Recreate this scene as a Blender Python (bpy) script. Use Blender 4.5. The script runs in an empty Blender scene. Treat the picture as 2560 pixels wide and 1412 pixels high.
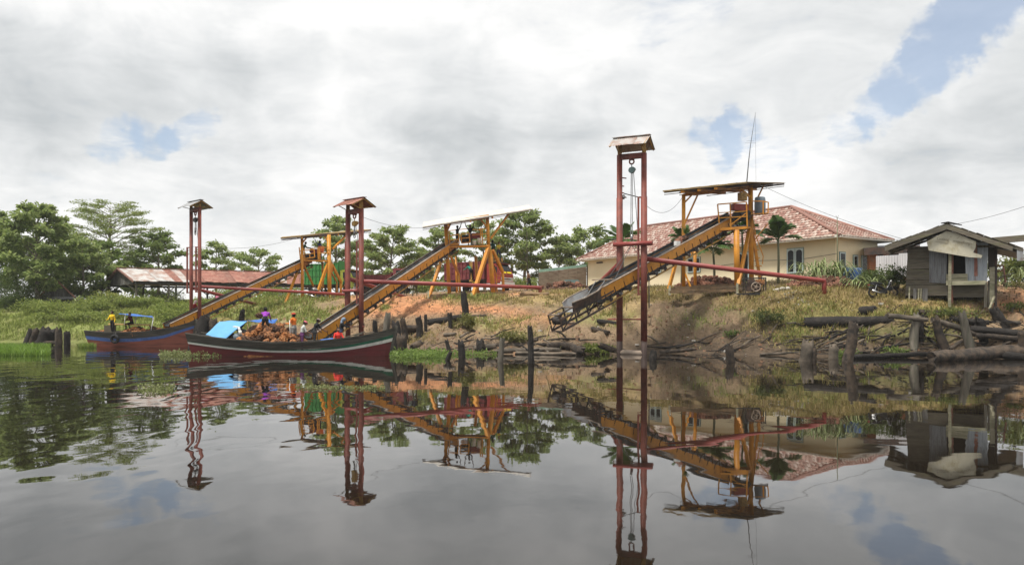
import bpy, math, random
import numpy as np
from mathutils import Vector, Matrix, noise as mnoise
random.seed(7); np.random.seed(7)
SC = bpy.context.scene
COL = SC.collection
V = Vector
R = math.radians
# ---------------------------------------------------------------- camera
# eye 2.07 m over the river; a picture point at depth y lies at x = (px-1280)*y/2000
CAMZ, FOC, CX, HY = 2.07, 2000.0, 1280.0, 793.0
cam = bpy.data.cameras.new('camera'); camo = bpy.data.objects.new('camera', cam)
COL.objects.link(camo)
camo.location = (0, 0, CAMZ); camo.rotation_euler = (R(90), 0, 0)
cam.sensor_width = 36; cam.lens = 36*FOC/2560
cam.shift_y = (HY-706)/2560
cam.clip_start = .1; cam.clip_end = 9000
SC.camera = camo
def P(px, py, y):
    return V(((px-CX)*y/FOC, y, CAMZ+(HY-py)*y/FOC))
# ---------------------------------------------------------------- light
SUN = V((-.30, -.27, .915)).normalized()
W = bpy.data.worlds.new('World'); SC.world = W; W.use_nodes = True
def build_world():
    nt = W.node_tree; N = nt.nodes; L = nt.links; N.clear()
    def nd(t, **k):
        n = N.new(t)
        for a, b in k.items(): setattr(n, a, b)
        return n
    out = nd('ShaderNodeOutputWorld')
    sky = nd('ShaderNodeTexSky', sky_type='NISHITA', sun_disc=False)
    sky.sun_elevation = math.asin(SUN.z); sky.sun_rotation = math.atan2(SUN.x, SUN.y) % (2*math.pi)
    sky.air_density = 1.0; sky.dust_density = 1.5; sky.ozone_density = 2.0
    bsky = nd('ShaderNodeBackground'); bsky.inputs[1].default_value = .12
    L.new(sky.outputs[0], bsky.inputs[0])
    tc = nd('ShaderNodeTexCoord')
    nrm = nd('ShaderNodeVectorMath', operation='NORMALIZE'); L.new(tc.outputs['Generated'], nrm.inputs[0])
    # clouds flatten towards the horizon
    sep = nd('ShaderNodeSeparateXYZ'); L.new(nrm.outputs[0], sep.inputs[0])
    def math_(op, a, b=None, c=None, clamp=False):
        n = nd('ShaderNodeMath', operation=op); n.use_clamp = clamp
        for i, q in enumerate((a, b, c)):
            if q is None: continue
            if isinstance(q, (int, float)): n.inputs[i].default_value = q
            else: L.new(q, n.inputs[i])
        return n.outputs[0]
    absz = math_('ABSOLUTE', sep.outputs[2])
    den = math_('ADD', absz, .22)
    pl = nd('ShaderNodeVectorMath', operation='DIVIDE'); L.new(nrm.outputs[0], pl.inputs[0])
    cmb = nd('ShaderNodeCombineXYZ'); L.new(den, cmb.inputs[0]); L.new(den, cmb.inputs[1]); cmb.inputs[2].default_value = .5
    L.new(cmb.outputs[0], pl.inputs[1])
    def noise(vec, scale, detail, rough=.55, dist=0., off=(0, 0, 0)):
        m = nd('ShaderNodeVectorMath', operation='ADD'); L.new(vec, m.inputs[0]); m.inputs[1].default_value = off
        n = nd('ShaderNodeTexNoise'); n.inputs['Scale'].default_value = scale; n.inputs['Detail'].default_value = detail
        n.inputs['Roughness'].default_value = rough; n.inputs['Distortion'].default_value = dist
        L.new(m.outputs[0], n.inputs['Vector']); return n
    def rng(v, a, b, c=0., d=1.):
        n = nd('ShaderNodeMapRange', interpolation_type='SMOOTHERSTEP'); L.new(v, n.inputs[0])
        for i, q in zip((1, 2, 3, 4), (a, b, c, d)): n.inputs[i].default_value = q
        return n.outputs[0]
    # direction, ragged by noise
    wn = noise(nrm.outputs[0], 7, 6, .6)
    w1 = nd('ShaderNodeVectorMath', operation='SUBTRACT'); L.new(wn.outputs['Color'], w1.inputs[0]); w1.inputs[1].default_value = (.5, .5, .5)
    w2 = nd('ShaderNodeVectorMath', operation='SCALE'); L.new(w1.outputs[0], w2.inputs[0]); w2.inputs['Scale'].default_value = .17
    w3 = nd('ShaderNodeVectorMath', operation='ADD'); L.new(nrm.outputs[0], w3.inputs[0]); L.new(w2.outputs[0], w3.inputs[1])
    dirw = nd('ShaderNodeVectorMath', operation='NORMALIZE'); L.new(w3.outputs[0], dirw.inputs[0])
    def blob(px, py, r, wgt, soft=.15):
        d = V((px-CX, FOC, HY-py)).normalized()
        n = nd('ShaderNodeVectorMath', operation='DOT_PRODUCT'); L.new(dirw.outputs[0], n.inputs[0]); n.inputs[1].default_value = d
        return math_('MULTIPLY', rng(n.outputs['Value'], math.cos(R(r)), math.cos(R(r*soft))), wgt)
    def total(lst, soft):
        t = None
        for b in lst:
            q = blob(*b, soft)
            t = q if t is None else math_('ADD', t, q)
        return t
    openings = total([(2480, 30, 3.2, 1.), (2380, 100, 3.0, 1.), (2280, 180, 2.8, 1.), (2200, 260, 2.6, .95), (2120, 330, 2.0, .8), (2560, -60, 4.2, .9),
                      (1850, 312, 2.5, .9), (1795, 365, 2.2, .8), (1930, 390, 2.2, .75), (2030, 395, 1.9, .5), (1700, 30, 3.5, .4), (300, 325, 2.0, .75), (400, 338, 2.1, .8), (480, 325, 1.9, .7)], .2)
    greys = total([(-200, 190, 8, .6), (40, 190, 6.5, .75), (250, 215, 6.5, .8), (470, 225, 6, .85), (660, 225, 5, .7), (1000, 190, 6, .55), (1130, 290, 5, .6),
                   (1270, 260, 5, .5), (1150, 440, 5, .7), (1000, 470, 4, .6), (1320, 470, 5, .6), (1470, 440, 4, .5), (560, 470, 4, .4), (2420, 400, 6, .5), (2250, 440, 5, .5), (1560, 240, 4, .45), (1420, 330, 4, .4), (2560, 330, 6, .4), (-60, 400, 6, .3)], .05)
    n1 = noise(pl.outputs[0], 1.3, 8, .55, .3, (4.2, 1.1, 0))
    n2 = noise(pl.outputs[0], 3.4, 10, .62, .5, (1.7, 8.3, 0))
    n3 = noise(pl.outputs[0], .8, 5, .5, .2, (9.1, 3.3, 0))
    wide = rng(n1.outputs[0], .66, .78)          # openings anywhere in the cloud deck
    op = math_('ADD', openings, math_('MULTIPLY', wide, .6))
    n4 = noise(pl.outputs[0], 9., 8, .6, .3, (3.1, 2.2, 0))
    edge = math_('ADD', math_('MULTIPLY', math_('SUBTRACT', n2.outputs[0], .5), 2.0), math_('MULTIPLY', math_('SUBTRACT', n4.outputs[0], .5), 1.3))
    op = rng(math_('ADD', op, edge), .15, 1.45, 0., .62)
    g = math_('ADD', math_('MULTIPLY', greys, .46), math_('MULTIPLY', rng(n3.outputs[0], .36, .70), .42))
    g = math_('ADD', g, math_('MULTIPLY', math_('SUBTRACT', n2.outputs[0], .5), 1.25))
    g = math_('ADD', g, math_('MULTIPLY', math_('SUBTRACT', n4.outputs[0], .5), .42), clamp=True)
    ramp = nd('ShaderNodeValToRGB'); L.new(g, ramp.inputs[0])
    e = ramp.color_ramp.elements
    e[0].position = 0.; e[0].color = (.77, .77, .765, 1)
    e[1].position = 1.; e[1].color = (.44, .462, .475, 1)
    q = e.new(.42); q.color = (.625, .637, .642, 1)
    bcl = nd('ShaderNodeBackground'); L.new(ramp.outputs[0], bcl.inputs[0]); bcl.inputs[1].default_value = 1.0
    mix = nd('ShaderNodeMixShader'); L.new(op, mix.inputs[0]); L.new(bcl.outputs[0], mix.inputs[1]); L.new(bsky.outputs[0], mix.inputs[2])
    L.new(mix.outputs[0], out.inputs[0])
build_world()
sl = bpy.data.lights.new('sun', 'SUN'); sl.energy = 3.2; sl.angle = R(9.0); sl.color = (1., .955, .88)
so = bpy.data.objects.new('sun', sl); COL.objects.link(so)
so.rotation_euler = SUN.to_track_quat('Z', 'Y').to_euler(); so.location = (-40, -40, 90)
vs = SC.view_settings
vs.view_transform = 'Standard'; vs.look = 'None'; vs.exposure = 0.40; vs.gamma = 1.0; vs.use_curve_mapping = False
SC.render.engine = 'CYCLES'
SC.cycles.use_denoising = True
SC.cycles.max_bounces = 8; SC.cycles.diffuse_bounces = 4; SC.cycles.glossy_bounces = 3; SC.cycles.transmission_bounces = 4; SC.cycles.transparent_max_bounces = 6
SC.cycles.volume_bounces = 1; SC.cycles.caustics_reflective = False; SC.cycles.caustics_refractive = False

# ---------------------------------------------------------------- materials
def mat(name, col, rough=.8, metal=0., var=.2, scale=4., bump=0., bscale=25., spot=None, spot_amt=.45, spot_scale=2., stretch=(1, 1, 1), rnd=0., spec=.35, attr=None, soft=.12, trans=0., spot2=None, spot2_amt=.4, spot2_scale=5., world=False, wet=0.):
    m = bpy.data.materials.new(name); m.use_nodes = True
    nt = m.node_tree; N = nt.nodes; L = nt.links
    b = N['Principled BSDF']
    b.inputs['Roughness'].default_value = rough; b.inputs['Metallic'].default_value = metal
    b.inputs['Specular IOR Level'].default_value = spec
    tc = N.new('ShaderNodeTexCoord'); mp = N.new('ShaderNodeMapping'); mp.inputs['Scale'].default_value = stretch
    if world:
        ge = N.new('ShaderNodeNewGeometry'); L.new(ge.outputs['Position'], mp.inputs[0])
    else:
        L.new(tc.outputs['Object'], mp.inputs[0])
    oi = N.new('ShaderNodeObjectInfo')
    ad = N.new('ShaderNodeVectorMath'); ad.operation = 'ADD'; L.new(mp.outputs[0], ad.inputs[0])
    if rnd > 0:
        s7 = N.new('ShaderNodeMath'); s7.operation = 'MULTIPLY'; L.new(oi.outputs['Random'], s7.inputs[0]); s7.inputs[1].default_value = 37.
        L.new(s7.outputs[0], ad.inputs[1])
    vec = ad.outputs[0]
    def nz(sc, det=6, off=0):
        n = N.new('ShaderNodeTexNoise'); n.inputs['Scale'].default_value = sc; n.inputs['Detail'].default_value = det; n.inputs['Roughness'].default_value = .6
        if off:
            a2 = N.new('ShaderNodeVectorMath'); a2.operation = 'ADD'; a2.inputs[1].default_value = (off, off*.7, -off); L.new(vec, a2.inputs[0]); L.new(a2.outputs[0], n.inputs['Vector'])
        else: L.new(vec, n.inputs['Vector'])
        return n.outputs[0]
    def rg(v, a, b_, c, d):
        n = N.new('ShaderNodeMapRange'); L.new(v, n.inputs[0])
        for i, q in zip((1, 2, 3, 4), (a, b_, c, d)): n.inputs[i].default_value = q
        return n.outputs[0]
    if attr:
        at = N.new('ShaderNodeAttribute'); at.attribute_name = attr; c0 = at.outputs['Color']
    else:
        rgb = N.new('ShaderNodeRGB'); rgb.outputs[0].default_value = (*col, 1); c0 = rgb.outputs[0]
    def mixc(f, a, cb):
        x = N.new('ShaderNodeMix'); x.data_type = 'RGBA'
        L.new(f, x.inputs[0]); L.new(a, x.inputs[6]); x.inputs[7].default_value = (*cb, 1); return x.outputs[2]
    if spot: c0 = mixc(rg(nz(spot_scale, 8, 5.3), 1-spot_amt-soft, 1-spot_amt+soft, 0, 1), c0, spot)
    if spot2: c0 = mixc(rg(nz(spot2_scale, 8, 11.7), 1-spot2_amt-soft, 1-spot2_amt+soft, 0, 1), c0, spot2)
    f = rg(nz(scale, 8), .25, .75, 1-var, 1+var)
    if rnd > 0:
        r2 = rg(oi.outputs['Random'], 0, 1, 1-rnd, 1+rnd)
        mm = N.new('ShaderNodeMath'); mm.operation = 'MULTIPLY'; L.new(f, mm.inputs[0]); L.new(r2, mm.inputs[1]); f = mm.outputs[0]
    sc = N.new('ShaderNodeVectorMath'); sc.operation = 'SCALE'; L.new(c0, sc.inputs[0]); L.new(f, sc.inputs['Scale'])
    L.new(sc.outputs[0], b.inputs['Base Color'])
    if bump > 0:
        bp = N.new('ShaderNodeBump'); bp.inputs['Strength'].default_value = 1.; bp.inputs['Distance'].default_value = bump
        L.new(nz(bscale, 6, 2.1), bp.inputs['Height']); L.new(bp.outputs[0], b.inputs['Normal'])
    if trans > 0:
        t = N.new('ShaderNodeBsdfTranslucent'); L.new(sc.outputs[0], t.inputs[0])
        ms = N.new('ShaderNodeMixShader'); ms.inputs[0].default_value = trans
        L.new(b.outputs[0], ms.inputs[1]); L.new(t.outputs[0], ms.inputs[2]); L.new(ms.outputs[0], N['Material Output'].inputs[0])
    return m
RUST = (.20, .075, .035)
MT = dict(
 redpost=mat('red_oxide_paint', (.215, .056, .038), .6, var=.28, scale=2.5, spot=(.105, .036, .03), spot_amt=.42, spot_scale=1.3, bump=.003, bscale=14, spec=.4),
 redpipe=mat('red_pipe_paint', (.27, .045, .037), .42, var=.15, scale=3, spot=(.19, .045, .035), spot_amt=.36, spot_scale=1.6, spec=.5),
 wetpost=mat('wet_mud_stained_paint', (.045, .027, .022), .7, var=.3, scale=5),
 yellow=mat('ochre_yellow_paint', (.60, .25, .018), .5, var=.18, scale=3, spot=(.40, .165, .03), spot_amt=.38, spot_scale=1.8, spot2=RUST, spot2_amt=.30, spot2_scale=7, spec=.4),
 yellow2=mat('faded_yellow_paint', (.46, .27, .065), .6, var=.22, scale=3, spot=(.22, .12, .045), spot_amt=.44, spot_scale=2.5),
 brownsteel=mat('rusty_brown_steel', (.105, .062, .043), .7, var=.35, scale=6, spot=(.045, .04, .038), spot_amt=.5, spot_scale=3),
 darksteel=mat('dark_oily_steel', (.03, .03, .032), .5, .3, var=.4, scale=6, spot=(.10, .075, .06), spot_amt=.4),
 belt=mat('dusty_rubber_belt', (.028, .029, .030), .7, var=.3, scale=2, spot=(.12, .12, .118), spot_amt=.38, spot_scale=.9, bump=.004, bscale=12),
 edge=mat('worn_steel_edge', (.34, .28, .22), .6, .2, var=.3, scale=8, spot=(.20, .12, .08), spot_amt=.45, spot_scale=5),
 galv=mat('galvanised_sheet', (.36, .37, .38), .45, .35, var=.2, scale=3, spot=(.22, .17, .14), spot_amt=.38, spot_scale=2.2, rnd=.08),
 galvwhite=mat('pale_zinc_sheet', (.47, .46, .44), .5, .1, var=.18, scale=2, spot=(.30, .16, .11), spot_amt=.44, spot_scale=1.1, rnd=.06, stretch=(1, 1, 1)),
 zincroof=mat('white_zinc_roof_sheet', (.60, .56, .50), .55, .0, var=.1, scale=2, spot=(.50, .42, .34), spot_amt=.34, rnd=.04),
 rustroof=mat('rusted_roof_sheet', (.26, .105, .075), .75, var=.25, scale=2.5, spot=(.36, .21, .16), spot_amt=.42, spot_scale=1.6, rnd=.22, spot2=(.15, .06, .042), spot2_amt=.4, spot2_scale=3),
 yelroof=mat('yellowed_roof_sheet', (.36, .25, .10), .7, var=.2, scale=3, spot=(.20, .13, .06), spot_amt=.42, rnd=.1),
 greybark=mat('weathered_grey_timber', (.15, .13, .105), .9, var=.35, scale=3, stretch=(4, 4, .6), spot=(.09, .085, .065), spot_amt=.46, spot_scale=1.5, bump=.01, bscale=10, rnd=.18, spot2=(.13, .14, .075), spot2_amt=.34),
 greyplank=mat('weathered_grey_planks', (.14, .118, .088), .9, var=.42, scale=3, stretch=(.7, .7, 6), spot=(.12, .11, .085), spot_amt=.45, spot_scale=1.4, bump=.006, bscale=12, rnd=.22, spot2=(.155, .15, .075), spot2_amt=.38, spot2_scale=1.),
 vplank=mat('weathered_upright_planks', (.155, .15, .14), .9, var=.3, scale=3, stretch=(5, 5, .6), spot=(.09, .085, .08), spot_amt=.45, spot_scale=1.4, bump=.005, bscale=12, rnd=.25),
 paleplank=mat('pale_worn_planks', (.38, .35, .25), .9, var=.25, scale=3, stretch=(.8, .8, 5), spot=(.20, .20, .12), spot_amt=.46, spot_scale=1.6, rnd=.15),
 darklog=mat('charred_wet_log', (.019, .016, .014), .85, var=.5, scale=4, spot=(.07, .057, .044), spot_amt=.33, spot_scale=3., bump=.05, bscale=9, rnd=.3, stretch=(1, 1, 1)),
 browlog=mat('sodden_brown_log', (.085, .062, .044), .9, var=.45, scale=5, spot=(.026, .022, .019), spot_amt=.50, spot_scale=3., bump=.04, bscale=9, rnd=.3),
 greylog=mat('bleached_log', (.155, .125, .095), .9, var=.35, scale=3, spot=(.055, .047, .037), spot_amt=.48, spot_scale=1.5, bump=.02, bscale=6, rnd=.2),
 timber=mat('brown_base_timber', (.24, .155, .085), .85, var=.3, scale=3, spot=(.13, .095, .06), spot_amt=.45, rnd=.15),
 cream=mat('cream_wall_render', (.80, .70, .48), .9, var=.05, scale=.6, spot=(.68, .59, .40), spot_amt=.30, spot_scale=.5, bump=.004, bscale=6, world=False),
 fascia=mat('white_fascia_board', (.72, .68, .58), .7, var=.15, scale=2, spot=(.42, .33, .22), spot_amt=.32),
 glass=mat('dark_window_glass', (.010, .011, .012), .12, var=.3, spec=.22),
 winframe=mat('pale_turquoise_frame', (.50, .60, .60), .6, var=.1),
 tealtrim=mat('teal_window_trim', (.17, .25, .24), .6, var=.15),
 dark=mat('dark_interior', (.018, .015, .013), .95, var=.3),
 brick=mat('orange_brick_wall', (.42, .165, .075), .9, var=.25, scale=6, spot=(.34, .20, .13), spot_amt=.4),
 rope=mat('cable_grey', (.10, .10, .10), .7),
 chain=mat('steel_chain', (.28, .28, .28), .4, .6, var=.2),
 black=mat('black_rubber', (.018, .018, .019), .75, var=.3, spot=(.06, .05, .042), spot_amt=.36),
 blackpaint=mat('black_bodywork', (.018, .018, .02), .3, var=.3, spec=.5),
 chrome=mat('dull_chrome', (.55, .55, .55), .3, .9, var=.15),
 marooncab=mat('red_cab_paint', (.30, .036, .026), .4, var=.15, spec=.5, spot=(.22, .05, .035), spot_amt=.35),
 maroon=mat('maroon_cargo_box', (.17, .037, .042), .6, var=.2, scale=2, spot=(.26, .09, .08), spot_amt=.36, spot_scale=1.4),
 greenbox=mat('green_cargo_box', (.045, .23, .055), .55, var=.18, scale=2, spot=(.07, .17, .06), spot_amt=.4, spot_scale=1.5),
 greencab=mat('yellow_green_cab', (.33, .36, .05), .5, var=.2),
 white=mat('white_paint', (.75, .75, .72), .5, var=.08),
 bluetarp=mat('blue_tarpaulin', (.17, .47, .80), .5, var=.08, scale=2, spec=.4, trans=.25),
 dkbluetarp=mat('deep_blue_tarpaulin', (.035, .16, .52), .5, var=.15, scale=2, spec=.4, trans=.2),
 barrel=mat('blue_grey_barrel', (.15, .19, .22), .5, var=.15),
 orangebarrel=mat('orange_plastic', (.75, .17, .05), .45, var=.12),
 bluebarrel=mat('blue_plastic', (.025, .075, .22), .4, var=.2),
 bucket=mat('dirty_white_bucket', (.62, .60, .54), .6, var=.15, spot=(.4, .36, .3), spot_amt=.4),
 machine=mat('red_gearbox_paint', (.25, .045, .035), .5, var=.25, spot=(.12, .04, .03), spot_amt=.4),
 concrete=mat('stained_concrete', (.42, .33, .26), .9, var=.2),
 bunch=mat('oil_palm_fruit_bunch', (.29, .115, .045), .75, var=.55, scale=7, spot=(.065, .04, .025), spot_amt=.47, spot_scale=1.6, spot2=(.55, .25, .09), spot2_amt=.42, spot2_scale=2.2, rnd=.35, bump=.03, bscale=14),
 brownbunch=mat('old_fruit_bunch', (.22, .09, .055), .85, var=.55, scale=7, spot=(.06, .035, .028), spot_amt=.47, spot_scale=1.6, spot2=(.38, .20, .125), spot2_amt=.42, spot2_scale=2.2, rnd=.35, bump=.03, bscale=14),
 leaf=mat('broad_leaf', (.1, .2, .05), .55, attr='Col', var=.15, scale=1., trans=.5, spec=.4),
 grass=mat('grass_blade', (.1, .2, .05), .7, attr='Col', var=.15, scale=1., trans=.25, spec=.25),
 bark=mat('grey_brown_bark', (.15, .125, .095), .95, var=.35, scale=5, stretch=(2, 2, .5), spot=(.24, .22, .18), spot_amt=.38, bump=.02, bscale=8),
 palmstem=mat('ringed_palm_stem', (.16, .165, .10), .85, var=.3, scale=3, stretch=(.3, .3, 6)),
 sign=mat('flaking_white_sign', (.62, .58, .45), .8, var=.15, scale=2, spot=(.40, .33, .17), spot_amt=.38, spot_scale=1.8, spot2=(.30, .24, .12), spot2_amt=.30, spot2_scale=4),
 signink=mat('faded_sign_lettering', (.30, .26, .19), .9, var=.3),
 litter=mat('pale_litter', (.52, .49, .44), .8, var=.2),
 bamboo=mat('split_bamboo', (.50, .36, .18), .8, var=.2),
)
# ---------------------------------------------------------------- mesh building
ORG = {}
class MB:
    def __init__(s): s.v = []; s.f = []; s.m = []; s.sm = []; s.cur = 0
    def add(s, vs, fs, smooth=False):
        o = len(s.v); s.v += [tuple(q) for q in vs]
        for f in fs: s.f.append([i+o for i in f]); s.m.append(s.cur); s.sm.append(smooth)
    def hexa(s, c):          # 8 corners: bottom 0-3, top 4-7
        s.add(c, [(3, 2, 1, 0), (4, 5, 6, 7), (0, 1, 5, 4), (1, 2, 6, 5), (2, 3, 7, 6), (3, 0, 4, 7)])
    def axes(s, c, a, b, d): # centre and three half axes
        c, a, b, d = V(c), V(a), V(b), V(d)
        s.hexa([c-a-b-d, c+a-b-d, c+a+b-d, c-a+b-d, c-a-b+d, c+a-b+d, c+a+b+d, c-a+b+d])
    def box(s, c, sz, rz=0.):
        ca, sa = math.cos(rz), math.sin(rz)
        s.axes(c, (ca*sz[0]/2, sa*sz[0]/2, 0), (-sa*sz[1]/2, ca*sz[1]/2, 0), (0, 0, sz[2]/2))
    def bar(s, p0, p1, w, h=None, up=(0, 0, 1)):
        p0, p1 = V(p0), V(p1); h = h or w; u = (p1-p0)
        l = u.length; u = u/l; up = V(up)
        if abs(u.dot(up)) > .98: up = V((0, 1, 0))
        n = u.cross(up).normalized(); q = n.cross(u)
        s.axes((p0+p1)/2, u*l/2, n*w/2, q*h/2)
    def path(s, pts, rad, n=10, caps=True, squash=1.):
        pts = [V(p) for p in pts]
        if not isinstance(rad, (list, tuple)): rad = [rad]*len(pts)
        o = len(s.v); ref = None
        for i, p in enumerate(pts):
            a = pts[max(i-1, 0)]; b = pts[min(i+1, len(pts)-1)]
            u = (b-a).normalized()
            if ref is None: ref = V((0, 0, 1)) if abs(u.z) < .9 else V((0, 1, 0))
            x = u.cross(ref).normalized(); y = x.cross(u)
            ref = y
            for k in range(n):
                t = 2*math.pi*k/n
                s.v.append(tuple(p+(x*math.cos(t)+y*math.sin(t)*squash)*rad[i]))
        for i in range(len(pts)-1):
            for k in range(n):
                k2 = (k+1) % n
                s.f.append([o+i*n+k, o+i*n+k2, o+(i+1)*n+k2, o+(i+1)*n+k]); s.m.append(s.cur); s.sm.append(n > 5)
        if caps:
            s.f.append([o+k for k in range(n)][::-1]); s.m.append(s.cur); s.sm.append(False)
            e = o+(len(pts)-1)*n
            s.f.append([e+k for k in range(n)]); s.m.append(s.cur); s.sm.append(False)
    def tube(s, p0, p1, r0, r1=None, n=10): s.path([p0, p1], [r0, r1 if r1 is not None else r0], n)
    def plate(s, q, t):      # quad plate of thickness t
        q = [V(p) for p in q]
        nr = (q[1]-q[0]).cross(q[3]-q[0]).normalized()*t/2
        s.hexa([p-nr for p in q]+[p+nr for p in q])
    def prism(s, poly, vec):
        n = len(poly); vec = V(vec); a = [V(p) for p in poly]
        s.add(a+[p+vec for p in a], [tuple(range(n))[::-1], tuple(range(n, 2*n))]+[(i, (i+1) % n, n+(i+1) % n, n+i) for i in range(n)])
    def corr(s, p00, p10, p11, p01, pitch=.10, amp=.016, t=0.0):   # corrugated sheet, ribs run p00->p01
        p00, p10, p11, p01 = map(V, (p00, p10, p11, p01))
        nw = max(2, int(round((p10-p00).length/pitch)))*4
        nr = (p10-p00).cross(p01-p00).normalized()
        vs = []; fs = []
        for i in range(nw+1):
            a = i/nw; o = nr*amp*math.sin(i*math.pi/2)
            vs += [p00.lerp(p10, a)+o, p01.lerp(p11, a)+o]
        for i in range(nw): fs.append((2*i, 2*i+2, 2*i+3, 2*i+1))
        s.add(vs, fs, True)
    def ball(s, c, r, n=8, sz=1.):
        c = V(c); m = max(4, n//2); vs = [c+V((0, 0, r*sz))]; fs = []
        for i in range(1, m):
            t = math.pi*i/m
            for k in range(n):
                a = 2*math.pi*k/n; vs.append(c+V((r*math.sin(t)*math.cos(a), r*math.sin(t)*math.sin(a), r*sz*math.cos(t))))
        vs.append(c-V((0, 0, r*sz)))
        for k in range(n): fs.append((0, 1+k, 1+(k+1) % n))
        for i in range(m-2):
            for k in range(n): fs.append((1+i*n+k, 1+(i+1)*n+k, 1+(i+1)*n+(k+1) % n, 1+i*n+(k+1) % n))
        b = 1+(m-2)*n; e = len(vs)-1
        for k in range(n): fs.append((b+k, e, b+(k+1) % n))
        s.add(vs, fs, True)
    def torus(s, c, ax, R0, r0, n=20, m=8):
        ax = V(ax).normalized(); x = ax.orthogonal().normalized(); y = ax.cross(x); vs = []; fs = []; c = V(c)
        for i in range(n):
            a = 2*math.pi*i/n; d = x*math.cos(a)+y*math.sin(a)
            for k in range(m):
                b = 2*math.pi*k/m; vs.append(c+d*(R0+r0*math.cos(b))+ax*r0*math.sin(b))
        for i in range(n):
            for k in range(m): fs.append((i*m+k, ((i+1) % n)*m+k, ((i+1) % n)*m+(k+1) % m, i*m+(k+1) % m))
        s.add(vs, fs, True)
    def build(s, name, mats, parent=None, org=None):
        if parent is not None: org = ORG[parent.name]
        org = V(org) if org is not None else V((0, 0, 0))
        me = bpy.data.meshes.new(name)
        a = np.array(s.v, dtype=float).reshape(-1, 3)-np.array(org)
        me.from_pydata(a.tolist(), [], s.f)
        if not isinstance(mats, (list, tuple)): mats = [mats]
        for q in mats: me.materials.append(q)
        me.polygons.foreach_set('material_index', s.m); me.polygons.foreach_set('use_smooth', s.sm)
        me.update()
        o = bpy.data.objects.new(name, me); COL.objects.link(o)
        ORG[o.name] = org
        if parent is not None: o.parent = parent
        else: o.location = org
        return o
def tag(o, label, cat, group=None):
    o['label'] = label; o['category'] = cat
    if group: o['group'] = group
    return o
def thing(name, label, cat, base, group=None):
    o = bpy.data.objects.new(name, None); COL.objects.link(o); o.location = V(base); o.empty_display_size = .3
    ORG[o.name] = V(base)
    return tag(o, label, cat, group)
def mb(fn, *a, **k):
    m = MB(); getattr(m, fn)(*a, **k); return m
def part(parent, name, m, fn, *a, **k): return mb(fn, *a, **k).build(name, m, parent)
def npmesh(name, verts, faces, mats, cols=None, smooth=False, org=(0, 0, 0)):
    """verts (n,3), faces (m,k) equal-sized numpy arrays"""
    me = bpy.data.meshes.new(name)
    verts = np.asarray(verts, float)-np.array(org); faces = np.asarray(faces)
    me.vertices.add(len(verts)); me.vertices.foreach_set('co', verts.ravel())
    k = faces.shape[1]; me.loops.add(faces.size); me.polygons.add(len(faces))
    me.loops.foreach_set('vertex_index', faces.ravel().astype(np.int32))
    me.polygons.foreach_set('loop_start', np.arange(0, faces.size, k, dtype=np.int32))
    me.polygons.foreach_set('loop_total', np.full(len(faces), k, dtype=np.int32))
    for q in (mats if isinstance(mats, (list, tuple)) else [mats]): me.materials.append(q)
    if smooth: me.polygons.foreach_set('use_smooth', np.ones(len(faces), bool))
    if cols is not None:
        ca = me.color_attributes.new('Col', 'FLOAT_COLOR', 'POINT')
        c4 = np.ones((len(verts), 4)); c4[:, :3] = cols; ca.data.foreach_set('color', c4.ravel())
    me.update(calc_edges=True)
    return me
# value noise on arrays
_T = np.random.RandomState(3).rand(256, 256)
def vnoise(x, y):
    x = np.asarray(x, float); y = np.asarray(y, float)
    xi = np.floor(x).astype(int); yi = np.floor(y).astype(int); fx = x-xi; fy = y-yi
    fx = fx*fx*(3-2*fx); fy = fy*fy*(3-2*fy)
    g = lambda a, b: _T[a & 255, b & 255]
    return (g(xi, yi)*(1-fx)+g(xi+1, yi)*fx)*(1-fy)+(g(xi, yi+1)*(1-fx)+g(xi+1, yi+1)*fx)*fy
def fbm(x, y, o=4):
    t = 0; a = .5; n = 0
    for i in range(o): t = t+a*vnoise(x*2**i+17.3*i, y*2**i-9.1*i); n += a; a *= .55
    return t/n
# ---------------------------------------------------------------- terrain
def zz(py, y): return CAMZ+(HY-py)*y/FOC
_cols = [   # bearing (px of the photograph) -> shore depth, then (py, depth) up the bank
 (-600, 70, [(820, 73), (790, 77), (765, 84)]),
 (0,    66, [(822, 69.5), (795, 73), (770, 79), (752, 88)]),
 (150,  65, [(822, 68), (803, 71), (782, 76), (766, 84)]),
 (400,  62, [(825, 64.5), (802, 68), (776, 74), (763, 82)]),
 (600,  57.5, [(825, 60), (797, 63), (767, 69), (755, 76)]),
 (800,  53, [(825, 55.5), (800, 58), (757, 66), (744, 73), (738, 80)]),
 (1000, 48.5, [(845, 50.5), (800, 54), (752, 61), (741, 66), (734, 74)]),
 (1150, 45, [(856, 47.2), (825, 50), (785, 54.5), (747, 60.5), (741, 65), (728, 76)]),
 (1400, 45, [(864, 46.2), (830, 48.4), (790, 51.4), (736, 57.5), (728, 62), (716, 76)]),
 (1700, 45.4, [(866, 46.3), (830, 47.5), (785, 49.2), (737, 51.2), (724, 53), (718, 64), (715, 76)]),
 (2000, 42.8, [(868, 43.6), (825, 44.8), (780, 45.8), (727, 48), (716, 51), (700, 60)]),
 (2300, 41.2, [(874, 41.9), (835, 42.5), (795, 43.1), (762, 43.6), (743, 45), (722, 50), (703, 60)]),
 (2560, 39.6, [(874, 40.4), (835, 41.1), (790, 42.2), (755, 43.8), (722, 48), (706, 60)]),
 (3200, 37, [(865, 38), (800, 40), (730, 46), (706, 60)])]
_prof = []
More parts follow.
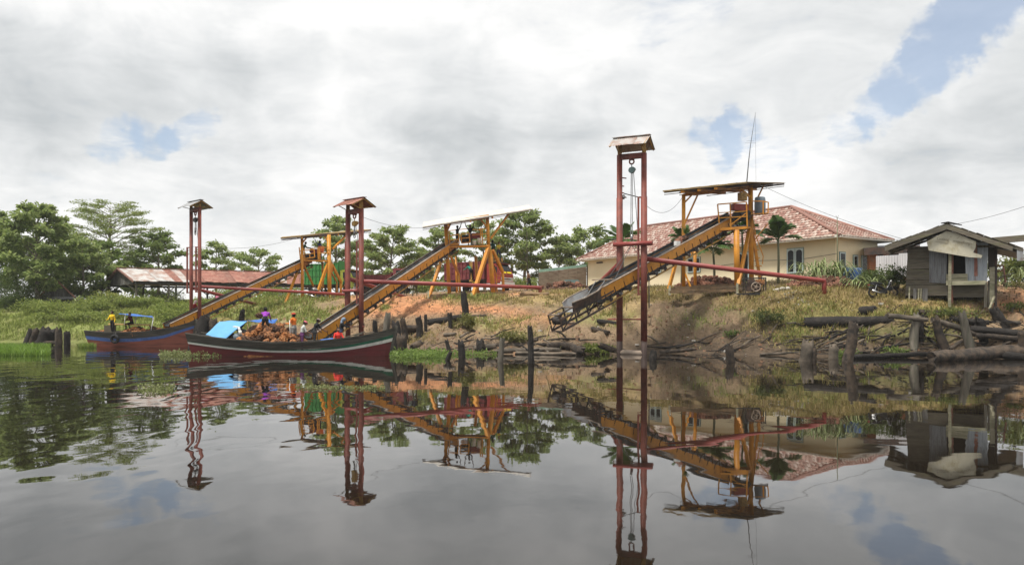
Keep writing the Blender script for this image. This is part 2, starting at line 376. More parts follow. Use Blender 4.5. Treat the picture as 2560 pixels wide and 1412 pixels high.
for px, ys, pts in _cols:
    Y = [-500, ys-30, ys-9, ys-2.5, ys]; Z = [-4, -4, -2.6, -.7, -.02]
    for py, y in pts: Y.append(y); Z.append(zz(py, y))
    ze = max(Z[-1]+.15, 4.6); Y += [Y[-1]+30, 6000]; Z += [ze, ze+.4]
    _prof.append(((px-CX)/FOC, np.array(Y), np.array(Z)))
_S = np.array([p[0] for p in _prof])
def ground(x, y, rough=True):
    x = np.atleast_1d(np.asarray(x, float)); y = np.atleast_1d(np.asarray(y, float))
    s = np.clip(x/np.maximum(y, 5.), _S[0], _S[-1]-1e-6)
    i = np.clip(np.searchsorted(_S, s, 'right')-1, 0, len(_S)-2)
    t = (s-_S[i])/(_S[i+1]-_S[i]); t = t*t*(3-2*t)
    Z = np.stack([np.interp(y, p[1], p[2]) for p in _prof])
    k = np.arange(len(x)); z = Z[i, k]*(1-t)+Z[i+1, k]*t
    if rough:
        a = np.clip((z+.3)/.8, 0, 1)*np.where(z > 3.7, .45, 1.)
        z = z+a*((fbm(x*.55, y*.55, 4)-.5)*.5+(fbm(x*1.9+5, y*1.9, 4)-.5)*.30)*np.clip((140-y)/40, 0, 1)
        rid = np.abs(fbm(x*1.15+11, y*.45+4, 3)-.5)*2; z = z-np.clip(.32-rid, 0, 1)*1.3*np.clip(z/.8, 0, 1)*np.clip((3.4-z)/1., 0, 1)*np.clip((70-y)/12, 0, 1)
        z = z+(fbm(x*.16+3, y*.16, 2)-.5)*.35*np.clip((z+.6)/1., 0, 1)*np.clip((1.6-z)/1.2, 0, 1)
    return z
def gz(x, y): return float(ground(x, y)[0])
def G(px, y):
    x = (px-CX)*y/FOC; return V((x, y, gz(x, y)))
def pix(x, y, z):
    return CX+FOC*x/y, HY-(z-CAMZ)*FOC/y
_YY = np.arange(36, 95, .05)
def hit(px, py):
    """depth at which a line of sight meets the bank or the water"""
    z = CAMZ+(HY-py)*_YY/FOC; g = np.maximum(ground((px-CX)*_YY/FOC, _YY), 0)
    k = np.nonzero(g >= z)[0]; return float(_YY[k[0]]) if len(k) else 60.
def blobs(px, py, lst):
    t = np.zeros_like(px)
    for cx, cy, rx, ry, w in lst: t = t+w*np.exp(-(((px-cx)/rx)**2+((py-cy)/ry)**2))
    return np.clip(t, 0, 1)
def cover(x, y, z):
    """how much green grass, dry grass, red clay and dark mud covers the ground"""
    px, py = pix(x, np.maximum(y, 5), z)
    n1 = fbm(x*.35, y*.35, 4); n2 = fbm(x*1.3+9, y*1.3, 4)
    left = 1/(1+np.exp((px-560)/45))
    green = np.clip(left*1.1+blobs(px, py, [(700, 765, 140, 26, .75), (790, 800, 60, 14, .8), (640, 790, 60, 25, .4), (960, 768, 14, 8, .8), (1180, 748, 90, 8, .6), (1480, 800, 60, 22, .55), (1650, 800, 12, 8, .7), (1740, 815, 12, 6, .7), (1830, 775, 40, 16, .55), (1900, 790, 40, 20, .6), (2000, 800, 50, 40, .5), (2350, 780, 180, 12, .6), (1985, 835, 40, 30, .7), (2060, 770, 60, 20, .4), (2300, 840, 160, 22, .5), (2200, 830, 130, 18, .5), (1300, 800, 60, 14, .35), (1210, 810, 50, 20, .5), (1420, 770, 50, 16, .4), (1560, 800, 40, 30, .4), (1680, 800, 60, 30, .3), (1780, 800, 60, 30, .35), (2150, 790, 120, 16, .4), (1350, 835, 80, 16, .4)]), 0, 1)
    dry = np.clip(blobs(px, py, [(650, 765, 220, 32, .6), (1250, 752, 180, 12, .7), (1480, 742, 160, 14, .7), (1500, 780, 160, 30, .35), (1260, 820, 130, 22, .6), (1960, 750, 120, 26, .85), (2130, 755, 190, 34, 1.2), (2000, 745, 90, 22, .6), (2420, 790, 160, 22, .6), (1930, 805, 60, 34, .85), (1995, 845, 45, 26, .7), (2070, 800, 70, 34, .6), (2230, 845, 160, 30, .4), (1860, 760, 60, 16, .6), (1560, 790, 60, 40, .35), (2330, 752, 200, 9, .7), (2300, 782, 160, 14, .6), (1750, 745, 140, 10, .5), (1660, 735, 40, 14, .5), (1060, 850, 80, 15, .4)])+.05*left, 0, 1)
    clay = np.clip(blobs(px, py, [(1050, 765, 110, 22, 1.), (910, 765, 60, 22, .9), (1220, 772, 60, 10, .9), (1300, 800, 60, 22, .7), (1400, 800, 50, 24, .5), (1100, 745, 200, 6, .8), (2090, 712, 120, 6, .9), (2350, 760, 200, 6, .7), (2540, 760, 60, 40, 1.), (1290, 733, 120, 6, .7), (560, 800, 80, 22, .5), (140, 843, 150, 9, .55), (1700, 728, 120, 6, .3)]), 0, 1)
    mud = np.clip((1.15-z)/.75, 0, 1)*(1-.75*left)
    mud = np.maximum(mud, blobs(px, py, [(1850, 830, 190, 34, .75), (1700, 780, 70, 26, .55), (2250, 850, 250, 24, .7), (1600, 850, 80, 25, .5)]))
    jit = (n1-.5)*1.3+(n2-.5)*.9
    return [np.clip(q*1.25-.12+jit*np.clip(q*2.5, 0, 1), 0, 1) for q in (green, dry, clay, mud)]+[n1, n2]
def build_ground():
    def grow(a, end, st):
        o = []; x = a
        while abs(x) < abs(end): st *= 1.28; x = x+math.copysign(st, end); o.append(x)
        return o
    xs = np.concatenate([np.array(grow(-46, -5000, .5))[::-1], np.arange(-46, 44, .21), np.array(grow(44, 5000, .5))])
    ys = np.concatenate([np.array([-450, -200, -80, -20, 0, 12, 20, 26, 30, 33, 35.]), np.arange(36.5, 66, .2), np.arange(66, 100, .45), np.array(grow(100, 6000, .6))])
    X, Y = np.meshgrid(xs, ys); x = X.ravel(); y = Y.ravel()
    z = ground(x, y)
    g, d, c, m, n1, n2 = cover(x, y, z)
    nx, ny = len(xs), len(ys)
    a = (np.arange(ny-1)[:, None]*nx+np.arange(nx-1)[None]).ravel()
    F = np.stack([a, a+1, a+1+nx, a+nx], 1)
    base = np.array([.225, .158, .098])
    col = np.tile(base, (len(x), 1))*(0.8+.4*n2[:, None])
    def lay(col, w, q): return col*(1-w[:, None])+np.array(q)*w[:, None]
    col = lay(col, c, (.46, .215, .105))
    col = lay(col, d*.85, (.30, .225, .095))
    col = lay(col, g*.9, (.17, .205, .055))
    col = lay(col, m*.75, (.075, .056, .04))
    pxx = CX+FOC*x/np.maximum(y, 5); col *= (1-.26*np.clip((pxx-1540)/120, 0, 1)*np.clip((2480-pxx)/200, 0, 1))[:, None]      # greyer soil right of the tower
    col *= (0.6+.8*fbm(x*4, y*4, 4))[:, None]*(.78+.44*fbm(x*.9+40, y*.9, 3))[:, None]
    M = mat('earth_bank', (1, 1, 1), .95, attr='Col', var=.35, scale=7, bump=.05, bscale=6, spec=.2, world=True)
    o = bpy.data.objects.new('ground', npmesh('ground', np.stack([x, y, z], 1), F, M, col, True)); COL.objects.link(o)
    o['kind'] = 'structure'
build_ground()
# ---------------------------------------------------------------- river
def build_water():
    m = bpy.data.materials.new('dark_peat_water'); m.use_nodes = True
    nt = m.node_tree; N = nt.nodes; L = nt.links; b = N['Principled BSDF']
    b.inputs['Base Color'].default_value = (.012, .009, .006, 1); b.inputs['Roughness'].default_value = .018
    b.inputs['IOR'].default_value = 1.55; b.inputs['Specular IOR Level'].default_value = .5
    ge = N.new('ShaderNodeNewGeometry')
    def nz(scale, st, det, off=(0, 0, 0), rot=0., dist=0.):
        mp = N.new('ShaderNodeMapping'); mp.inputs['Scale'].default_value = st; mp.inputs['Location'].default_value = off; mp.inputs['Rotation'].default_value = (0, 0, rot)
        L.new(ge.outputs['Position'], mp.inputs[0])
        n = N.new('ShaderNodeTexNoise'); n.inputs['Scale'].default_value = scale; n.inputs['Detail'].default_value = det; n.inputs['Roughness'].default_value = .5; n.inputs['Distortion'].default_value = dist
        L.new(mp.outputs[0], n.inputs['Vector']); return n.outputs[0]
    def mth(op, a, c, d=None):
        n = N.new('ShaderNodeMath'); n.operation = op
        for i, q in enumerate((a, c, d)):
            if q is None: continue
            if isinstance(q, (int, float)): n.inputs[i].default_value = q
            else: L.new(q, n.inputs[i])
        return n.outputs[0]
    big = nz(.55, (1, .8, 1), 2, dist=.3)
    med = nz(1.6, (1, .75, 1), 2, (3, 1, 0), .35)
    fine = nz(5., (1, .6, 1), 2, (7, 2, 0))
    wake = nz(.9, (1, .55, 1), 1, (1, 5, 0), -.55, .5)
    sp = N.new('ShaderNodeSeparateXYZ'); L.new(ge.outputs['Position'], sp.inputs[0])
    # the wash of a boat that has gone by rocks the water on the left
    mk = N.new('ShaderNodeMapRange'); mk.interpolation_type = 'SMOOTHSTEP'; L.new(mth('ADD', sp.outputs[0], mth('MULTIPLY', sp.outputs[1], .22)), mk.inputs[0])
    for i, q in zip((1, 2, 3, 4), (2.5, -4.5, .06, 1.)): mk.inputs[i].default_value = q
    pt = N.new('ShaderNodeMapRange'); pt.interpolation_type = 'SMOOTHSTEP'; L.new(nz(.09, (1, 1.6, 1), 2, (2, 2, 0)), pt.inputs[0])
    for i, q in zip((1, 2, 3, 4), (.4, .65, .15, 1.)): pt.inputs[i].default_value = q
    h = mth('ADD', mth('MULTIPLY', big, .011), mth('MULTIPLY', mth('MULTIPLY', med, .0034), pt.outputs[0]))
    h = mth('ADD', h, mth('MULTIPLY', mth('MULTIPLY', fine, .0010), pt.outputs[0]))
    h = mth('ADD', h, mth('MULTIPLY', mth('MULTIPLY', wake, .033), mk.outputs[0]))
    bp = N.new('ShaderNodeBump'); bp.inputs['Strength'].default_value = 1; bp.inputs['Distance'].default_value = .55
    L.new(h, bp.inputs['Height']); L.new(bp.outputs[0], b.inputs['Normal'])
    w = MB(); w.add([(-1500, -440, 0), (1500, -440, 0), (1500, 120, 0), (-1500, 120, 0)], [(0, 1, 2, 3)])
    o = w.build('river_water', m); o['kind'] = 'structure'
build_water()
# ---------------------------------------------------------------- grass and ground plants
def blades(base, hgt, wid, lean, col, seed=0):
    """one bent blade (quad + tip) per base point"""
    n = len(base); rs = np.random.RandomState(seed)
    a = rs.rand(n)*2*np.pi; sx = np.cos(a)*wid/2; sy = np.sin(a)*wid/2
    b = rs.rand(n)*2*np.pi; lx = np.cos(b)*lean*hgt; ly = np.sin(b)*lean*hgt
    z0 = np.zeros(n)
    p = np.stack([base+np.stack([-sx, -sy, z0-.03], 1), base+np.stack([sx, sy, z0-.03], 1),
                  base+np.stack([sx*.8+lx*.35, sy*.8+ly*.35, hgt*.6], 1), base+np.stack([-sx*.8+lx*.35, -sy*.8+ly*.35, hgt*.6], 1),
                  base+np.stack([lx, ly, hgt*(1-.25*lean)], 1)], 1).reshape(-1, 3)
    k = np.arange(n)[:, None]*5
    F = np.concatenate([k+np.array([[0, 1, 2]]), k+np.array([[0, 2, 3]]), k+np.array([[3, 2, 4]])])
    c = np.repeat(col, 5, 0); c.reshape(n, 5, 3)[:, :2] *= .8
    return p, F, c
def scatter(n, seed):
    rs = np.random.RandomState(seed)
    y = 38+rs.rand(n)**1.5*52; s = -.72+rs.rand(n)*1.42; x = s*y
    z = ground(x, y); k = z > .12; return x[k], y[k], z[k], rs
def build_grass():
    x, y, z, rs = scatter(900000, 11)
    g, d, c, m, n1, n2 = cover(x, y, z)
    px, py = pix(x, y, z)
    clump = np.clip((fbm(x*1.1+30, y*1.1, 3)-.34)*3.4, 0, 1.4)
    for kind in ('green', 'dry', 'stray'):
        if kind == 'green': pr = g*.85*clump
        elif kind == 'dry': pr = np.clip(d*1.15, 0, 1)*np.maximum(clump, .45*(px > 1850))
        else: pr = (.05+.10*(px > 1560)*(px < 2000))*clump*(1-m*.6)*(px > 560)
        k = rs.rand(len(x)) < pr*np.where(y > 62, .75, 1.)
        b = np.stack([x, y, z], 1)[k]; nn = len(b)
        b[:, :2] += rs.normal(0, .06, (nn, 2))
        r = rs.rand(nn, 1)
        if kind == 'green':
            h = .12+rs.rand(nn)**3*.36; h *= np.where(y[k] > 60, 1.35, .8)
            col = (np.array([.19, .24, .05])*(1-r)+np.array([.29, .33, .085])*r)*(.7+.6*rs.rand(nn, 1))
        elif kind == 'dry':
            h = (.09+rs.rand(nn)**3*.34)*np.where((px[k] > 2230) & (py[k] < 768), .5, 1.)
            col = (np.array([.38, .295, .12])*(1-r)+np.array([.25, .225, .07])*r)*(.75+.5*rs.rand(nn, 1))
        else:
            h = .07+rs.rand(nn)**3*.26
            col = (np.array([.28, .22, .11])*(1-r)+np.array([.13, .15, .045])*r)*(.7+.5*rs.rand(nn, 1))
        w = .022+rs.rand(nn)*.028; w *= np.where(y[k] > 60, 1.5, 1.)
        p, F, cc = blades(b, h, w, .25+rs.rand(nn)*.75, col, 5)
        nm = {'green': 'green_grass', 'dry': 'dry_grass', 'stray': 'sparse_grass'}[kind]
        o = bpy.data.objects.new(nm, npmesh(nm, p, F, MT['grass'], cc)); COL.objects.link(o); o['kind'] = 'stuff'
        tag(o, {'green': 'green grass and weeds growing over the river bank', 'dry': 'dry yellow grass covering the top of the bank', 'stray': 'thin scattered grass blades on the bare earth'}[kind], 'grass')
build_grass()
def leaves(cen, out, size, col, rs, droop=.35, width=.5):
    """one folded leaf (two triangles' kite) per centre; out = outward direction"""
    n = len(cen)
    d = out+rs.normal(0, .55, (n, 3)); d[:, 2] -= droop
    d /= np.linalg.norm(d, axis=1, keepdims=True)+1e-9
    up = np.tile([0, -.25, 1.], (n, 1))+rs.normal(0, .75, (n, 3))
    s = np.cross(d, up); s /= np.linalg.norm(s, axis=1, keepdims=True)+1e-9
    nn = np.cross(s, d)
    L = (size*(.65+.7*rs.rand(n)))[:, None]
    p = np.stack([cen, cen+d*L*.5+s*L*width*.5+nn*L*.06, cen+d*L-nn*L*.10, cen+d*L*.5-s*L*width*.5+nn*L*.06], 1).reshape(-1, 3)
    k = np.arange(n)[:, None]*4
    return p, np.concatenate([k+np.array([[0, 1, 2]]), k+np.array([[0, 2, 3]])]), np.repeat(col, 4, 0)
def leafcol(n, rs, a=(.085, .14, .028), b=(.19, .25, .06)):
    r = rs.rand(n, 1); return (np.array(a)*(1-r)+np.array(b)*r)*(.75+.5*rs.rand(n, 1))
def bush(px, y, w, h, label, seed, n=1500, size=.16, a=(.085, .14, .025), b=(.19, .23, .055), dz=0., name='shrub', cat='bush', group=None, blade=False):
    rs = np.random.RandomState(seed); g = G(px, y); g.z += dz
    t = thing(name, label, cat, g, group)
    st = MB()
    tips = []
    for i in range(9):
        an = rs.rand()*6.28; r = (.25+.75*rs.rand()); e = g+V((math.cos(an)*w/2*r, math.sin(an)*w/3*r, h*(.45+.5*rs.rand()*(1-.5*r))))
        mid = g.lerp(e, .5)+V((0, 0, h*.12)); st.path([g-V((0, 0, .1)), mid, e], [.025, .018, .008], 5); tips.append(e)
    st.build('stem', MT['bark'], t)
    lob = [(rs.uniform(-.5, .5)*w, rs.uniform(-.3, .3)*w, h*rs.uniform(.25, .8), rs.uniform(.18, .34)) for _ in range(14)]
    k = rs.randint(0, len(lob), n); L = np.array(lob)[k]
    u = rs.normal(0, 1, (n, 3)); u /= np.linalg.norm(u, axis=1, keepdims=True); r = rs.rand(n, 1)**.4
    R0 = L[:, 3:4]*np.array([[w, w*.8, h*.9]])
    c = L[:, :3]+u*r*R0
    c[:, 2] = np.abs(c[:, 2])*.97+.02
    p, F, cc = leaves(c+np.array(g), u, size, leafcol(n, rs, a, b), rs, .2)
    o = bpy.data.objects.new('foliage', npmesh('foliage', p, F, MT['leaf'], cc, org=g)); COL.objects.link(o); o.parent = t; ORG[o.name] = g
    return t
_b = [(110, 74, 3.2, 1.6, 'leafy shrub left of the weathered far shack wall'), (165, 73, 3.4, 1.7, 'rounded light green shrub in front of the grey far shack'),
      (215, 74, 3.6, 1.9, 'tall pale green shrub right of the far shack gable'), (262, 75, 3.4, 1.8, 'broad green shrub below the left gable of the long shed'),
      (312, 76, 3.4, 1.9, 'yellowish green shrub beside the first post of the long shed'), (365, 76, 3., 1.3, 'low brownish shrub under the long shed roof'),
      (430, 70, 2.6, 1.6, 'leafy shrub at the foot of the bank left of the leftmost hoist tower'), (452, 66, 2.6, 1.5, 'light green shrub behind the leftmost conveyor foot'),
      (28, 78, 4., 3.4, 'dark-leaved shrub at the left edge of the bank'), (-10, 80, 4.5, 4.2, 'tall dark shrub cut by the left edge'), (118, 86, 4., 3.0, 'dark thicket behind the far shack'), (185, 88, 4., 2.6, 'dark thicket right of the far shack'), (60, 77, 2.6, 1.6, 'dark green shrub under the big leftmost tree'),
      (140, 70.5, 3., .9, 'low creeping weeds halfway down the left bank'), (240, 70, 3.2, .9, 'low pale weeds above the blue-striped boat'), (330, 70.5, 3.2, .9, 'low weeds on the bank behind the blue canopy'),
      (520, 70, 2.2, 1.3, 'green weeds behind the leftmost hoist tower'), (400, 84, 3.2, 1.8, 'shrub deep under the long rusty shed'), (600, 84, 3.6, 1.6, 'shrub under the middle of the long rusty shed'), (700, 86, 3.4, 1.6, 'shrub under the right part of the long rusty shed'),
      (1085, 80, 3., 1.8, 'shrub behind the left leg of the middle loading shed'), (1050, 84, 3., 2., 'shrub behind the men beside the middle conveyor'), (1312, 84, 2., 1.6, 'small leafy shrub right of the red truck cab'), (985, 86, 3.4, 2.0, 'shrub behind the middle conveyor'), (930, 86, 3., 1.6, 'shrub right of the middle hoist tower')]
for i, (px, y, w, h, lb) in enumerate(_b):
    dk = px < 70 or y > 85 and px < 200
    yel = px > 280 and px < 340
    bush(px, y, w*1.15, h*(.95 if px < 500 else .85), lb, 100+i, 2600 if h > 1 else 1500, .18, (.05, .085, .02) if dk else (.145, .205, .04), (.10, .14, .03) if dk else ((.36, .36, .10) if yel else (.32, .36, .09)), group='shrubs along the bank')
# ---------------------------------------------------------------- trees
def tree(px, y, top, width, label, seed, kind='broad', cb=.35, nl=17, leaf=.38, dens=1.2, a=(.155, .225, .06), b=(.36, .42, .145), lean=0., name='broadleaf_tree'):
    rs = np.random.RandomState(seed); g = G(px, y); H = zz(top, y)-g.z
    Wd = width*y/FOC
    t = thing(name, label, 'tree', g, 'trees behind the landing')
    tr = MB(); br = MB()
    bx, by = rs.normal(0, .3, 2); bx += lean
    def trunk(h): f = h/H; return g+V((bx*f*f+.12*math.sin(f*5+seed), by*f*f, h))
    hs = [-.2, .3]+[H*q for q in (.15, .3, .45, .6, .75, .88, .97)]
    r0 = .018*H+.05
    tr.path([trunk(h) for h in hs], [r0*1.5, r0]+[max(r0*(1-q*.95), .03) for q in (.15, .3, .45, .6, .75, .88, .97)], 8)
    tr.build('trunk', MT['bark'], t)
    cen = []; out = []
    def clump(c, d, n, rx, rz):
        u = rs.normal(0, 1, (n, 3)); u /= np.linalg.norm(u, axis=1, keepdims=True); r = rs.rand(n, 1)**.5
        q = u*r*np.array([[rx, rx, rz]])+np.array(c); cen.append(q); o = u*.8+np.array(d)*.5; o[:, 2] *= .5; out.append(o)
    for i in range(nl):
        f = (i+.5)/nl; h = H*(cb+(1-cb)*(f**.85)*.97)
        if kind == 'broad':
            prof = math.sin(min(1., (1-f)*1.25+.12)*math.pi/2)*(.55+.45*min(1, f*3.2)); rise = .30+.25*f
        elif kind == 'umbrella':
            prof = max(.12, 1-(f*.97)**2.4)**.5*(.62+.38*min(1, f*2.2)); rise = .30
        else:
            prof = (1-f)**.6; rise = .5
        ln = Wd/2*prof*rs.uniform(.75, 1.12); az = i*2.39996+rs.uniform(-.4, .4)
        d = V((math.cos(az), math.sin(az)*.85, 0)); s0 = trunk(max(h-ln*rise*.75, H*cb*.75))
        e = s0+d*ln+V((0, 0, ln*rise)); m = s0.lerp(e, .5)+V((0, 0, ln*.10))
        rr = max(.02, .010*ln+.012)*(.7 if kind == 'umbrella' else 1)
        br.path([s0, m, e], [rr*1.5, rr, rr*.45], 5, caps=False)
        ns = max(3, int(2+ln*1.6))
        for k in range(ns):
            q = .35+.65*(k+rs.rand())/ns; p0 = s0.lerp(m, q*2) if q < .5 else m.lerp(e, q*2-1)
            a2 = az+rs.uniform(-1.2, 1.2); l2 = rs.uniform(.4, .95)*(.5+.25*ln)*.8
            d2 = V((math.cos(a2), math.sin(a2), .25+.35*rs.rand())); p1 = p0+d2*l2
            br.path([p0, p1], [rr*.5, .012], 4, caps=False)
            if kind == 'umbrella': clump(p1, d2, int(42*dens), .8*rs.uniform(.8, 1.5), .09)
            else:
                clump(p1, d2, int(26*dens), .55*rs.uniform(.7, 1.3), .26); clump(p0.lerp(p1, .5), d2, int(11*dens), .45, .2)
        clump(e, d, int((60 if kind == 'umbrella' else 24)*dens), .55, .2)
    if kind != 'umbrella': clump(trunk(H*.97), V((0, 0, 1)), int(50*dens), .7, .4)
    br.build('branches', MT['bark'], t)
    c = np.concatenate(cen); o_ = np.concatenate(out); n = len(c)
    if kind == 'umbrella': p, F, cc = leaves(c, o_, .17, leafcol(n, rs, a, b), rs, .05, .6)
    else: p, F, cc = leaves(c, o_, leaf, leafcol(n, rs, a, b), rs, .4, .52)
    o = bpy.data.objects.new('crown', npmesh('crown', p, F, MT['leaf'], cc, org=g)); COL.objects.link(o); o.parent = t; ORG[o.name] = g
    return t
tree(90, 79, 512, 200, 'tall dark broadleaf tree, largest at the left, trunk beside a grey shack', 1, cb=.18, nl=30, leaf=.42, dens=1.5)
tree(-15, 86, 528, 150, 'tree cut by the left edge of the picture', 2, cb=.2, nl=22, leaf=.4)
tree(150, 86, 580, 130, 'broadleaf tree between the large left tree and the umbrella-crowned tree', 3, cb=.15, nl=18)
tree(272, 96, 506, 235, 'umbrella-crowned tree with flat feathery layers rising behind the left bank', 4, 'umbrella', cb=.33, nl=46, a=(.15, .205, .045), b=(.30, .35, .09), name='umbrella_tree')
tree(255, 88, 606, 110, 'lower broadleaf tree in front of the umbrella-crowned tree', 5, cb=.15, nl=17, b=(.19, .26, .06))
tree(205, 84, 600, 130, 'broadleaf tree behind the grey far shack roof', 25, cb=.12, nl=20)
tree(40, 90, 560, 150, 'dark tree filling the gap left of the largest tree', 26, cb=.1, nl=22, a=(.10, .16, .035), b=(.25, .31, .08))
tree(395, 96, 582, 140, 'broad tree above the left end of the long rusty shed', 6, cb=.3, nl=17, b=(.19, .25, .06))
tree(538, 100, 606, 85, 'small tree just right of the leftmost hoist tower', 7, cb=.3, nl=13)
tree(648, 112, 624, 125, 'low spreading tree over the middle of the long shed', 8, cb=.4, nl=13)
tree(842, 92, 543, 130, 'tree rising behind the leftmost loading shed roof', 9, cb=.25, nl=20)
tree(975, 96, 566, 145, 'wide tree right of the middle hoist tower', 10, cb=.2, nl=22)
tree(1088, 94, 572, 110, 'tree behind the left posts of the middle loading shed', 11, cb=.2, nl=18)
tree(1310, 92, 528, 180, 'large dense tree right of the middle loading shed', 12, cb=.18, nl=28, dens=1.5, a=(.135, .20, .052), b=(.33, .39, .13))
tree(1210, 98, 545, 110, 'tree seen through the posts of the middle loading shed', 13, cb=.3, nl=16)
tree(1468, 98, 570, 150, 'tree left of the tiled house roof above the corrugated fence', 14, cb=.25, nl=19)
tree(1400, 96, 600, 90, 'lower tree over the corrugated fence', 15, cb=.1, nl=13, a=(.08, .13, .03))
tree(900, 104, 600, 110, 'distant tree seen between the hoist posts of the middle tower', 16, cb=.15, nl=14)
tree(1040, 104, 640, 90, 'small distant tree behind the middle conveyor', 17, cb=.1, nl=11, b=(.2, .26, .07))
tree(355, 106, 660, 110, 'distant low tree seen under the long shed', 18, cb=.1, nl=12)
tree(330, 98, 640, 70, 'slim tree behind the left gable of the long shed', 19, cb=.1, nl=11)
# ---------------------------------------------------------------- palms
def frond(bm, p, d, ln, droop, nleaf, lw, rs):
    d = V(d).normalized(); side = d.cross(V((0, 0, 1)));
    if side.length < .1: side = V((1, 0, 0))
    side.normalize(); pts = []
    for i in range(7):
        f = i/6; pts.append(p+d*ln*f+V((0, 0, -droop*ln*f*f)))
    bm.path(pts, [.026*(1-.8*i/6) for i in range(7)], 4, caps=False)
    for k in range(nleaf):
        f = .18+.8*k/nleaf; i = min(int(f*6), 5); q = pts[i].lerp(pts[i+1], f*6-i); u = (pts[i+1]-pts[i]).normalized()
        l = lw*math.sin(min(1, f*1.1)*math.pi*.9+.25)
        for s in (-1, 1):
            e = q+side*s*l*.75+u*l*.55+V((0, 0, -.25*l+rs.uniform(-.06, .06))); w = u*.065
            mid = q.lerp(e, .55)+V((0, 0, .05*l))
            bm.add([q-w, q+w, mid+w*1.1, e, mid-w*1.1], [(0, 1, 2, 4), (4, 2, 3)])
MT['frond'] = mat('palm_frond', (.075, .14, .03), .5, var=.35, scale=2.5, trans=.3, spec=.45, rnd=.15)
def palm(px, y, stem_top, label, seed, n=9, ln=1.5, upright=.9, fan=False):
    rs = random.Random(seed); g = G(px, y); t = thing('areca_palm', label, 'palm', g, 'palms in front of the house')
    z = zz(stem_top, y); topp = V((g.x+rs.uniform(-.1, .1), g.y, z)); st = MB()
    st.path([g-V((0, 0, .2)), g.lerp(topp, .5)+V((.04, 0, 0)), topp], [.10, .085, .07], 8)
    st.build('stem', MT['palmstem'], t)
    for i in range(n):
        a = i*2.4+rs.uniform(-.3, .3); el = upright*(1-.75*i/n)
        m = MB(); frond(m, topp, (math.cos(a)*(1.15-el), math.sin(a)*(1.15-el), el+.15), ln*rs.uniform(.8, 1.15), .35+.35*i/n, 20, .8, rs)
        m.build('frond', MT['frond'], t)
    return t
palm(1786, 57, 622, 'palm with hanging fronds under the rightmost conveyor, before the wall', 31, 13, 2.3, .75)
palm(1858, 57.5, 585, 'palm behind the legs of the rightmost loading shed', 32, 11, 2.0, .9)
palm(1945, 55, 603, 'palm with broad upright spear fronds right of the rightmost loading shed', 33, 15, 2.7, 1.35)
palm(1556, 62, 605, 'palm hidden behind the rightmost hoist tower posts', 34, 11, 2.5, .8)
palm(1704, 57, 600, 'slim palm by the left post of the rightmost loading shed', 35, 8, 1.6, .9)
def strapclump(px, y, w, h, n, label, seed, col, name='strap_leaf_plant', dz=0., group=None):
    rs = random.Random(seed); g = G(px, y); g.z += dz; t = thing(name, label, 'plant', g, group)
    for i in range(n):
        a = rs.uniform(0, 6.28); r = rs.uniform(0, w*.3); b0 = g+V((math.cos(a)*r*1.3, math.sin(a)*r*.7, h*rs.uniform(0., .45)))
        a += rs.uniform(-.7, .7); l = h*rs.uniform(.7, 1.15); m = MB(); d = V((math.cos(a), math.sin(a)*.8, 0)); s = d.cross(V((0, 0, 1)))*.05; pr = []
        for k in range(6):
            f = k/5; pr.append(b0+d*l*.75*f+V((0, 0, l*(1.0*f-.95*f*f*1.15))))
        vs = []
        for k, p in enumerate(pr): ww = s*(1-.8*(k/5)**2); vs += [p-ww, p+ww]
        m.add(vs, [(2*k, 2*k+1, 2*k+3, 2*k+2) for k in range(5)], True); m.build('leaf', col, t)
    return t
MT['strap'] = mat('striped_strap_leaf', (.20, .26, .09), .5, var=.35, scale=6, stretch=(2, 2, 2), trans=.25, rnd=.35, spot=(.36, .38, .20), spot_amt=.42, spot_scale=4)
strapclump(2042, 52.0, 3.2, 2.1, 100, 'large clump of arching strap leaves left of the blue drum', 41, MT['strap'], dz=.35)
strapclump(2088, 51.6, 3.0, 2.0, 90, 'clump of striped strap leaves in front of the cream corner', 42, MT['strap'], dz=.35)
strapclump(2138, 49.6, 1.6, 1.1, 36, 'small low clump of pale strap leaves by the fruit heap', 43, MT['strap'])
bush(2060, 54.5, 3., 1.2, 'dark leafy bush behind the strap-leaf plants', 44, 1500, .15, (.035, .06, .02), (.08, .11, .03))
bush(2205, 49.5, 2.0, 1.5, 'green hedge bush behind the parked motorcycle', 45, 1800, .15, (.055, .09, .02), (.14, .18, .05))
bush(2245, 48.5, 1.6, 1.5, 'leafy bush beside the wooden kiosk wall', 46, 1500, .15, (.055, .09, .02), (.13, .17, .05))
strapclump(2180, 48.6, 1.5, 1.4, 30, 'spiky plant beside the orange brick pier', 47, MT['strap'])
bush(2515, 50, 3.2, 2.4, 'yellow-green bush beyond the kiosk at the right edge', 48, 2200, .2, (.10, .13, .03), (.24, .25, .06))
bush(2570, 49, 2.6, 2.0, 'dark shrub at the right edge of the yard', 49, 1500, .2, (.06, .09, .02), (.15, .18, .04))
strapclump(2560, 47.5, 3., 2.1, 40, 'tall plant with long arching blades at the right edge', 50, MT['strap'])
bush(1920, 45.6, 1.4, .8, 'dark green weed clump above a hollow in the right bank', 51, 700, .14, (.05, .075, .02), (.13, .15, .04))
bush(1832, 46.3, .8, .4, 'small green weed on the brown right bank', 52, 350, .12, (.07, .12, .025), (.16, .2, .05))
bush(1160, 50.4, 1.1, .9, 'rounded tussock beside the tall charred post', 53, 0 or 500, .2, (.15, .16, .04), (.24, .23, .07))
bush(1285, 46.8, 1.3, .6, 'overhanging tussock above the waterside logs', 54, 600, .2, (.14, .16, .04), (.27, .24, .09))
bush(1490, 45.2, 1.6, .55, 'grassy hummock left of the rightmost hoist tower', 55, 700, .18, (.12, .16, .03), (.22, .24, .06))
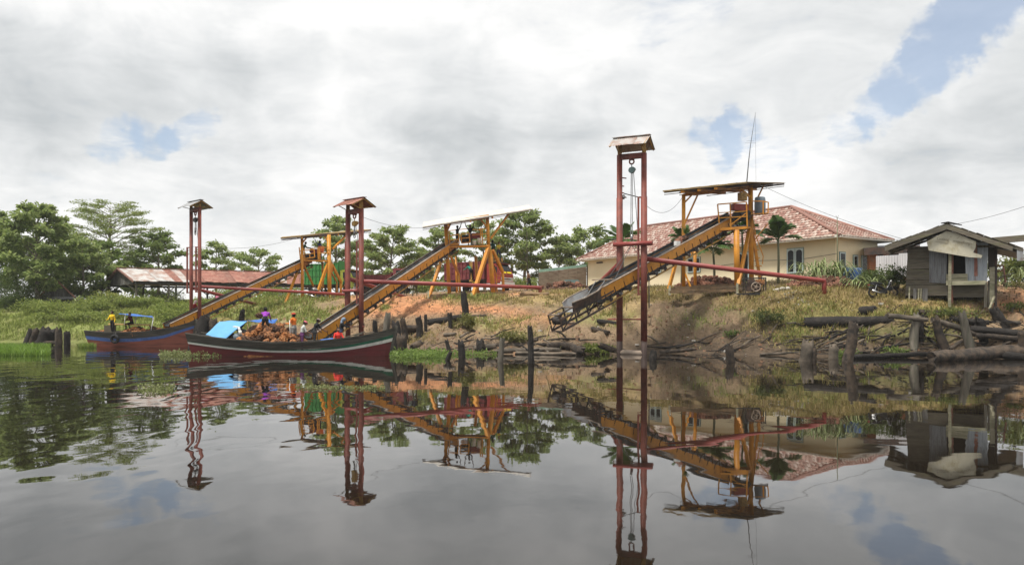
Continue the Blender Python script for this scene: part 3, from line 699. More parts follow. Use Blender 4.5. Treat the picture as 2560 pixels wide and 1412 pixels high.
bush(2125, 41.6, 1.2, .55, 'green weeds sprouting around the long charred log', 56, 420, .13, (.09, .15, .03), (.19, .25, .06))
bush(2235, 41.5, 1.3, .5, 'bright weeds between the standing stumps on the right', 57, 420, .13, (.10, .16, .03), (.22, .28, .07))
bush(2385, 43.0, 2.4, .5, 'grassy weeds below the wooden kiosk', 58, 800, .13, (.10, .14, .03), (.22, .24, .07))
bush(2530, 42.8, .9, .5, 'dark tuft beside the leaning charred stump', 59, 400, .13, (.06, .09, .02), (.15, .18, .05))
# floating plants
def raft(px0, px1, y0, y1, h, n, label, seed, size=.12, a=(.11, .18, .03), b=(.25, .32, .08), grassy=False, nm='floating_weed'):
    rs = np.random.RandomState(seed); y = y0+rs.rand(n)*(y1-y0); f = rs.rand(n); px = px0+f*(px1-px0)
    x = (px-CX)*y/FOC; k = fbm(x*1.5+seed, y*1.5, 3)+.25*np.sin(f*np.pi) > .48
    x, y = x[k], y[k]; m = len(x); z = rs.rand(m)**2*h*(.4+fbm(x*2, y*2, 2))+.01
    c = np.stack([x, y, z], 1); org = (float(x.mean()), float(y.mean()), 0.)
    if grassy:
        c[:, 2] = 0; p, F, cc = blades(c, .1+h*rs.rand(m), np.full(m, .035), .3+.5*rs.rand(m), leafcol(m, rs, a, b), seed)
        if True:
            pass
    else: p, F, cc = leaves(c, rs.normal(0, .6, (m, 3))+np.array([0, 0, .5]), size, leafcol(m, rs, a, b), rs, 0., .6)
    o = bpy.data.objects.new(nm, npmesh(nm, p, F, MT['leaf'], cc, org=org)); o.location = org; COL.objects.link(o); o['kind'] = 'stuff'; tag(o, label, 'water plants')
raft(-120, 125, 43, 56, .38, 9000, 'bright green floating grass raft at the left edge', 61, grassy=True, a=(.10, .20, .02), b=(.23, .35, .05))
raft(400, 555, 42.1, 44.6, .25, 1500, 'floating weed raft at the stern of the dark-green-striped boat', 62, .11, (.13, .17, .045), (.34, .36, .16))
raft(975, 1120, 40.5, 45.5, .3, 2600, 'creeping water plants at the bow of the dark-green-striped boat', 63, .14, (.11, .19, .03), (.27, .36, .09))
raft(1120, 1240, 43.8, 45.6, .2, 600, 'small green water weeds between the low stumps', 64, .13)
raft(740, 960, 23.0, 23.8, .04, 420, 'thin line of drifting weed on the calm water', 65, .07, (.16, .19, .06), (.3, .32, .14))
raft(345, 440, 21.5, 24.5, .07, 300, 'scattered drifting weed near the left ripples', 66, .08, (.14, .17, .05), (.28, .3, .12))
raft(195, 240, 54, 57, .35, 500, 'reed tuft at the stern of the blue-striped boat', 67, grassy=True, a=(.12, .2, .03), b=(.26, .32, .06))
# ---------------------------------------------------------------- hoist towers
def rotp(v): return V((v.y, -v.x, 0))
def tower(label, pl, pr, yl, yr, beam_py, ridge_dz, r, post_mats, roof_mat, roof_top, hoist_py, block_mat, rails, foot=None, sleeve=None, ov=.35, hw=1.0, drop=.62):
    bl = P(pl, 800, yl); brr = P(pr, 800, yr); c = (bl+brr)/2
    zb = zz(beam_py, (yl+yr)/2); zr = zb+ridge_dz
    t = thing('hoist_tower', label, 'hoist tower', (c.x, c.y, 0), 'hoist towers along the shore')
    a = V((brr.x-bl.x, brr.y-bl.y, 0)); sp = a.length; a.normalize(); b = rotp(a)
    if b.y < 0: b = -b
    for q in (bl, brr):
        m = MB(); z0 = gz(q.x, q.y)
        lo = min(z0, 0)-1.2
        m.path([(q.x, q.y, lo), (q.x, q.y, zb+.12)], r, 14)
        po = m.build('post', post_mats[0], t)
        if sleeve:
            part(po, 'sleeve', MT['redpost'], 'path', [(q.x, q.y, .75), (q.x, q.y, sleeve)], r+.022, 14)
            part(po, 'stained_foot', MT['wetpost'], 'path', [(q.x, q.y, lo), (q.x, q.y, .72)], r+.012, 14)
        m = MB(); m.bar((q.x, q.y, zb+.08), (q.x, q.y, zr-.06), r*1.3, r*1.3); m.build('roof_post', roof_top, t)
    part(t, 'cross_beam', MT['redpost'], 'bar', V((bl.x, bl.y, zb)), V((brr.x, brr.y, zb)), .22, .30)
    # roof: ridge along the posts, a slope of sheets on each side
    rl = V((bl.x, bl.y, zr))-a*ov; rr = V((brr.x, brr.y, zr))+a*ov
    nsh = 3
    for s in (-1, 1):
        for k in range(nsh):
            p0 = rl.lerp(rr, k/nsh)-a*.02; p1 = rl.lerp(rr, (k+1)/nsh)+a*.02; dn = b*s*hw+V((0, 0, -drop-.02*random.random()))
            m = MB(); up = V((0, 0, .012*(k % 2)))
            m.corr(p0+up, p1+up, p1+dn+up, p0+dn+up, .11, .017); m.build('roof_sheet', roof_mat, t)
    part(t, 'ridge_cap', roof_mat, 'bar', rl-a*.03+V((0, 0, .03)), rr+a*.03+V((0, 0, .03)), .30, .03)
    for e in (rl+a*.08, rr-a*.08):
        for s in (-1, 1):
            part(t, 'rafter', roof_top, 'bar', e+V((0, 0, -.06)), e+b*s*hw*.97+V((0, 0, -drop-.03)), .06, .07)
    for q in (bl, brr):
        for s in (-1, 1): part(t, 'roof_strut', roof_top, 'bar', V((q.x, q.y, zb+.1)), V((q.x, q.y, zr))+b*s*hw*.8+V((0, 0, -drop*.85)), .04, .04)
    # hoist
    hc = c.copy(); hc.z = zb
    m = MB(); m.torus(hc+V((0, 0, -.30)), b, .13, .045, 16, 8); m.box(hc+V((0, 0, -.17)), (.30, .06, .12)); m.build('lifting_eye', MT['redpost'], t)
    m = MB(); m.tube(hc+V((0, 0, -.42)), hc+V((0, 0, -.62)), .025); m.path([hc-b*.1+V((0, 0, -.78)), hc+b*.1+V((0, 0, -.78))], .17, 14); m.path([hc-b*.13+V((.08, 0, -.72)), hc+b*.13+V((.08, 0, -.72))], .12, 12); m.build('chain_block', block_mat, t)
    zh = zz(hoist_py, (yl+yr)/2); rs = random.Random(pl)
    for dx0, dx1 in ((-.03, -.06), (.03, .04), (.10, .42)):
        m = MB(); top = hc+a*dx0+V((0, 0, -.86)); bot = hc+a*dx1; bot.z = zh+(.25 if dx1 < .3 else -.3)
        m.path([top, bot], .022, 5); m.build('hoist_chain', MT['chain'], t)
    m = MB(); m.tube(hc+V((0, 0, zh-zb+.6)), hc+V((0, 0, zh-zb+.25)), .07); m.torus(hc+V((0, 0, zh-zb+.18)), b, .09, .03, 12, 6); m.build('hook_block', MT['chain'], t)
    for (px, p0, p1) in rails:
        yy = yl if abs(px-pl) < abs(px-pr) else yr
        m = MB(); A = P(px, p0, yy); B = P(px, p1, yy); q = bl if yy == yl else brr
        m.bar(A, B, .10, .10); m.bar(A-V((0, 0, .03)), V((q.x, q.y, A.z-.03)), .08, .08); m.bar(B+V((0, 0, .05)), V((q.x, q.y, B.z+.05)), .08, .08); m.build('guide_rail', MT['redpost'], t)
    return t, bl, brr, a, b
def pipe(t, name, p0, p1, r, elbow=None):
    m = MB(); p0, p1 = V(p0), V(p1)
    if elbow is None: m.path([p0, p1], r, 12)
    else:
        u = (p1-p0).normalized(); m.path([p0, p1-u*r*1.5, p1, p1+u*.02+V((0, 0, -r*1.2)), V((p1.x, p1.y, elbow))], [r, r, r, r, r], 12)
    return m.build(name, MT['redpipe'], t)
T3, l3, r3, a3, b3 = tower('largest red hoist tower standing in the water, zinc gable roof on top', 1549, 1610, 45.0, 44.4, 391, 1.08, .158, (MT['redpost'],), MT['galvwhite'], MT['yellow2'], 613, MT['tealtrim'], [(1596, 492, 738)], sleeve=zz(497, 45.2))
pipe(T3, 'spreader_bar', V((l3.x, l3.y, zz(613, 45.3)))-a3*.28+b3*-.24, V((r3.x, r3.y, zz(613, 45.3)))+a3*.55+b3*-.24, .125)
part(T3, 'foot_pipe', MT['concrete'], 'path', [V((l3.x, l3.y, .10)), V((r3.x, r3.y, .08))], .15, 12)
pipe(T3, 'tie_bar', V((l3.x, l3.y, zz(798, 45.2)))-a3*.7, V((r3.x, r3.y, zz(798, 45.2))), .04)
g = G(2060, 47.8); pipe(T3, 'anchor_pipe', P(1616, 647, 44.9), P(2060, 702, 47.8), .14, g.z-.2)
g = G(1475, 60.5); pipe(T3, 'stay_pipe', P(1545, 664, 45.7), g, .17)
for k, py in enumerate((445, 465, 482)): part(T3, 'rung', MT['redpost'], 'bar', P(1549, py-1, 45.6), P(1566-6*(k > 0), py+1, 45.5), .05, .06)
m = MB(); m.bar(P(1600, 494, 44.8), P(1560, 484, 45.1), .05, .05); lamp_arm = m.build('lamp_arm', MT['darksteel'], T3)
m = MB(); q = P(1559, 492, 45.1); m.path([q+V((0, 0, .12)), q+V((0, 0, .02)), q-V((0, 0, .05))], [.04, .10, .20], 12); m.path([q-V((0, 0, .05)), q-V((0, 0, .14))], [.07, .05], 10); m.build('lamp_shade', MT['galv'], T3)
for k in range(2): part(T3, 'slack_rope', MT['rope'], 'path', [P(1611+5*k, 660, 44.7), P(1621+3*k, 700, 44.7), P(1622+2*k, 770, 44.8)], .018, 5)
T2, l2, r2, a2, b2 = tower('middle red hoist tower behind the dark-green-striped boat, rust-red gable roof', 870, 903, 51.7, 50.8, 529, .80, .165, (MT['redpost'],), MT['rustroof'], MT['yellow2'], 598, MT['yellow2'], [(868-4, 603, 770), (892, 602, 760)], hw=.95, drop=.5)
pipe(T2, 'tie_bar', V((l2.x, l2.y, zz(816, 51.2))), V((r2.x, r2.y, zz(816, 51.2)))+a2*.3, .035)
pipe(T2, 'spreader_bar', V((l2.x, l2.y, zz(727, 51.3)))-a2*.2-b2*.26, V((r2.x, r2.y, zz(727, 51.3)))-b2*.26, .1)
g = G(1350, 59); pipe(T2, 'anchor_pipe', P(908, 703, 50.8), P(1350, 719, 59), .135, g.z-.2)
g = G(1012, 66); pipe(T2, 'stay_pipe', P(872, 697, 51.8), g, .14)
T1, l1, r1, a1, b1 = tower('leftmost red hoist tower beside the blue-striped boat, pale gable roof', 478, 499, 60.2, 59.3, 524, .62, .13, (MT['redpost'],), MT['galv'], MT['yellow2'], 590, MT['darksteel'], [(468, 618, 733), (490, 617, 731)], hw=.9, drop=.5)
g = G(866, 67.5); pipe(T1, 'anchor_pipe', P(503, 716, 59.3), V((g.x, g.y, zz(736, 67.5))), .115, g.z-.2)
g = G(652, 70); pipe(T1, 'stay_pipe', P(478, 719, 60.4), g, .13)
m = MB(); m.box((r1.x, r1.y, zz(829, 59.3)), (.62, .62, .5)); m.build('concrete_collar', MT['concrete'], T1)
# ---------------------------------------------------------------- conveyors
def conveyor(label, A, B, w, ph, nbr, hopper=False):
    A, B = V(A), V(B); u = (B-A); Ln = u.length; u.normalize(); n = u.cross(V((0, 0, 1))).normalized()
    if n.y > 0: n = -n
    k = u.cross(n).normalized()
    if k.z < 0: k = -k
    t = thing('belt_conveyor', label, 'conveyor', A, 'belt conveyors from the bank to the boats')
    f = lambda s, x, h: A+u*s+n*x+k*h
    s0 = Ln*.17 if hopper else .0
    for sd in (1, -1):
        x = sd*w/2
        m = MB(); m.axes(f((s0+Ln)/2, x, 0), u*(Ln-s0)/2, n*.03, k*ph/2); sf = m.build('side_plate', MT['yellow'], t)
        m = MB(); m.axes(f((s0+Ln)/2, x+sd*.02, ph/2+.02), u*(Ln-s0)/2, n*.06, k*.02); m.build('top_rail', MT['edge'], t)
        m = MB(); m.axes(f((s0+Ln)/2, x+sd*.01, -ph/2-.40), u*(Ln-s0)/2, n*.04, k*.035); m.build('bottom_chord', MT['brownsteel' if sd < 0 else 'yellow2'], t)
        for i in range(nbr):
            s = s0+(Ln-s0)*(i+.3)/nbr; d = (Ln-s0)/nbr
            m = MB(); m.bar(f(s, x+sd*.045, .02), f(s+.04, x+sd*.045, -ph/2), .03, .03, n); m.bar(f(s, x+sd*.05, -ph/2+.05), f(s+d*.42, x+sd*.04, -ph/2-.38), .05, .05, n); m.bar(f(s+d*.42, x+sd*.04, -ph/2-.38), f(s+d*.62, x+sd*.05, -ph/2+.03), .04, .04, n)
            m.build('bracket', MT['brownsteel'], t)
    m = MB(); h0 = ph/2-.16
    prof = [(-w/2+.03, h0+.13), (-w*.27, h0-.02), (w*.27, h0-.02), (w/2-.03, h0+.13)]
    ns = 24; b0 = Ln*.16 if hopper else 0; vs = [f(b0+(Ln-b0)*i/ns, x, h+.012*math.sin(i*1.7)) for i in range(ns+1) for x, h in prof]
    m.add(vs, [(i*4+j, (i+1)*4+j, (i+1)*4+j+1, i*4+j+1) for i in range(ns) for j in range(3)], True); m.build('belt', MT['belt'], t)
    m = MB(); sk = .09 if hopper else .04; m.axes(f((s0+Ln)/2, -w/2+.035, ph/2+sk), u*(Ln-s0)/2, n*.012, k*sk); m.build('skirt_board', MT['belt'], t)
    m = MB(); m.axes(f((s0+Ln)/2, 0, -ph/2-.20), u*(Ln-s0)/2, n*(w*.42), k*.012); m.build('return_belt', MT['darksteel'], t)
    for i in range(nbr-1):
        s = s0+(Ln-s0)*(i+.85)/nbr
        m = MB(); m.path([f(s, -w/2, -ph/2-.26), f(s, w/2+.06, -ph/2-.26)], .075, 8); m.build('roller', MT['chain' if i % 2 else 'darksteel'], t)
    for i in range(0, nbr, 3):
        s = s0+(Ln-s0)*(i+.1)/nbr; part(t, 'cross_tie', MT['brownsteel'], 'bar', f(s, -w/2, -ph/2-.42), f(s, w/2, -ph/2-.42), .05, .05)
    if hopper:   # feed tray and box frame at the free foot
        o2 = w*.5+.24; q0, q1, q2, q3 = Ln*.045, Ln*.085, Ln*.145, Ln*.185
        outl = [(q0, o2*.55), (q1, o2), (q2, o2), (q3, w/2)]
        for sd in (1, -1):
            for (sA, xA), (sB, xB) in zip(outl[:-1], outl[1:]):
                m = MB(); h = ph/2+.05
                m.plate([f(sA, sd*xA*.72, -.18), f(sB, sd*xB*.72, -.18), f(sB, sd*xB, h), f(sA, sd*xA, h)], .02); m.build('tray_side', MT['galv' if sd < 0 else 'brownsteel'], t)
                part(t, 'tray_rim', MT['edge'], 'bar', f(sA, sd*xA, h), f(sB, sd*xB, h), .06, .05, k)
            for h in (-.75, -.18): part(t, 'foot_rail', MT['brownsteel'], 'bar', f(-.35, sd*w*.5, h), f(q3+.8, sd*w*.5, h), .08, .10, k)
            for s in (-.35, q0, q1+.25, q2, q3+.5): part(t, 'foot_upright', MT['brownsteel'], 'bar', f(s, sd*w*.5, -.78), f(s, sd*w*.5, .1 if s < q1 else -.1), .06, .06, u)
            for s, s2 in ((-.3, q0), (q1+.2, q2), (q2, q3+.4)): part(t, 'foot_brace', MT['darksteel'], 'bar', f(s, sd*w*.5, -.7), f(s2, sd*w*.5, -.15), .05, .05, n)
        m = MB(); m.plate([f(q0, -o2*.4, -.18), f(q0, o2*.4, -.18), f(q3, w*.36, -.18), f(q3, -w*.36, -.18)], .015); m.build('tray_floor', MT['galv'], t)
        for s in (-.35, q0-.02):
            for h in (.1, -.78): part(t, 'foot_crossbar', MT['edge' if h > 0 else 'brownsteel'], 'bar', f(s, -w/2, h), f(s, w/2, h), .06, .06, k)
        for sd in (1, -1): part(t, 'foot_rail', MT['brownsteel'], 'bar', f(-.35, sd*w*.5, .1), f(q0, sd*w*.5, .1), .06, .06, k)
        m = MB(); m.path([f(-.05, -w*.45, -.32), f(-.05, w*.45, -.32)], .2, 14); m.build('tail_drum', MT['darksteel'], t)
        m = MB(); m.ball(f(-.05, .1, .0), .16, 8, .7); m.build('bearing_cover', MT['blackpaint'], t)
        for x in (-.22, .22): part(t, 'tray_chain', MT['chain'], 'path', [f(q1+.1, x, -.1), f(q2+.2, x*1.1, .12), f(q3+.35, x*1.4, ph/2+.25)], .025, 6)
        part(t, 'lifting_bar', MT['edge'], 'bar', f(q3+.5, -w*.9, ph/2+.28), f(q3+.5, w*1.1, ph/2+.28), .06, .06)
        # stay ropes up to the spreader
        sp = P(1578, 613, 44.9)
        for s, x in ((Ln*.26, -w/2), (Ln*.24, w/2), (Ln*.45, -w/2), (Ln*.46, w/2)): part(t, 'stay_rope', MT['rope'], 'path', [f(s, x, ph/2), sp], .016, 5)
    return t, f, Ln
C3, f3, L3 = conveyor('rightmost yellow belt conveyor, its open feed tray hanging free above the bank', P(1396, 786, 40.6), P(1835, 545, 52.8), .74, .56, 17, True)
C2, f2, L2 = conveyor('middle yellow belt conveyor reaching down into the dark-green-striped boat', P(772, 849, 46.3), P(1135, 607, 66), .62, .56, 20)
C1, f1, L1 = conveyor('leftmost yellow belt conveyor reaching down into the blue-striped boat', P(418, 818, 56.8), P(772, 650, 74), .60, .50, 18)
# ---------------------------------------------------------------- loading sheds
SHEDG = 'loading sheds at the conveyor heads'
def shed(label, base, posts, roof, roof_mat, nsheet, floor, rails, pmat='yellow'):
    t = thing('loading_shed', label, 'loading shed', base, SHEDG)
    for nm, x0, y0, d0, x1, y1, d1, w in posts:
        A = P(x0, y0, d0); B = P(x1, y1, d1) if y1 is not None else G(x1, d1)-V((0, 0, .05))
        m = MB(); (m.bar(A, B, w, w) if nm != 'post' else m.path([A, B], w*.55, 10)); m.build(nm, MT[pmat], t)
    q = [P(*c) for c in roof]   # near-left, near-right, far-right, far-left
    for i in range(nsheet):
        a, b = i/nsheet-.004, (i+1)/nsheet+.004; up = V((0, 0, .012*(i % 2)))
        m = MB(); m.corr(q[0].lerp(q[1], a)+up, q[0].lerp(q[1], b)+up, q[3].lerp(q[2], b)+up, q[3].lerp(q[2], a)+up, .12, .02); m.build('roof_sheet', roof_mat, t)
    for e in (.03, .35, .66, .97):
        A = q[0].lerp(q[3], e)-V((0, 0, .09)); B = q[1].lerp(q[2], e)-V((0, 0, .09)); part(t, 'purlin', MT['brownsteel'], 'bar', A, B, .06, .10)
        part(t, 'purlin', MT['brownsteel'], 'bar', A-V((0, 0, .15)), B-V((0, 0, .15)), .04, .04)
    for e in (.22, .42, .62):
        A = q[0].lerp(q[1], e)-V((0, 0, .2)); B = q[3].lerp(q[2], e)-V((0, 0, .2)); part(t, 'rafter', MT[pmat], 'bar', A, B, .12, .14)
    A, B = q[0], q[1]
    part(t, 'fascia', roof_mat, 'bar', A-V((0, .06, .05)), B-V((0, .06, .05)), .03, .07)
    if floor:
        ff = [P(*c) for c in floor]; m = MB(); m.plate(ff, .07); m.build('platform_floor', MT['brownsteel'], t)
        for i in range(4): part(t, 'floor_beam', MT[pmat], 'bar', ff[i]-V((0, 0, .09)), ff[(i+1) % 4]-V((0, 0, .09)), .09, .12)
    for r in rails:
        m = MB(); y = r[0]; w = r[1]; pts = r[2]
        for (xa, ya), (xb, yb) in zip(pts[:-1], pts[1:]): m.bar(P(xa, ya, y), P(xb, yb, y), w, w)
        m.build('railing', MT[pmat], t)
    return t
# rightmost shed
S3 = shed('rightmost yellow loading shed, empty of people, with a drum on its side ledge', G(1790, 52.5),
 [('post', 1709, 486, 50.6, 1709, 716, 50.6, .22), ('post', 1737, 612, 53.6, 1738, None, 53.6, .20), ('post', 1841, 575, 50.9, 1843, 716, 50.9, .34), ('post', 1876, 462, 52.6, 1879, None, 52.6, .30),
  ('brace', 1694, 640, 50.5, 1672, 722, 50.2, .17), ('brace', 1733, 615, 53.6, 1725, 640, 53.6, .13), ('brace', 1709, 509, 50.6, 1735, 482, 50.7, .09), ('brace', 1712, 558, 50.7, 1747, 481, 51.5, .08),
  ('brace', 1874, 570, 52.4, 1846, 712, 50.6, .20), ('brace', 1880, 572, 52.6, 1903, None, 52.6, .17), ('brace', 1874, 492, 52.5, 1848, 469, 52.2, .12), ('brace', 1894, 495, 53.2, 1909, 464, 54., .08),
  ('brace', 1886, 600, 52.5, 1919, 560, 52.4, .07), ('brace', 1881, 545, 52.5, 1889, 585, 52.5, .06), ('brace', 1712, 682, 50.6, 1726, 716, 50.2, .08)],
 [(1657, 477, 49.5), (1866, 455, 50.5), (1963, 457, 54.5), (1770, 481, 53.5)], MT['yelroof'], 9,
 [(1799, 571, 50.8), (1868, 566, 50.8), (1884, 563, 54.3), (1815, 567, 54.3)],
 [(50.8, .07, [(1794, 511, ), (1799, 571), (1868, 567), (1866, 505), (1794, 511)]), (50.8, .06, [(1796, 545), (1867, 541)]), (50.8, .06, [(1825, 508), (1827, 569)]), (50.8, .05, [(1828, 561), (1865, 533)]), (50.78, .05, [(1797, 532), (1866, 528)]),
  (51.6, .06, [(1877, 503), (1908, 503), (1921, 506), (1920, 534)]), (51.6, .09, [(1877, 536), (1920, 534)]), (51.5, .08, [(1908, 504), (1908, 536)]),
  (52.4, .06, [(1888, 665), (1904, 665)]), (52.4, .05, [(1886, 645), (1900, 645)]), (52.4, .05, [(1887, 625), (1897, 625)]), (52.4, .05, [(1887, 688), (1904, 688)]), (52.4, .05, [(1886, 580), (1908, 640), (1906, 660)])])
part(S3, 'side_ledge', MT['brownsteel'], 'plate', [P(1878, 537, 51.5), P(1921, 535, 51.5), P(1921, 533, 53), P(1880, 535, 53)], .06)
part(S3, 'head_beam', MT['yellow'], 'bar', P(1709, 488, 50.6), P(1876, 466, 52.6), .14, .18)
for k, (x0, x1, yp, d) in enumerate(((1674, 1850, 722, 50.1), (1672, 1852, 729, 50.0), (1690, 1856, 717, 51.5))):
    part(S3, 'base_plank', MT['timber'], 'bar', P(x0, yp+1, d), P(x1, yp-6+2*(k == 1), d+.6), .3, .16)
for x, a_, b_ in ((1674, 722, 738), (1843, 716, 735)): part(S3, 'base_leg', MT['paleplank'], 'bar', P(x, a_-8, 50.0), P(x, b_, 49.9), .12, .12)
m = MB(); m.box(P(1848, 519, 51.6), (1.05, .5, .42), .3); m.box(P(1834, 521, 51.5), (.35, .36, .3), .3); gb = tag(m.build('gearbox_motor', MT['machine'], org=P(1848, 530, 51.6)), 'rust-red gearbox motor on the rightmost loading shed', 'motor')
m = MB(); m.path([P(1842, 541, 51.3), P(1866, 538, 52.2)], .36, 14); tag(m.build('drive_drum', MT['darksteel'], org=P(1850, 541, 51.5)), 'black conveyor drive drum below the red gearbox motor', 'drum')
m = MB(); q = P(1856, 492, 51.4); m.box(q, (.44, .42, .52), .35)
vb = m.build('louvre_box', MT['yellow2'], org=q-V((0, 0, .26))); tag(vb, 'faded yellow louvred box hanging over the red gearbox motor', 'box')
for k in range(4):
    mm = MB(); mm.bar(q+V((-.23, -.20, -.18+.12*k)), q+V((.16, -.30, -.18+.12*k)), .03, .07); s = mm.build('slat', MT['yelroof'], vb)
m = MB(); q = P(1900, 536, 52.2); m.path([q, q+V((0, 0, .05)), q+V((0, 0, .45)), q+V((0, 0, .9)), q+V((0, 0, 1.08)), q+V((0, 0, 1.12))], [.33, .35, .355, .35, .32, .28], 18); tag(m.build('plastic_drum', MT['barrel'], org=q), 'blue-grey plastic drum on the side ledge of the rightmost shed', 'drum')
m = MB(); m.path([P(1867, 455, 51.), P(1872, 400, 51.), P(1876, 365, 51.)], [.035, .03, .025], 6); m.path([P(1876, 365, 51.), P(1889, 281, 51.)], [.02, .008], 5)
for k, (py, l) in enumerate(((362, .35), (357, .25))): m.bar(P(1876, py, 51.)-V((l, 0, -.1)), P(1876, py, 51.)+V((l, 0, .1)), .012, .012)
tag(m.build('antenna_mast', MT['rope'], org=P(1867, 455, 51.)), 'thin radio antenna rising above the rightmost shed roof', 'antenna')
# middle shed
S2 = shed('middle yellow loading shed with a white roof above the red truck', G(1175, 67),
 [('post', 1114, 556, 64.6, 1124, None, 64.6, .28), ('post', 1218, 538, 65.4, 1222, 630, 65.4, .26), ('post', 1224, 625, 65.4, 1234, None, 65.4, .36), ('post', 1189, 640, 69.5, 1195, None, 69.5, .24), ('post', 1140, 640, 69.5, 1143, None, 69.5, .18),
  ('brace', 1104, 648, 64.6, 1071, None, 62.8, .2), ('brace', 1126, 640, 64.7, 1147, 686, 66.5, .16), ('post', 1147, 684, 66.5, 1151, None, 66.5, .18),
  ('brace', 1222, 615, 65.2, 1181, None, 62.9, .26), ('brace', 1232, 625, 65.4, 1257, 680, 66.5, .2), ('post', 1257, 678, 66.5, 1259, None, 66.5, .2),
  ('brace', 1227, 596, 65.3, 1272, 534, 67., .13), ('brace', 1116, 580, 64.6, 1126, 559, 64.8, .13), ('brace', 1216, 566, 65.4, 1202, 549, 65.4, .14),
  ('brace', 1231, 657, 65.9, 1241, 690, 66.4, .1), ('brace', 1241, 690, 66.4, 1243, None, 66.4, .1)],
 [(1057, 567, 62), (1330, 522, 67), (1321, 513, 70), (1060, 555, 65)], MT['zincroof'], 12,
 [(1126, 614, 64.4), (1222, 612, 65.0), (1224, 614, 69.5), (1132, 616, 69.5)],
 [(64.4, .08, [(1122, 577), (1125, 612), (1148, 610), (1147, 586), (1124, 590)]), (64.4, .07, [(1124, 601), (1148, 598)]), (64.6, .08, [(1152, 585), (1154, 608), (1175, 606), (1173, 583), (1152, 585)]), (64.6, .06, [(1153, 596), (1174, 594)]),
  (65, .08, [(1201, 571), (1203, 612)]), (65, .08, [(1205, 571), (1207, 612)]), (65, .06, [(1197, 573), (1220, 571)]), (65, .06, [(1180, 587), (1220, 584)]), (65, .06, [(1205, 599), (1221, 598)]), (65, .08, [(1176, 614), (1222, 613)]), (69., .05, [(1122, 577), (1165, 572), (1200, 575)]),
  (66.3, .05, [(1243, 700), (1257, 700)]), (66.3, .05, [(1243, 712), (1258, 712)]), (66.2, .05, [(1241, 688), (1257, 690)])])
part(S2, 'head_beam', MT['yellow'], 'bar', P(1112, 558, 64.6), P(1222, 541, 65.4), .24, .30)
for k, (x0, x1, yp, d) in enumerate(((1076, 1180, 738, 62.9), (1073, 1182, 744, 62.6), (1182, 1262, 737, 63.6))):
    part(S2, 'base_plank', MT['timber'], 'bar', P(x0, yp+1, d), P(x1, yp-6, d+.7), .35, .17)
for x, a_, b_ in ((1071, 728, 748), (1179, 732, 752)): part(S2, 'base_leg', MT['paleplank'], 'bar', P(x, a_, 62.5), P(x, b_, 62.3), .14, .14)
for k, (px, py, y) in enumerate(((1186, 612, 64.9), (1198, 606, 64.9))):
    q = P(px, py+1.2, y); m = MB(); m.path([q, q+V((0, 0, .33)), q+V((0, 0, .36))], [.13, .165, .17], 14); b = tag(m.build('plastic_bucket', MT['bucket'], org=q), ('dirty white bucket at the left on the middle shed platform edge', 'dirty white bucket at the right, nearest the double upright rail')[k], 'bucket', 'buckets on the middle shed')
    mm = MB(); mm.torus(q+V((0, 0, .36)), (0, 0, 1), .165, .012, 16, 6); mm.build('rim', MT['white'], b)
m = MB(); m.box(P(1190, 590, 66), (.7, .5, .45), .2); m.ball(P(1179, 592, 66), .24, 10); tag(m.build('gearbox_motor', MT['machine'], org=P(1188, 604, 66)), 'red gearbox motor behind the buckets on the middle shed', 'motor')
m = MB(); m.path([P(1158, 598, 65.6), P(1172, 596, 66.4)], .33, 14); tag(m.build('drive_drum', MT['darksteel'], org=P(1165, 598, 66)), 'dark conveyor drive drum behind the middle shed railing', 'drum')
# leftmost shed
S1 = shed('leftmost yellow loading shed above the green truck', G(790, 75),
 [('post', 755, 590, 72.5, 756, None, 71.6, .24), ('post', 822, 587, 73., 824, None, 72.4, .34), ('post', 806, 655, 77, 808, None, 77, .2), ('post', 825, 655, 73., 827, 680, 73, .38),
  ('brace', 748, 668, 72.5, 711, None, 68.8, .18), ('brace', 760, 664, 72.6, 784, 716, 74.5, .15), ('brace', 822, 652, 72.8, 788, None, 71.6, .22), ('brace', 829, 660, 73, 853, 706, 74.3, .2), ('post', 852, 704, 74.3, 852, None, 74.3, .22),
  ('brace', 832, 622, 73, 866, 588, 75, .14), ('brace', 757, 606, 72.5, 768, 592, 72.7, .12), ('brace', 820, 603, 73, 811, 591, 73, .12), ('brace', 828, 680, 74, 842, 705, 75.5, .12), ('post', 842, 705, 75.5, 842, None, 75.5, .15)],
 [(702, 594, 70.5), (928, 574, 76), (905, 574, 79), (708, 592, 73.5)], MT['yelroof'], 10,
 [(752, 648, 72.2), (820, 650, 72.6), (822, 650, 77), (756, 649, 77)],
 [(72.2, .08, [(748, 618), (751, 648), (787, 643), (785, 623), (749, 628)]), (72.2, .06, [(750, 637), (787, 633)]), (72.2, .06, [(761, 622), (762, 646)]), (72.2, .06, [(774, 634), (775, 645)]),
  (72.6, .09, [(795, 619), (796, 649)]), (72.6, .08, [(799, 619), (800, 650)]), (72.6, .06, [(795, 620), (822, 618)]), (72.6, .06, [(796, 633), (822, 632)]), (76.5, .05, [(752, 622), (822, 618)])])
part(S1, 'head_beam', MT['brownsteel'], 'bar', P(753, 592, 72.5), P(824, 586, 73.), .2, .26)
q = P(803, 631, 73.6); m = MB(); m.path([q, q+V((0, 0, .1)), q+V((0, 0, .5)), q+V((0, 0, .56))], [.22, .26, .29, .27], 16); tag(m.build('plastic_drum', MT['orangebarrel'], org=q), 'bright orange plastic drum on the leftmost shed platform', 'drum')
m = MB(); m.box(P(790, 628, 74), (.8, .5, .4), .2); m.ball(P(780, 627, 74), .25, 10); tag(m.build('gearbox_motor', MT['machine'], org=P(788, 640, 74)), 'red gearbox motor left of the orange drum on the leftmost shed', 'motor')
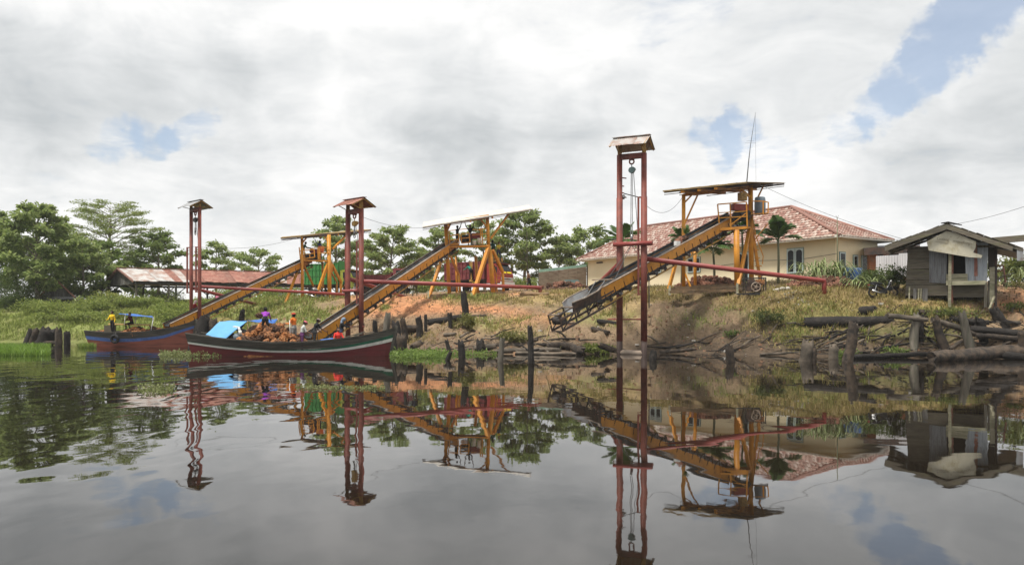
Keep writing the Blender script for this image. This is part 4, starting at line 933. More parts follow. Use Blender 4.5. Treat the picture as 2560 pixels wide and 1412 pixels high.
m = MB(); m.path([P(760, 644, 73.2), P(800, 640, 74.2)], .3, 14); tag(m.build('drive_drum', MT['darksteel'], org=P(780, 644, 74)), 'dark conveyor drive drum on the leftmost shed', 'drum')
# engine set by the rightmost shed
def engine():
    g = G(1886, 49.6); t = thing('diesel_engine', 'rusty diesel engine set in a tube frame beside the rightmost shed', 'engine', g)
    X = V((1, -.12, 0)).normalized(); Yv = V((.12, 1, 0)); o = g+V((0, 0, .05))
    c = lambda x, y, z: o+X*x+Yv*y+V((0, 0, z))
    for x in (-.62, .62):
        for y in (-.35, .35): part(t, 'frame_post', MT['darksteel'], 'bar', c(x, y, -.05), c(x, y, 1.0), .05, .05)
    for y in (-.35, .35):
        for z in (.03, .97): part(t, 'frame_rail', MT['darksteel'], 'bar', c(-.62, y, z), c(.62, y, z), .05, .05)
    for x in (-.62, .62): part(t, 'frame_rail', MT['darksteel'], 'bar', c(x, -.35, .97), c(x, .35, .97), .05, .05)
    m = MB(); m.axes(c(-.05, 0, .42), X*.42, Yv*.22, V((0, 0, .26))); m.axes(c(-.2, 0, .76), X*.2, Yv*.16, V((0, 0, .14))); m.build('engine_block', MT['brownsteel'], t)
    m = MB(); m.axes(c(.32, 0, .72), X*.25, Yv*.2, V((0, 0, .16))); m.build('radiator', MT['bunch'], t)
    m = MB(); m.torus(c(.05, -.27, .42), Yv, .27, .045, 22, 8); m.path([c(.05, -.22, .42), c(.05, -.31, .42)], .09, 12)
    for k in range(5): a = k*1.257; m.bar(c(.05, -.27, .42), c(.05+.25*math.cos(a), -.27, .42+.25*math.sin(a)), .045, .04, Yv)
    m.build('flywheel', MT['edge'], t)
    m = MB(); m.path([c(.42, -.05, .9), c(.42, -.05, 1.1), c(.55, -.05, 1.16)], .04, 8); m.build('exhaust', MT['brownsteel'], t)
    part(t, 'skid', MT['darksteel'], 'bar', c(-1.15, -.5, -.02), c(1.1, -.55, -.06), .12, .08)
engine()
# ---------------------------------------------------------------- tiled house
def house():
    O = V((23.1, 57., 0)); e1 = V((-.565, .826, 0)).normalized(); e2 = V((.826, .565, 0)).normalized(); Ln, D = 27.4, 5.0
    zb, zw, ze, zr = 4.35, 7.72, 7.72, 10.72; ov = .9
    t = thing('tiled_house', 'long cream house with a pink and red tiled hip roof', 'house', (O.x, O.y, zb))
    c = lambda a, b, z: O+e1*a+e2*b+V((0, 0, z))
    def wall(a0, b0, a1, b1):
        m = MB(); A, B = c(a0, b0, 0), c(a1, b1, 0); m.plate([A+V((0, 0, zb)), B+V((0, 0, zb)), B+V((0, 0, zw)), A+V((0, 0, zw))], .2); return m.build('wall', MT['cream'], t)
    wf = wall(0, 0, Ln, 0); wr = wall(0, .1, 0, D); wall(Ln, .1, Ln, D); wall(0, D+.1, Ln, D+.1)
    m = MB(); m.plate([c(-ov+.05, -ov+.05, ze-.05), c(Ln+ov-.05, -ov+.05, ze-.05), c(Ln+ov-.05, D+ov-.05, ze-.05), c(-ov+.05, D+ov-.05, ze-.05)], .05); m.build('soffit', MT['fascia'], t)
    cor = [(-ov, -ov), (Ln+ov, -ov), (Ln+ov, D+ov), (-ov, D+ov)]
    for i in range(4):
        A = c(*cor[i], ze+.04); B = c(*cor[(i+1) % 4], ze+.04); part(t, 'fascia', MT['fascia'], 'bar', A, B, .05, .20)
    R0 = (5.6, D/2); R1 = (21.8, D/2)
    ro = thing_roof = MB()
    quads = [[c(*cor[0], ze), c(*cor[1], ze), c(*R1, zr), c(*R0, zr)], [c(*cor[2], ze), c(*cor[3], ze), c(*R0, zr), c(*R1, zr)]]
    tris = [[c(*cor[3], ze), c(*cor[0], ze), c(*R0, zr)], [c(*cor[1], ze), c(*cor[2], ze), c(*R1, zr)]]
    for q in quads: ro.add(q, [(0, 1, 2, 3)])
    for q in tris: ro.add(q, [(0, 1, 2)])
    roof = ro.build('roof', MT['rustroof'], t)
    # tiles: each a slightly tilted, overlapping block; nearest 300 single, the others joined
    MTI = [mat('tile_red', (.29, .148, .115), .7, var=.2, scale=3, rnd=.2), mat('tile_rose', (.355, .222, .178), .7, var=.25, scale=3, rnd=.15), mat('tile_pale', (.46, .355, .30), .7, var=.15, scale=3, rnd=.1)]  # pale tiles carry the tiles' white highlights as colour, mixed into the pattern
    tiles = []
    def slope(pa, pb, top0, top1, seed):
        rs = random.Random(seed); L0 = (pb-pa); w = L0.length; ux = L0.normalized(); mid0 = top0 if top0 is not None else None
        up = (top0-pa); up = up-ux*up.dot(ux); hgt = up.length; uy = up.normalized(); nn = ux.cross(uy).normalized()
        if nn.z < 0: nn = -nn
        xa = (top0-pa).dot(ux); xb = (top1-pa).dot(ux); tw, th = .33, .30; rows = int(hgt/th)
        for r in range(rows):
            f = (r+.5)/rows; x0 = xa*f; x1 = w-(w-xb)*f; off = (r % 2)*.5*tw; n = int((x1-x0-.1)/tw)
            for k in range(n):
                x = x0+.05+tw*(k+.5)+((x1-x0-.1)-n*tw)/2
                z = ((k+r//2) % 3-1)*.45+rs.uniform(-.55, .55)
                tiles.append((pa+ux*x+uy*(hgt*(r+.5)/rows)+nn*.035, ux, uy, nn, tw, hgt/rows, 0 if z < -.25 else (1 if z < .35 else 2)))
    slope(c(*cor[0], ze), c(*cor[1], ze), c(*R0, zr), c(*R1, zr), 1)
    slope(c(*cor[3], ze), c(*cor[0], ze), c(*R0, zr), c(*R0, zr), 2)
    tiles.sort(key=lambda q: q[0].y)
    def tile_geo(m, p, ux, uy, nn, tw, th):
        a, b = tw*.485, th*.55; lo = nn*.045
        prof = [(-a, 0), (-a*.5, .03), (0, .035), (a*.5, .02), (a, 0)]
        vs = []
        for x, h in prof: vs.append(p+ux*x-uy*b+nn*(h+.03))
        for x, h in prof: vs.append(p+ux*x+uy*b+nn*(h*.8-.01))
        for x, h in prof: vs.append(p+ux*x-uy*b-nn*.02)
        fs = [(i, i+1, 6+i, 5+i) for i in range(4)]+[(10+i, 11+i, i+1, i) for i in range(4)]
        m.add(vs, fs)
    cache = {}
    for i, (p, ux, uy, nn, tw, th, cl) in enumerate(tiles[:300]):
        key = (round(ux.x, 3), cl)
        if key not in cache:
            m = MB(); tile_geo(m, V((0, 0, 0)), ux, uy, nn, tw, th); o = m.build('tile', MTI[cl]); cache[key] = o.data
        else: o = bpy.data.objects.new('tile', cache[key]); COL.objects.link(o)
        o.parent = roof; o.location = p-ORG[roof.name]
    m = MB()
    for p, ux, uy, nn, tw, th, cl in tiles[300:]: m.cur = cl; tile_geo(m, p, ux, uy, nn, tw, th)
    o = m.build('tile_field', MTI, roof); o['kind'] = 'stuff'
    rc = MTI[0]
    for A, B in ((c(*R0, zr), c(*R1, zr)), (c(*cor[0], ze), c(*R0, zr)), (c(*cor[3], ze), c(*R0, zr)), (c(*cor[1], ze), c(*R1, zr))):
        m = MB(); m.path([A+V((0, 0, .06)), B+V((0, 0, .06))], .13, 8); m.build('ridge_cap', rc, roof)
    # windows and doors
    def opening(wallobj, along, a, z0, z1, w, leaves_, nm='window', trim='winframe'):
        E, Nn, base = (e1, -e2, c(0, 0, 0)) if along == 'f' else (e2, -e1, c(0, 0, 0))
        p = base+E*a+Nn*(.13); q = V((0, 0, 1))
        m = MB(); m.axes(p+q*(z0+z1)/2, E*w/2, Nn*.03, q*(z1-z0)/2); o = m.build(nm, MT['tealtrim'], wallobj)
        for k in range(leaves_):
            x = -w/2+w*(k+.5)/leaves_; lw = w/leaves_-.05
            m = MB(); pc = p+E*x+Nn*.035+q*(z0+z1)/2; hh = (z1-z0)/2-.05
            for s in (-1, 1): m.axes(pc+E*s*(lw/2-.04), E*.04, Nn*.02, q*hh); m.axes(pc+q*s*(hh-.04), E*(lw/2-.08), Nn*.02, q*.04)
            if nm == 'door' or hh > .8:   # arched head inside the leaf
                m.prism([pc+E*(lw/2-.08)*math.cos(x_)+q*(hh-.30+.2*math.sin(x_))+Nn*.012 for x_ in (0, .5, 1.05, 1.57, 2.1, 2.64, 3.14)]+[pc-E*(lw/2-.08)+q*(hh-.08)+Nn*.012, pc+E*(lw/2-.08)+q*(hh-.08)+Nn*.012], Nn*.01)
            m.build('frame', MT['winframe'], wallobj)
            m = MB(); m.axes(pc-Nn*.002, E*(lw/2-.08), Nn*.008, q*(hh-.08)); m.build('pane', MT['glass'], wallobj)
    def a_of(px):   # where on the front wall a bearing falls
        s = (px-CX)/FOC; return (O.x-s*O.y)/(s*e1.y-e1.x)
    def zat(px, py): a = a_of(px); y = O.y+e1.y*a; return zz(py, y)
    for p0, p1, y0, y1, lv in ((1970, 2012, 620, 684, 2), (1722, 1754, 643, 682, 2), (1628, 1656, 655, 684, 2)):
        a0, a1 = a_of(p1), a_of(p0); pm = (p0+p1)/2
        opening(wf, 'f', (a0+a1)/2, zat(pm, y1), zat(pm, y0), a1-a0, lv)
    a0, a1 = a_of(1876), a_of(1847); opening(wf, 'f', (a0+a1)/2, zb+.05, zat(1860, 630), a1-a0, 2, 'door')
    for (px0, px1, y0, y1, yy) in ((1460, 1478, 647, 649, 80), (1494, 1509, 655, 658, 79), (1494, 1513, 647, 649, 79)):
        a0, a1 = a_of(px1), a_of(px0); p = c((a0+a1)/2, -.12, zat((px0+px1)/2, (y0+y1)/2)); m = MB(); m.axes(p, e1*(a1-a0)/2, e2*.03, V((0, 0, .07))); m.build('vent', MT['brownsteel'], wf)
    opening(wr, 'r', .55, 5.6, 6.75, .75, 1); opening(wr, 'r', 2.15, 5.3, 6.6, .6, 1); opening(wr, 'r', 3.3, 4.5, 6.6, .8, 1, 'door'); opening(wr, 'r', 4.45, 4.5, 6.5, .6, 1, 'door')
    m = MB(); m.path([c(-.2, -.15, 6.6), c(3, -.14, 6.35), c(7, -.14, 6.5), c(12, -.14, 6.2)], .015, 4); m.build('wall_cable', MT['rope'], t)
    return c
hc_ = house()
m = MB(); q = G(2094, 53.2); tp = P(2093, 545, 53.2); m.path([q, tp], [.055, .025], 8); m.bar(tp, tp+V((-.1, 0, .18)), .015, .015); m.bar(tp, tp+V((.1, 0, .18)), .015, .015)
tag(m.build('pole', MT['palmstem'], org=q), 'slim greenish pole standing before the right corner of the house', 'pole')
for k, (px, y) in enumerate(((2121, 52.8), (2144, 52.6))):
    q = G(px, y); m = MB(); m.path([q+V((0, 0, .35)), q+V((0, 0, .4)), q+V((0, 0, .8)), q+V((0, 0, 1.2)), q+V((0, 0, 1.24))], [.28, .3, .32, .3, .26], 16)
    tag(m.build('plastic_drum', MT['bluebarrel'], org=q+V((0, 0, .35))), ('dark blue drum behind the strap-leaf clump', 'blue drum nearest the side door of the house')[k], 'drum')
    m = MB(); m.box(q+V((0, 0, .16)), (.6, .5, .38)); tag(m.build('block_stand', MT['concrete'], org=q), ('low stand under the dark blue drum', 'low stand under the right blue drum')[k], 'stand')
# ---------------------------------------------------------------- corrugated yard fence left of the house
def fence():
    A, B = P(1347, 722, 75), P(1466, 722, 78.5); A.z = gz(A.x, A.y); B.z = gz(B.x, B.y)
    t = thing('corrugated_fence', 'rusty buff corrugated yard fence with a green top strip, left of the house', 'fence', A)
    M1 = mat('buff_corrugated_sheet', (.34, .28, .21), .7, .1, var=.2, scale=1.5, stretch=(1, 1, 6), spot=(.20, .14, .10), spot_amt=.42, spot_scale=1., rnd=.08)
    M2 = mat('green_translucent_sheet', (.30, .50, .40), .5, var=.15, rnd=.1)
    for k in range(5):
        a, b = A.lerp(B, k/5), A.lerp(B, (k+1)/5); h = (zz(681-14*k/5, a.y)-a.z); h2 = zz(681-14*(k+1)/5, b.y)-b.z; U = V((0, 0, 1))
        m = MB(); m.corr(a-U*.1, a+U*h, b+U*h2, b-U*.1, .12, .02); m.build('fence_sheet', M1, t)
        m = MB(); m.corr(a+U*(h+.01)-V((0, .05, 0)), b+U*(h2+.01)-V((0, .05, 0)), b+U*(h2+.26)-V((0, .05, 0)), a+U*(h+.26)-V((0, .05, 0)), .2, .012); m.build('top_strip', M2, t)
        part(t, 'fence_post', MT['greybark'], 'bar', a-U*.3+V((0, .08, 0)), a+U*(h+.3)+V((0, .08, 0)), .09, .09)
fence()
# ---------------------------------------------------------------- long open shed on the left
def longshed():
    nl, nr = P(333, 702, 81), P(850, 711, 93.5); rl, rr = P(293, 670, 84.2), P(850, 684, 97); fl = P(258, 712, 88); fr = rr+(fl-rl); nr.z = zz(711, 93.5)
    t = thing('long_open_shed', 'long open shed with a rusted corrugated roof behind the left bank', 'shed', G(340, 81))
    n = 28
    for k in range(n):
        a, b = k/n-.002, (k+1)/n+.002; mm = MT['galvwhite'] if k < 5 or k in (6, 19) else MT['rustroof']
        dz = V((0, 0, .02*(k % 2)+.015*math.sin(k*2.1)))
        if k == 4: mm = MT['galvwhite']
        m = MB(); m.corr(nl.lerp(nr, a)+dz-V((0, 0, .06*math.sin(k*1.3))), nl.lerp(nr, b)+dz, rl.lerp(rr, b)+dz, rl.lerp(rr, a)+dz, .15, .022); m.build('roof_sheet', mm, t)
    for k in range(10):
        a, b = k/10, (k+1)/10; m = MB(); m.corr(rl.lerp(rr, a), rl.lerp(rr, b), fl.lerp(fr, b), fl.lerp(fr, a), .15, .022); m.build('roof_sheet', MT['rustroof'], t)
    part(t, 'ridge_cap', MT['rustroof'], 'bar', rl+V((0, 0, .06)), rr+V((0, 0, .06)), .35, .05)
    dn = (nl-rl).normalized()
    # gable boards
    gn = 12
    for k in range(gn):
        a, b = k/gn+.004, (k+1)/gn-.004; base0 = fl.lerp(nl, a); base1 = fl.lerp(nl, b)
        h = lambda f: (rl.z-max(fl.z, nl.z))*(1-abs(2*f-1))
        zb = min(fl.z, nl.z)-.15
        m = MB(); q = [V((base0.x, base0.y, zb)), V((base1.x, base1.y, zb)), V((base1.x, base1.y, fl.lerp(nl, b).z+h(b)-.05)), V((base0.x, base0.y, fl.lerp(nl, a).z+h(a)-.05))]
        dx = (nr-nl).normalized()*.25; m.plate([p+dx for p in q], .03); m.build('gable_board', MT['vplank'], t)
    for A, B in ((fl, rl), (nl, rl)): part(t, 'barge_board', MT['rustroof'], 'bar', A+V((0, 0, -.04)), B+V((0, 0, -.04)), .06, .22)
    for e0, e1, tag_ in ((nl, nr, 0), (fl, fr, 1)):
        part(t, 'eave_beam', MT['darksteel'], 'bar', e0.lerp(e1, .0)+(rl-nl if tag_ == 0 else rl-fl)*.08-V((0, 0, .28)), e0.lerp(e1, 1)+(rl-nl if tag_ == 0 else rl-fl)*.08-V((0, 0, .28)), .14, .2)
        for k in range(8):
            p = e0.lerp(e1, .02+.14*k)+((rl-nl) if tag_ == 0 else (rl-fl))*.1; top = p-V((0, 0, .25)); g = V((p.x, p.y, gz(p.x, p.y)-.2))
            part(t, 'post', MT['greybark'], 'bar', g, top, .17, .17)
            u = (e1-e0).normalized()
            for s in (-1, 1): part(t, 'brace', MT['greybark'], 'bar', top-V((0, 0, .95)), top+u*s*1.1-V((0, 0, .06)), .09, .09)
longshed()
# ---------------------------------------------------------------- grey shack far left
def shack():
    y = 81.; t = thing('plank_shack', 'small weathered grey plank shack half hidden behind shrubs at the left', 'shack', G(145, y))
    ap, le, re = P(143, 701, y), P(96, 742, y), P(186, 741, y); bk = V((-2.6, 4.5, .15)); low = P(205, 744, y-.3)
    for k in range(12):
        f0, f1 = k/12+.003, (k+1)/12-.003; xa, xb = le.x+(re.x-le.x)*f0, le.x+(re.x-le.x)*f1
        hz = lambda x: (le.z+(ap.z-le.z)*(x-le.x)/(ap.x-le.x)) if x < ap.x else (re.z+(ap.z-re.z)*(re.x-x)/(re.x-ap.x))
        m = MB(); zb = gz(xa, y)-.2; m.plate([V((xa, y, zb)), V((xb, y, zb)), V((xb, y, hz(xb)-.04)), V((xa, y, hz(xa)-.04))], .04); m.build('plank', MT['vplank'], t)
    for A, B in ((le, ap), (re, ap)):
        A2 = A+(A-B).normalized()*.5
        for k in range(4):
            a, b = k/4, (k+1)/4; f = V((.2, -.35, .03)); m = MB(); m.corr((A2.lerp(A2+bk, a)+f), (A2.lerp(A2+bk, b)+f), (B.lerp(B+bk, b)+f), (B.lerp(B+bk, a)+f), .18, .02); m.build('roof_sheet', MT['greyplank'], t)
        part(t, 'barge_board', MT['rustroof'], 'bar', A2+V((.2, -.4, -.03)), B+V((.2, -.4, -.03)), .04, .14)
    m = MB(); m.corr(P(125, 748, y-1), P(212, 746, y-.8), P(205, 740, y), P(130, 742, y), .2, .02); m.build('lean_to_roof', MT['galv'], t)
    m = MB(); m.corr(P(28, 744, y-1), P(82, 741, y-1), P(80, 737, y+1.5), P(30, 740, y+1.5), .2, .02); m.build('rusty_lean_to', MT['rustroof'], t)
    for px in (32, 58, 80): part(t, 'lean_to_post', MT['greybark'], 'bar', G(px, y-.6), P(px, 742, y-.6), .12, .12)
shack()
# ---------------------------------------------------------------- brick outbuilding and white sheet fence
def outbuilding():
    t = thing('brick_outbuilding', 'low dark-roofed outbuilding with orange brick piers between house and kiosk', 'outbuilding', G(2200, 60))
    y = 58.; U = V((0, 0, 1))
    m = MB(); m.plate([P(2160, 624, y-1.2), P(2300, 618, y-1.2), P(2300, 611, y+5), P(2160, 617, y+5)], .1); m.build('roof', MT['darksteel'], t)
    part(t, 'eave_board', MT['brownsteel'], 'bar', P(2160, 629, y-1.2), P(2300, 623, y-1.2), .06, .5)
    for px, w in ((2181, .62), (2214, .24), (2258, .3)):
        A = P(px, 620, y); p = thing  # pier
        pr = MB(); g = G(px, y); nb = 22; hgt = A.z-g.z
        for k in range(nb):
            z0 = g.z+hgt*k/nb
            pr.box((A.x+.012*(k % 2), A.y, z0+hgt/nb/2), (w, .35, hgt/nb-.018))      # one brick course
        o = pr.build('pier', MT['brick'], t); o['kind'] = 'stuff'
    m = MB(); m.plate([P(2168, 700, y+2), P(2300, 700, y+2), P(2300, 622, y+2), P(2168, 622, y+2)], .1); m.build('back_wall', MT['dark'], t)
    part(t, 'lintel', MT['galv'], 'bar', P(2224, 632, y+.3), P(2262, 628, y+.3), .05, .06)
outbuilding()
def whitefence():
    t = thing('sheet_fence', 'white corrugated sheet fence behind the hedge left of the kiosk', 'fence', G(2225, 55))
    WM = mat('white_wall_sheet', (.66, .65, .66), .5, var=.06, rnd=.06)
    for k, (a, b, ta, tb) in enumerate(((2190, 2219, 640, 638.5), (2219, 2247, 638.5, 637), (2247, 2285, 633.5, 632))):
        m = MB(); y = 54.5-.3*k; m.corr(P(a, 690, y), P(b, 690, y), P(b, tb, y), P(a, ta, y), .17, .025); m.build('fence_sheet', WM, t)
whitefence()
# ---------------------------------------------------------------- wooden kiosk
def kiosk():
    O = P(2263, 742, 45.); O.z = 0; ex = V((.88, -.47, 0)).normalized(); ey = V((.47, .88, 0)).normalized(); Wd, Dp = 3.92, 3.6
    zb = 3.05; t = thing('wooden_kiosk', 'leaning weathered wooden kiosk with grey plank and zinc walls', 'kiosk', (O.x, O.y, zb))
    c = lambda x, y, z: O+ex*x+ey*y+V((0, 0, z))
    lean = lambda z: .16*(z-zb)/3.
    zt = 5.95
    # front wall planks (left bay), laid flat one over the other
    n = 9; zs = [zb+.22+i*(zt-.0-zb-.22)/n for i in range(n+1)]
    rs = random.Random(4)
    for i in range(n):
        z0, z1 = zs[i]+.008, zs[i+1]-.008; x1 = 1.22 if i > 2 else 2.35
        m = MB(); j = rs.uniform(-.02, .02)
        m.hexa([c(lean(z0), -.02+j, z0), c(x1, -.02+j, z0+rs.uniform(-.02, .02)), c(x1, .03+j, z0), c(lean(z0), .03+j, z0), c(lean(z1), -.02+j, z1), c(x1, -.02+j, z1+rs.uniform(-.02, .02)), c(x1, .03+j, z1), c(lean(z1), .03+j, z1)])
        m.build('plank', MT['greyplank'], t)
    for x, w in ((.20, .08), (.48, .16), (.66, .08), (.78, .05), (.98, .26)):   # loose short boards at the foot
        part(t, 'loose_board', MT['vplank' if w > .1 else 'paleplank'], 'plate', [c(x-w/2, -.12, zb-.1), c(x+w/2, -.12, zb-.1), c(x+w/2+.02, -.07, zb+.62+.1*(x < .3)), c(x-w/2+.02, -.07, zb+.62+.1*(x < .3))], .025)
    # zinc panel left of the opening, zinc wall right of it
    G1 = mat('dull_zinc_sheet', (.20, .205, .21), .5, .3, var=.2, scale=2, stretch=(3, 3, .5), spot=(.12, .11, .11), spot_amt=.42)
    G2 = mat('blue_grey_zinc_sheet', (.34, .37, .40), .45, .3, var=.2, scale=2, stretch=(3, 3, .5), spot=(.42, .43, .44), spot_amt=.4, spot2=(.20, .085, .05), spot2_amt=.30, spot2_scale=1.2)
    m = MB(); m.corr(c(1.20, -.05, zb+.95), c(2.05, -.05, zb+.88), c(2.05, -.05, 6.15), c(1.20, -.05, 6.0), .11, .016); m.build('zinc_panel', G1, t)
    m = MB(); m.corr(c(2.98, -.06, zb+.95), c(3.45, -.06, zb+.95), c(3.45, -.06, 6.2), c(2.90, -.06, 6.2), .11, .016); m.build('zinc_panel', G2, t)
    m = MB(); m.corr(c(3.40, -.08, zb+.90), c(3.95, -.08, zb+.90), c(4.02, -.08, 6.1), c(3.40, -.08, 6.1), .11, .016); m.build('zinc_panel', G2, t)
    part(t, 'rust_strip', MT['rustroof'], 'plate', [c(3.36, -.11, zb+1.25), c(3.52, -.11, zb+1.25), c(3.50, -.11, 6.0), c(3.36, -.11, 6.1)], .012)
    # dark interior: back and side walls, floor
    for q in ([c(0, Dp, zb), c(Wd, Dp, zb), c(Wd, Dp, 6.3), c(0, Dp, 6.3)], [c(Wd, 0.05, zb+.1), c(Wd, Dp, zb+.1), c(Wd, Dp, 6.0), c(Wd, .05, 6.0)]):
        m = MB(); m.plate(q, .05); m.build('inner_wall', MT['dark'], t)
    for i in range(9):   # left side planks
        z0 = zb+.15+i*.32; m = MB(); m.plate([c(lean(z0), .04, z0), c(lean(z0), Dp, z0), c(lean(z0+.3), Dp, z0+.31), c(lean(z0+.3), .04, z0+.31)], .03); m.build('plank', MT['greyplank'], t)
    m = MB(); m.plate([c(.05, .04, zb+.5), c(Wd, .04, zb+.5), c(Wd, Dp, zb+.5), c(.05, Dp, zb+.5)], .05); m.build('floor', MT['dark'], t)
    m = MB(); m.plate([c(2.05, .02, zb+.1), c(Wd, .02, zb+.1), c(Wd, .02, zb+1.05), c(2.05, .02, zb+1.05)], .03); m.build('lower_wall', MT['greyplank'], t)
    # counter boards
    for i, (z0, h, y) in enumerate(((zb+1.28, .22, -.10), (zb+1.06, .2, -.12), (zb+.86, .19, -.55))):
        x0, x1 = (2.02, 3.05) if i < 2 else (2.02, 3.9)
        part(t, 'counter_board', MT['paleplank'], 'plate', [c(x0, y, z0-h/2), c(x1, y, z0-h/2), c(x1, y, z0+h/2), c(x0, y, z0+h/2)], .035)
    for k in range(3):
        part(t, 'bench_board', MT['paleplank'], 'plate', [c(2.0, -.54+.155*k, zb+.955), c(3.9, -.54+.155*k, zb+.955), c(3.9, -.40+.155*k, zb+.965), c(2.0, -.40+.155*k, zb+.965)], .03)
    for x, y, z1, m_ in ((2.18, -.62, 6.15, 'paleplank'), (3.86, -.52, zb+.86, 'greybark'), (4.03, -.1, zb+1.0, 'greybark'), (2.28, .0, 6.0, 'rustroof')):
        part(t, 'post', MT[m_], 'bar', c(x, y, zb-.45), c(x+.03, y, z1), .12 if z1 > 5 else .10, .10)
    # right corner boards
    part(t, 'corner_board', MT['paleplank'], 'plate', [c(4.08, -.15, zb-.2), c(4.34, .12, zb-.2), c(4.36, .12, zb+1.75), c(4.08, -.15, zb+1.7)], .04)
    part(t, 'corner_post', MT['brownsteel'], 'bar', c(4.36, .1, zb-.4), c(4.38, .1, 6.0), .10, .10)
    part(t, 'prop', MT['paleplank'], 'bar', c(4.05, -.35, zb-.55), c(4.30, .0, zb+.15), .10, .07)
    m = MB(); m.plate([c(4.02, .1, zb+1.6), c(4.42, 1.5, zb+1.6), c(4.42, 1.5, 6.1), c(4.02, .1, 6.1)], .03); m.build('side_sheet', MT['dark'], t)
    # roof: boards front to back on rafters; left slope long, right slope lower
    ax, az = 2.02, 7.08; lx, lz = -.98, 6.02; rx, rz = 5.55, 5.62; f, bk = -1.15, Dp+.6
    for nm, x0, z0, x1, z1, k in (('l', lx, lz, ax, az, 9), ('r', rx, rz, ax, az, 10)):
        for i in range(k):
            a, b = i/k+.002, (i+1)/k-.002; xa, xb = x0+(x1-x0)*a, x0+(x1-x0)*b; za, zb_ = z0+(z1-z0)*a, z0+(z1-z0)*b
            df = rs.uniform(-.08, .08); up = .015+.02*(i % 2)
            m = MB(); m.plate([c(xa, f+df, za+up), c(xb, f+df, zb_+up+.02), c(xb, bk, zb_+up+.02), c(xa, bk, za+up)], .03); m.build('roof_board', MT['greyplank'], t)
    part(t, 'barge_board', MT['greyplank'], 'plate', [c(lx, f-.04, lz-.30), c(ax, f-.04, az-.30), c(ax, f-.04, az+.0), c(lx, f-.04, lz-.02)], .045)
    part(t, 'barge_board', MT['greyplank'], 'plate', [c(ax, f-.03, az-.27), c(rx-.5, f-.03, rz-.12), c(rx-.5, f-.03, rz+.12), c(ax, f-.03, az+.0)], .045)
    for yy in (f+.1, .0, Dp*.5, Dp):
        for x0, z0 in ((lx, lz), (rx, rz)): part(t, 'rafter', MT['greybark'], 'bar', c(x0, yy, z0-.10), c(ax, yy, az-.10), .07, .12)
    part(t, 'ridge_board', MT['darklog'], 'plate', [c(ax-.25, f-.1, az+.05), c(ax+.1, f-.1, az+.10), c(ax+.75, f+.4, az-.05), c(ax+.1, f+.8, az+.12)], .05)
    part(t, 'tie_beam', MT['greybark'], 'bar', c(lx+.25, -.05, 5.98), c(rx-.3, -.05, 5.86), .10, .12)
    m = MB(); m.plate([c(4.45, -.1, 5.75), c(5.5, -.2, 5.45), c(5.5, 1.2, 5.25), c(4.45, 1.3, 5.55)], .02); m.build('hanging_sheet', MT['galv'], t)
    m = MB(); m.plate([c(5.25, f+.1, 5.0), c(5.55, f+.1, 5.0), c(5.55, f+.1, 5.6), c(5.25, f+.1, 5.62)], .03); m.build('end_board', MT['galv'], t)
    # tilted sign board
    sg = thing('sign_board', 'tilted flaking white sign board with faded hand lettering under the kiosk gable', 'sign', c(2.5, -1.0, 5.9))
    pts = [(1.08, 6.20), (2.02, 6.72), (2.45, 6.62), (3.05, 6.30), (3.42, 6.10), (3.40, 5.78), (3.28, 5.52), (3.72, 5.36), (3.66, 5.22), (3.1, 5.28), (1.18, 5.72)]
    m = MB(); m.prism([c(x, -1.0+.10*(6.7-z), z) for x, z in pts], ey*.035); m.build('board', MT['sign'], sg)
    def word(txt, x, z, size, ang):
        cu = bpy.data.curves.new('w', 'FONT'); cu.body = txt; cu.size = size; cu.extrude = .002; cu.offset = -.002; cu.shear = .15
        ob = bpy.data.objects.new('w', cu); COL.objects.link(ob); dg = bpy.context.evaluated_depsgraph_get(); me = bpy.data.meshes.new_from_object(ob.evaluated_get(dg)); bpy.data.objects.remove(ob)
        ca, sa = math.cos(ang), math.sin(ang); ux = ex*ca+V((0, 0, sa)); uz = -ex*sa+V((0, 0, ca)); o = c(x, -1.016+.10*(6.7-z), z); org = ORG[sg.name]
        me.transform(Matrix(((ux.x, uz.x, -ey.x, o.x-org.x), (ux.y, uz.y, -ey.y, o.y-org.y), (ux.z, uz.z, -ey.z, o.z-org.z), (0, 0, 0, 1))))
        me.materials.append(MT['signink']); w = bpy.data.objects.new('lettering', me); COL.objects.link(w); w.parent = sg; ORG[w.name] = org
    word('Ladang', 1.55, 6.27, .22, -.14); word('mendungsi', 2.32, 6.12, .23, -.22)
    part(sg, 'underline', MT['signink'], 'bar', c(1.5, -.975, 6.19), c(2.1, -.97, 6.10), .01, .02)
kiosk()
# broken frame and stand right of the kiosk
t = thing('pipe_frame', 'rusty pipe frame standing right of the kiosk', 'frame', G(2500, 46.5))
for a, b in (((2488, 664), (2508, 664)), ((2508, 664), (2514, 706)), ((2486, 678), (2508, 677)), ((2484, 702), (2520, 686))): part(t, 'tube', MT['rustroof' if a[1] < 700 else 'greybark'], 'bar', P(*a, 46.5), P(*b, 46.5), .07, .07)
m = MB(); m.bar(P(2478, 602, 46), P(2600, 592, 44), .3, .34); m.bar(P(2500, 593, 45.6), P(2512, 600, 45.5), .06, .06); m.bar(G(2592, 44.1), P(2592, 594, 44.1), .2, .2); tag(m.build('roof_beam', MT['greyplank'], org=P(2540, 596, 45)), 'weathered beam jutting in from the right above the kiosk roof', 'beam')
t = thing('lantern_hook', 'small dark lamp hanging from the right eave end of the kiosk', 'lamp', P(2543, 632, 42.5)); part(t, 'body', MT['darksteel'], 'path', [P(2544, 618, 42.5), P(2544, 623, 42.5), P(2544, 630, 42.5)], [.01, .05, .05], 8); part(t, 'arm', MT['darksteel'], 'bar', P(2536, 621, 42.5), P(2546, 618, 42.5), .02, .02)
